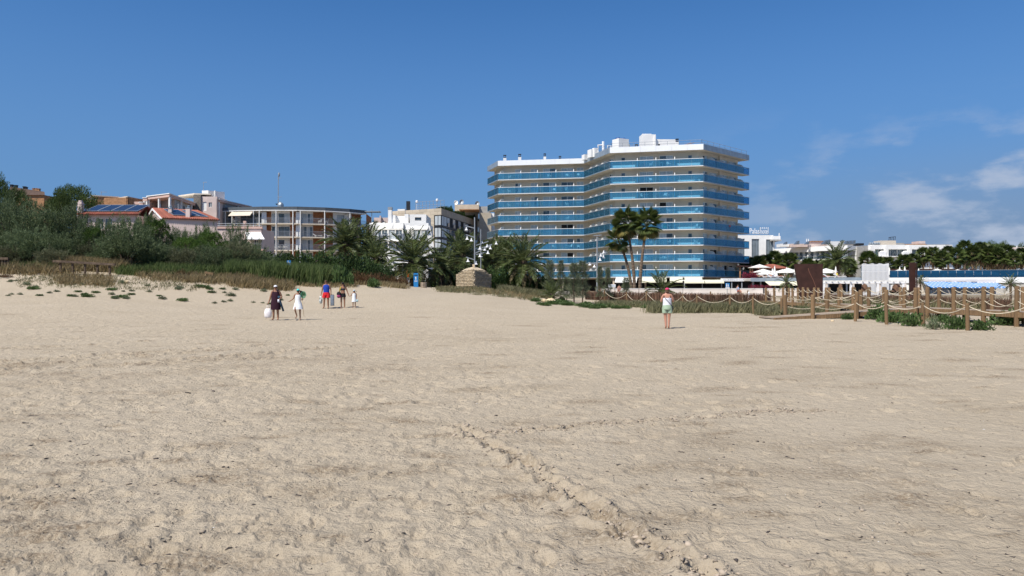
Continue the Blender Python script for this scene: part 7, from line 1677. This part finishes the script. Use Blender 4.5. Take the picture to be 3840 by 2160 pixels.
# ------------------------------------------------------------------ people
SK1 = mat('tanned_skin', (.30, .155, .095), .55, .08, 6); SK2 = mat('sunburnt_skin', (.48, .24, .165), .55, .08, 6)
HAIRD = mat('dark_brown_hair', (.018, .012, .010), .6, .3, 20, .3, 60, stretch=(6, 6, 1)); HAIRB = mat('brown_hair', (.10, .055, .028), .6, .3, 20, .3, 60, stretch=(6, 6, 1))
EYE = mat('eye_dark', (.02, .015, .012), .3); LIP = mat('lip', (.32, .10, .09), .5)
def cloth(n, c, **k): return mat(n, c, .9, .12, 9, .12, 40, **k)
BASE = dict(pel=(0, 0, .93), bel=(0, -.01, 1.06), che=(0, .01, 1.27), nb=(0, .02, 1.41), nk=(0, .01, 1.475), hd=(0, -.012, 1.575), ht=(0, 0, 1.655),
            sl=(.165, .015, 1.375), el=(.225, .03, 1.11), wl=(.245, -.03, .87), hl=(.25, -.05, .80), sr=(-.165, .015, 1.375), er=(-.225, .03, 1.11), wr=(-.245, -.03, .87), hr=(-.25, -.05, .80),
            pl=(.085, 0, .88), kl=(.10, -.02, .49), al=(.105, .02, .085), tl=(.115, -.13, .03), pr=(-.085, 0, .88), kr=(-.10, -.02, .49), ar=(-.105, .02, .085), tr=(-.115, -.13, .03))
RAD = dict(pel=(.145, .105), bel=(.125, .095), che=(.15, .105), nb=(.075, .065), nk=(.05, .052), hd=(.072, .088), ht=(.05, .06), sl=.058, el=.042, wl=.029, hl=.034, sr=.058, er=.042, wr=.029, hr=.034, pl=.092, kl=.058, al=.037, tl=.03, pr=.092, kr=.058, ar=.037, tr=.03)
EDG = [('pel', 'bel'), ('bel', 'che'), ('che', 'nb'), ('nb', 'nk'), ('nk', 'hd'), ('hd', 'ht'), ('nb', 'sl'), ('sl', 'el'), ('el', 'wl'), ('wl', 'hl'), ('nb', 'sr'), ('sr', 'er'), ('er', 'wr'), ('wr', 'hr'), ('pel', 'pl'), ('pl', 'kl'), ('kl', 'al'), ('al', 'tl'), ('pel', 'pr'), ('pr', 'kr'), ('kr', 'ar'), ('ar', 'tr')]
def person(lab, loc, rz, pose, H_, skin, fat=1.0, limb=1.0, group=None):
    J = {k: Vector(v) for k, v in BASE.items()}
    for k, v in pose.items(): J[k] = Vector(v)
    names = list(J); vs_ = [J[k] for k in names]; es = [(names.index(a), names.index(b)) for a, b in EDG]; rd = []
    for k in names:
        r = RAD[k]; r = (r, r) if not isinstance(r, tuple) else r; f = fat if k in ('pel', 'bel', 'che', 'pl', 'pr') else limb; rd.append((r[0] * f, r[1] * f))
    roots = [names.index('pel')]
    # nose, then five fingers per hand as short chains rooted in the palm
    def chain(pts, rr):
        b = len(vs_); roots.append(b)
        for i, p in enumerate(pts):
            vs_.append(p); rd.append((rr[i], rr[i]))
            if i: es.append((b + i - 1, b + i))
    hd = J['hd']; chain([hd + Vector((0, -.055, .0)), hd + Vector((0, -.105, -.012))], (.016, .011))
    for s_, w_, h_ in ((1, 'wl', 'hl'), (-1, 'wr', 'hr')):
        d = (J[h_] - J[w_]).normalized(); side = d.cross(Vector((0, 0, 1))); side = side.normalized() if side.length > .2 else Vector((0, 1, 0)); side = side if abs(d.z) < .6 else Vector((0, 1, 0)); cur = d.cross(side).normalized()
        for i, (o, l) in enumerate(((-.03, .066), (-.01, .078), (.01, .074), (.03, .058))):
            b = J[h_] + side * o; chain([b, b + d * l * .55, b + d * l * .85 + cur * l * .5 * s_], (.0095, .0088, .0075))
        chain([J[w_] + d * .035 - side * .02, J[h_] - side * .055, J[h_] + d * .03 - side * .06], (.011, .010, .008))
    me = bpy.data.meshes.new('body'); me.from_pydata([tuple(v) for v in vs_], es, []); t = thing('person', lab, 'person', loc, group); t.rotation_euler = (0, 0, rz); k = H_ / 1.665; t.scale = (k, k, k)
    o = bpy.data.objects.new('body', me); COL.objects.link(o); o.parent = t; me.materials.append(skin)
    md = o.modifiers.new('skin', 'SKIN'); md.use_smooth_shade = True
    if not me.skin_vertices: return t, J
    for i, sv in enumerate(me.skin_vertices[0].data): sv.radius = rd[i]; sv.use_root = i in roots
    ss = o.modifiers.new('sub', 'SUBSURF'); ss.levels = 1; ss.render_levels = 2
    q = M()
    for s_ in (-1, 1): q.ball(hd + Vector((s_ * .028, -.078, .012)), .011, .008, .007, 6, 4)
    kid(q, 'eyes', EYE, t); q = M(); q.ball(hd + Vector((0, -.080, -.052)), .022, .008, .007, 6, 4); kid(q, 'mouth', LIP, t)
    q = M()
    for s_ in (-1, 1): q.ball(hd + Vector((s_ * .074, .005, -.005)), .01, .02, .03, 6, 4)
    kid(q, 'ears', skin, t)
    return t, J
def kid(q, nm, m, t, smooth=True):
    o = bpy.data.objects.new(nm, q.mesh(nm, smooth=smooth)); o.data.materials.append(m); COL.objects.link(o); o.parent = t; return o
def cap_hat(t, hd, m, fwd=-1, brim=True, hair=None):
    q = M(); c = hd + Vector((0, .004, .03)); rings = [((c.x, c.y, c.z + .0), .086, .103)]
    for i in range(1, 6): a = i / 5 * math.pi / 2; rings.append(((c.x, c.y, c.z + .075 * math.sin(a) + .012), .086 * max(.05, math.cos(a)), .103 * max(.05, math.cos(a))))
    q.loft(rings, 14, True); h = kid(q, 'cap', m, t)
    q = M(); q.loft([((c.x, c.y + fwd * .10, c.z - .004), .066, .07), ((c.x, c.y + fwd * .10, c.z + .008), .066, .07)], 14, True); b = kid(q, 'cap_brim', m, t)
def hair_cap(t, hd, m, back=.0, long=.0, side=0.0):
    q = M(); c = hd + Vector((0, .018, .012)); q.ball(c, .083, .094, .09, 12, 8); 
    if long: q.loft([((c.x + side * .3, c.y + .05, c.z - .02), .075, .06), ((c.x + side * .7, c.y + .07, c.z - long * .5), .085, .06), ((c.x + side, c.y + .07, c.z - long), .05, .04)], 12, True)
    kid(q, 'hair', m, t)
def ring_at(z, rx, ry, x=0., y=0.): return ((x, y, z), rx, ry)
def limb_cloth(q, a, b, r0, r1, n=12):
    q.tube([a, a.lerp(b, .5), b], [r0, (r0 + r1) / 2, r1], n, False)
def bag_mesh(q, c, w, h, d, handle=.2):
    q.loft([((c[0], c[1], c[2] - h), w * .30, d * .3), ((c[0], c[1], c[2] - h * .85), w * .47, d * .5), ((c[0], c[1], c[2] - h * .4), w * .5, d * .5), ((c[0], c[1], c[2] - h * .1), w * .40, d * .35), ((c[0], c[1], c[2]), w * .28, d * .2)], 12, True)
    for s_ in (-1, 1): q.tube([(c[0] + s_ * w * .22, c[1], c[2] - .02), (c[0] + s_ * w * .12, c[1], c[2] + handle * .7), (c[0], c[1], c[2] + handle)], .012, 5)
FOOT = -.0
def stand(u, v, Y): x = PX(u, Y); return Vector((x, Y, HZ(x, Y) + .005))
def world_thing(q, nm, m, t, lab, cat):
    """an object held by person t, in t's coordinates, as a thing of its own"""
    me = q.mesh(nm, smooth=True); me.materials.append(m); o = bpy.data.objects.new(nm, me); COL.objects.link(o); o.location = t.location; o.rotation_euler = t.rotation_euler; o.scale = t.scale; return tag(o, lab, cat)

# 1 woman in a dark wine dress
pose = dict(er=(-.255, .03, 1.10), wr=(-.315, -.04, .86), hr=(-.335, -.05, .79), el=(.27, .05, 1.11), wl=(.215, -.16, 1.0), hl=(.19, -.21, .965), tr=(-.14, -.13, .03), tl=(.13, -.12, .03), hd=(0, -.03, 1.57), ht=(0, -.025, 1.65))
t, J = person('woman in a dark wine dress and white cap carrying a white bag', stand(1034, 1196, 35.4), .05, pose, 1.66, SK1, 1.22, 1.12)
q = M(); q.loft([ring_at(.50, .235, .17), ring_at(.62, .24, .175), ring_at(.80, .235, .17), ring_at(.95, .215, .16), ring_at(1.10, .20, .145), ring_at(1.25, .20, .15), ring_at(1.33, .17, .125), ring_at(1.36, .15, .11)], 20); kid(q, 'dress', cloth('wine_cotton', (.030, .008, .018)), t)
q = M()
for s_ in (-1, 1): q.tube([(s_ * .10, -.11, 1.32), (s_ * .10, -.02, 1.43), (s_ * .10, .10, 1.33)], .022, 6)
kid(q, 'straps', cloth('wine_strap', (.030, .008, .018)), t); hair_cap(t, J['hd'], HAIRD, 0, .12); cap_hat(t, J['hd'], cloth('white_cap', (.75, .75, .78)))
q = M(); bag_mesh(q, (-.345, -.06, .56), .36, .46, .2); world_thing(q, 'carrier_bag', cloth('white_plastic', (.80, .76, .76)), t, 'white plastic carrier bag held by the woman in the dark dress', 'bag')
q = M(); q.bar((.20, -.10, 1.02), (.36, .02, .43), .10, .06); q.bar((.17, -.12, 1.16), (.20, -.10, 1.02), .09, .05); world_thing(q, 'folded_parasol_bag', cloth('navy_nylon', (.03, .07, .12)), t, 'long dark blue parasol bag tucked under the arm of the woman in the dark dress', 'bag')
q = M(); q.box(.155, .235, -.26, -.22, .86, 1.0); world_thing(q, 'white_pouch', cloth('white_pouch', (.75, .75, .8)), t, 'small white pouch in the hand of the woman in the dark dress', 'pouch')
# 2 girl with a net
pose = dict(er=(-.24, .0, 1.17), wr=(-.40, -.05, 1.04), hr=(-.46, -.07, 1.02), el=(.23, .05, 1.12), wl=(.225, -.15, 1.08), hl=(.22, -.20, 1.12), kr=(-.13, -.20, .57), ar=(-.06, -.03, .24), tr=(-.11, -.14, .14), pr=(-.085, 0, .88))
t, J = person('girl in a white dress and turquoise cap mid step with a net', stand(1118, 1193, 35.6), .12, pose, 1.50, SK1, .88, .9)
q = M(); q.loft([ring_at(.60, .27, .22), ring_at(.72, .24, .19), ring_at(.90, .19, .15), ring_at(1.02, .145, .115), ring_at(1.15, .15, .115), ring_at(1.30, .15, .11), ring_at(1.37, .12, .09)], 20)
q.v = [(x * (1 + .06 * math.sin(9 * math.atan2(y, x)) * max(0, 1.0 - z)), y * (1 + .06 * math.sin(9 * math.atan2(y, x)) * max(0, 1.0 - z)), z) for x, y, z in q.v]; kid(q, 'dress', cloth('white_cotton', (.76, .78, .82)), t)
hair_cap(t, J['hd'], HAIRD, 0, 0); q = M(); q.loft([((.06, .10, 1.60), .05, .05), ((.14, .12, 1.56), .10, .08), ((.17, .12, 1.47), .07, .06), ((.18, .12, 1.43), .03, .03)], 10, True); kid(q, 'ponytail', HAIRD, t); cap_hat(t, J['hd'], cloth('turquoise_cap', (.10, .62, .58)))
q = M(); q.tube([(.235, -.20, 1.12), (.33, -.12, .20)], .012, 6); q.tube([(.235, -.20, 1.12), (.255, -.21, 1.22)], .012, 6); nt_ = world_thing(q, 'fishing_net', mat('bamboo_stick', (.5, .38, .2), .7), t, 'green hand net on a thin stick carried by the girl in white', 'net')
q = M(); cc = Vector((.31, -.21, 1.37)); ring_ = [cc + Vector((.13 * math.cos(a), .02 * math.cos(a), .18 * math.sin(a))) for a in [i * 2 * math.pi / 16 for i in range(17)]]; q.tube(ring_, .012, 6, False); o = kid(q, 'net_hoop', mat('green_hoop', (.05, .30, .18), .5), nt_)
q = M()
for i in range(16):
    a, b = ring_[i], ring_[i + 1]; c1, c2 = a.lerp(cc, .45) + Vector((.03, .13, -.03)), b.lerp(cc, .45) + Vector((.03, .13, -.03)); q.quad(a, b, c2, c1); q.add([c1, c2, cc + Vector((.03, .2, -.05))], [(0, 1, 2)])
kid(q, 'net_mesh', glassmat('green_netting', (.45, .7, .55), (.12, .35, .22), .35, .02), nt_)
q = M()
for a in ('tl', 'tr'): c = J[a]; q.loft([((c.x, c.y + .05, c.z - .035), .05, .11), ((c.x, c.y + .05, c.z - .015), .052, .115)], 12, True)
kid(q, 'sandals', W['dark'], t)
# 3 man in blue tank and red shorts
pose = dict(er=(-.25, .03, 1.12), wr=(-.29, -.02, .88), hr=(-.30, -.04, .81), el=(.24, .05, 1.12), wl=(.27, .0, .88), hl=(.275, -.02, .81), hd=(-.02, -.05, 1.565), ht=(-.02, -.055, 1.645), tr=(-.18, -.12, .03), ar=(-.15, .02, .085), kr=(-.12, -.02, .49))
t, J = person('man in a royal blue tank top and red shorts', stand(1224, 1157, 45.5), -.05, pose, 1.76, SK1, 1.12, 1.1)
q = M(); q.loft([ring_at(.90, .18, .13), ring_at(1.02, .175, .128), ring_at(1.15, .18, .13), ring_at(1.28, .19, .135), ring_at(1.36, .165, .11), ring_at(1.405, .10, .08)], 18); kid(q, 'tank_top', cloth('royal_blue', (.012, .05, .34)), t)
q = M(); q.loft([ring_at(.78, .19, .135), ring_at(.88, .19, .14), ring_at(.955, .178, .132)], 18)
for s_, a, b in ((1, 'pl', 'kl'), (-1, 'pr', 'kr')): limb_cloth(q, J[a] + Vector((s_ * .015, 0, .02)), J[a].lerp(J[b], .62) + Vector((s_ * .02, 0, 0)), .115, .12)
kid(q, 'shorts', cloth('red_shorts', (.60, .022, .03)), t); hair_cap(t, J['hd'], HAIRB)
q = M()
for a in ('tl', 'tr'): c = J[a]; q.loft([((c.x, c.y + .05, c.z - .035), .055, .125), ((c.x, c.y + .05, c.z - .015), .055, .125)], 12, True)
kid(q, 'flip_flops', W['dark'], t)
q = M(); q.cbox((.36, -.03, .18), .20, .09, .62); q.tube([(.30, -.03, .80), (.30, -.03, .84), (.42, -.03, .84), (.42, -.03, .80)], .012, 5); fb = world_thing(q, 'folded_beach_chair', cloth('navy_chair_canvas', (.04, .06, .11)), t, 'dark striped folded beach chair carried by the man', 'chair'); q = M()
for k in (-.06, 0, .06): q.box(.36 + k - .012, .36 + k + .012, -.08, -.076, .2, .78)
kid(q, 'white_stripes', cloth('pale_stripe', (.4, .45, .5)), fb, False)
q = M(); bag_mesh(q, (-.315, -.05, .72), .2, .42, .14, .1); world_thing(q, 'carrier_bag', cloth('printed_plastic', (.7, .72, .72), col2=(.15, .18, .15)), t, 'white and green printed carrier bag in the hand of the man', 'bag')
# 4 woman in bikini top with a shoulder bag
pose = dict(er=(-.22, .06, 1.12), wr=(-.21, -.10, 1.05), hr=(-.20, -.15, 1.05), el=(.26, .02, 1.12), wl=(.345, -.03, .90), hl=(.37, -.04, .84))
t, J = person('woman in a bikini top and black shorts with a shoulder bag', stand(1286, 1157, 45.8), .1, pose, 1.62, SK1, .98, 1.0)
q = M(); q.loft([ring_at(.74, .19, .145), ring_at(.82, .185, .145), ring_at(.92, .168, .13), ring_at(.985, .15, .118)], 18); kid(q, 'shorts', cloth('black_shorts', (.012, .012, .014)), t)
q = M(); q.loft([ring_at(1.20, .158, .118), ring_at(1.25, .165, .132), ring_at(1.29, .158, .118)], 18); kid(q, 'bikini_top', cloth('black_bikini', (.02, .03, .045)), t); hair_cap(t, J['hd'], HAIRD, 0, .24, .05); cap_hat(t, J['hd'], cloth('black_cap', (.015, .015, .016)))
q = M(); q.ball((-.24, -.12, .95), .14, .09, .15, 12, 8); bg_ = world_thing(q, 'shoulder_bag', cloth('black_bag', (.02, .022, .025)), t, 'black and pink shoulder bag on a yellow strap beside the bikini woman', 'bag'); q = M(); q.ball((-.24, -.15, .80), .12, .08, .12, 12, 8); kid(q, 'pink_pocket', cloth('pink_print', (.45, .06, .18), col2=(.05, .02, .05)), bg_)
q = M(); q.tube([(-.22, -.12, 1.05), (-.15, -.135, 1.30), (-.11, -.02, 1.43), (-.14, .12, 1.28), (-.22, .06, 1.0)], .018, 6); kid(q, 'strap', cloth('yellow_strap', (.62, .55, .06)), bg_)
# 5 little girl
pose = dict(er=(-.24, .0, 1.18), wr=(-.40, -.03, 1.10), hr=(-.45, -.04, 1.11), el=(.21, .03, 1.10), wl=(.22, -.02, .88))
t, J = person('small girl in white with pale cap holding the woman by the hand', stand(1328, 1158, 45.7), .1, pose, 1.10, SK1, 1.0, 1.05)
q = M(); q.loft([ring_at(.58, .22, .17), ring_at(.75, .20, .155), ring_at(.95, .175, .13), ring_at(1.12, .168, .125), ring_at(1.28, .165, .12), ring_at(1.37, .13, .095)], 18); kid(q, 'dress', cloth('white_child_dress', (.74, .78, .80)), t)
q = M(); hd = J['hd']; q.ball(hd + Vector((0, .01, .012)), .095, .10, .105, 12, 8); q.loft([((.05, .09, 1.60), .05, .05), ((.15, .11, 1.58), .06, .05), ((.24, .12, 1.54), .03, .02)], 10, True); kid(q, 'hair', HAIRD, t); cap_hat(t, hd + Vector((0, 0, .01)), cloth('pale_blue_cap', (.55, .68, .78)))
q = M(); q.loft([((.30, -.05, .56), .07, .05), ((.30, -.05, .72), .10, .06), ((.28, -.04, .80), .07, .04)], 10, True); q.tube([(.25, -.04, .80), (.27, -.03, .88), (.31, -.04, .80)], .01, 5); world_thing(q, 'toy_bucket_bag', cloth('pale_mint_bag', (.45, .60, .60)), t, 'pale mint toy bag hanging from the small girl', 'bag')
# 6 woman in pink cap seen from behind, taking a photo
pose = dict(el=(-.255, -.02, 1.14), wl=(-.20, -.22, 1.18), hl=(-.18, -.28, 1.22), er=(.23, .0, 1.14), wr=(.12, -.24, 1.16), hr=(.08, -.29, 1.20), sl=(-.165, .015, 1.375), sr=(.165, .015, 1.375))
pose = dict(el=(.25, -.02, 1.12), wl=(.20, -.24, 1.18), hl=(.17, -.30, 1.22), er=(-.245, -.05, 1.12), wr=(-.26, -.27, 1.20), hr=(-.25, -.33, 1.24), kl=(.075, -.02, .49), al=(.05, .02, .085), tl=(.06, -.13, .03), kr=(-.075, -.01, .49), ar=(-.055, .03, .085), tr=(-.07, -.12, .03))
t, J = person('woman in a pink cap, white camisole and pale green shorts seen from behind', stand(2502, 1238, 29.2), math.pi - .15, pose, 1.60, SK2, 1.12, 1.08)
q = M(); q.loft([ring_at(.80, .19, .155), ring_at(.87, .20, .16), ring_at(.97, .185, .145), ring_at(1.02, .172, .13)], 20)
for s_, a, b in ((1, 'pl', 'kl'), (-1, 'pr', 'kr')): limb_cloth(q, J[a] + Vector((s_ * .01, 0, .0)), J[a].lerp(J[b], .58) + Vector((s_ * .02, 0, 0)), .118, .108)
q.v = list(q.v); kid(q, 'shorts', cloth('pale_green_shorts', (.36, .46, .33)), t)
q = M(); q.loft([ring_at(.97, .187, .142), ring_at(1.08, .17, .128), ring_at(1.18, .175, .13), ring_at(1.25, .18, .135), ring_at(1.27, .172, .13)], 20); kid(q, 'camisole', cloth('white_camisole', (.72, .72, .78)), t); q = M()
for s_ in (-1, 1): q.tube([(s_ * .085, -.12, 1.26), (s_ * .10, -.0, 1.435), (s_ * .08, .125, 1.26)], .009, 5)
kid(q, 'shoulder_straps', cloth('white_strap', (.72, .72, .76)), t); hair_cap(t, J['hd'], HAIRB, 0, .10); cap_hat(t, J['hd'], cloth('pink_cap', (.62, .04, .14)))
q = M(); q.tube([(.16, .05, 1.40), (.06, .135, 1.22), (-.10, .145, 1.05), (-.19, .06, .95), (-.20, -.03, .92)], .011, 5); q.ball((-.215, -.02, .86), .03, .07, .09, 8, 6); world_thing(q, 'crossbody_bag', W['dark'], t, 'thin dark crossbody strap with a small bag on the woman in the pink cap', 'bag')
q = M(); q.box(-.26, -.20, -.39, -.375, 1.20, 1.34); world_thing(q, 'phone', W['dark'], t, 'dark phone held up by the woman in the pink cap', 'phone')
# background people
def seated(loc, rz, lab, shirt, shorts, sk=SK2, H_=1.65, lying=False, hair=HAIRB):
    if lying: ps = dict(pel=(0, 0, .45), bel=(0, .13, .48), che=(0, .33, .58), nb=(0, .46, .66), nk=(0, .52, .70), hd=(0, .60, .76), ht=(0, .67, .80), sl=(.165, .43, .64), el=(.22, .25, .52), wl=(.2, .05, .5), hl=(.19, -.02, .5), sr=(-.165, .43, .64), er=(-.22, .25, .52), wr=(-.2, .05, .5), hr=(-.19, -.02, .5), pl=(.085, -.05, .45), kl=(.1, -.42, .50), al=(.1, -.82, .45), tl=(.1, -.88, .55), pr=(-.085, -.05, .45), kr=(-.1, -.42, .50), ar=(-.1, -.82, .45), tr=(-.1, -.88, .55))
    else: ps = dict(pel=(0, 0, .50), bel=(0, 0, .63), che=(0, -.02, .84), nb=(0, -.02, .98), nk=(0, -.03, 1.045), hd=(0, -.05, 1.145), ht=(0, -.04, 1.225), sl=(.165, -.01, .945), el=(.22, -.06, .70), wl=(.14, -.24, .60), hl=(.12, -.30, .58), sr=(-.165, -.01, .945), er=(-.22, -.06, .70), wr=(-.14, -.24, .60), hr=(-.12, -.30, .58), pl=(.085, -.05, .48), kl=(.1, -.44, .48), al=(.1, -.42, .085), tl=(.11, -.56, .03), pr=(-.085, -.05, .48), kr=(-.1, -.44, .48), ar=(-.1, -.42, .085), tr=(-.11, -.56, .03))
    t, J = person(lab, loc, rz, ps, H_, sk); q = M(); q.tube([J['pel'].lerp(J['bel'], .3), J['bel'], J['che'], J['nb'].lerp(J['che'], .2)], [.17, .165, .175, .12], 12, False)
    if shirt: kid(q, 'shirt', cloth('shirt_cloth', shirt), t)
    q = M()
    for a, b in (('pl', 'kl'), ('pr', 'kr')): q.tube([J['pel'].lerp(J[a], .6), J[a].lerp(J[b], .55)], [.125, .105], 10, False)
    kid(q, 'shorts', cloth('shorts_cloth', shorts), t); hair_cap(t, J['hd'], hair)
seated(Vector((PX(2766, 91.2), 91.2, .95)), .7, 'person in a pale blue shirt sitting on the low white wall', (.35, .50, .68), (.40, .12, .10), H_=1.7)
for u, Y, lab, sh, so, ly in ((2846, 119.0, 'sunbather leaning back on the terrace by the flowering shrubs', None, (.5, .4, .3), True), (2897, 119.6, 'sunbather on a white lounger under the folded parasols', None, (.1, .1, .3), True), (2922, 119.6, 'sunbather in red on a terrace lounger', None, (.5, .05, .05), True), (3092, 119.5, 'reclining sunbather right of the broad rusty plate', None, (.4, .1, .15), True), (3138, 119.8, 'person in a yellow top sitting on the terrace', (.65, .6, .08), (.1, .1, .12), False)):
    seated(Vector((PX(u, Y), Y, ZT - .05)), .8 if ly else .3, lab, sh, so, lying=ly)
seated(Vector((PX(2246, 90), 90, 1.0)), .2, 'seated person in dark clothes below the bell lamp pole', (.06, .05, .05), (.03, .03, .03), SK1)
seated(Vector((PX(2322, 91), 91, 1.0)), -.3, 'person with bags sitting by the white info board', (.30, .18, .15), (.05, .05, .06), SK2)
t, J = person('person in a red top walking behind the grass by the hotel', Vector((PX(2004, 92), 92, .55)), .3, {}, 1.7, SK1); q = M(); q.loft([ring_at(.92, .18, .13), ring_at(1.1, .18, .13), ring_at(1.28, .195, .14), ring_at(1.39, .13, .10)], 14); kid(q, 'red_top', cloth('red_jersey', (.55, .02, .03)), t); q = M(); q.loft([ring_at(.6, .2, .15), ring_at(.8, .19, .14), ring_at(.95, .175, .13)], 14); kid(q, 'shorts', cloth('dark_shorts', (.03, .03, .04)), t); hair_cap(t, J['hd'], HAIRD)
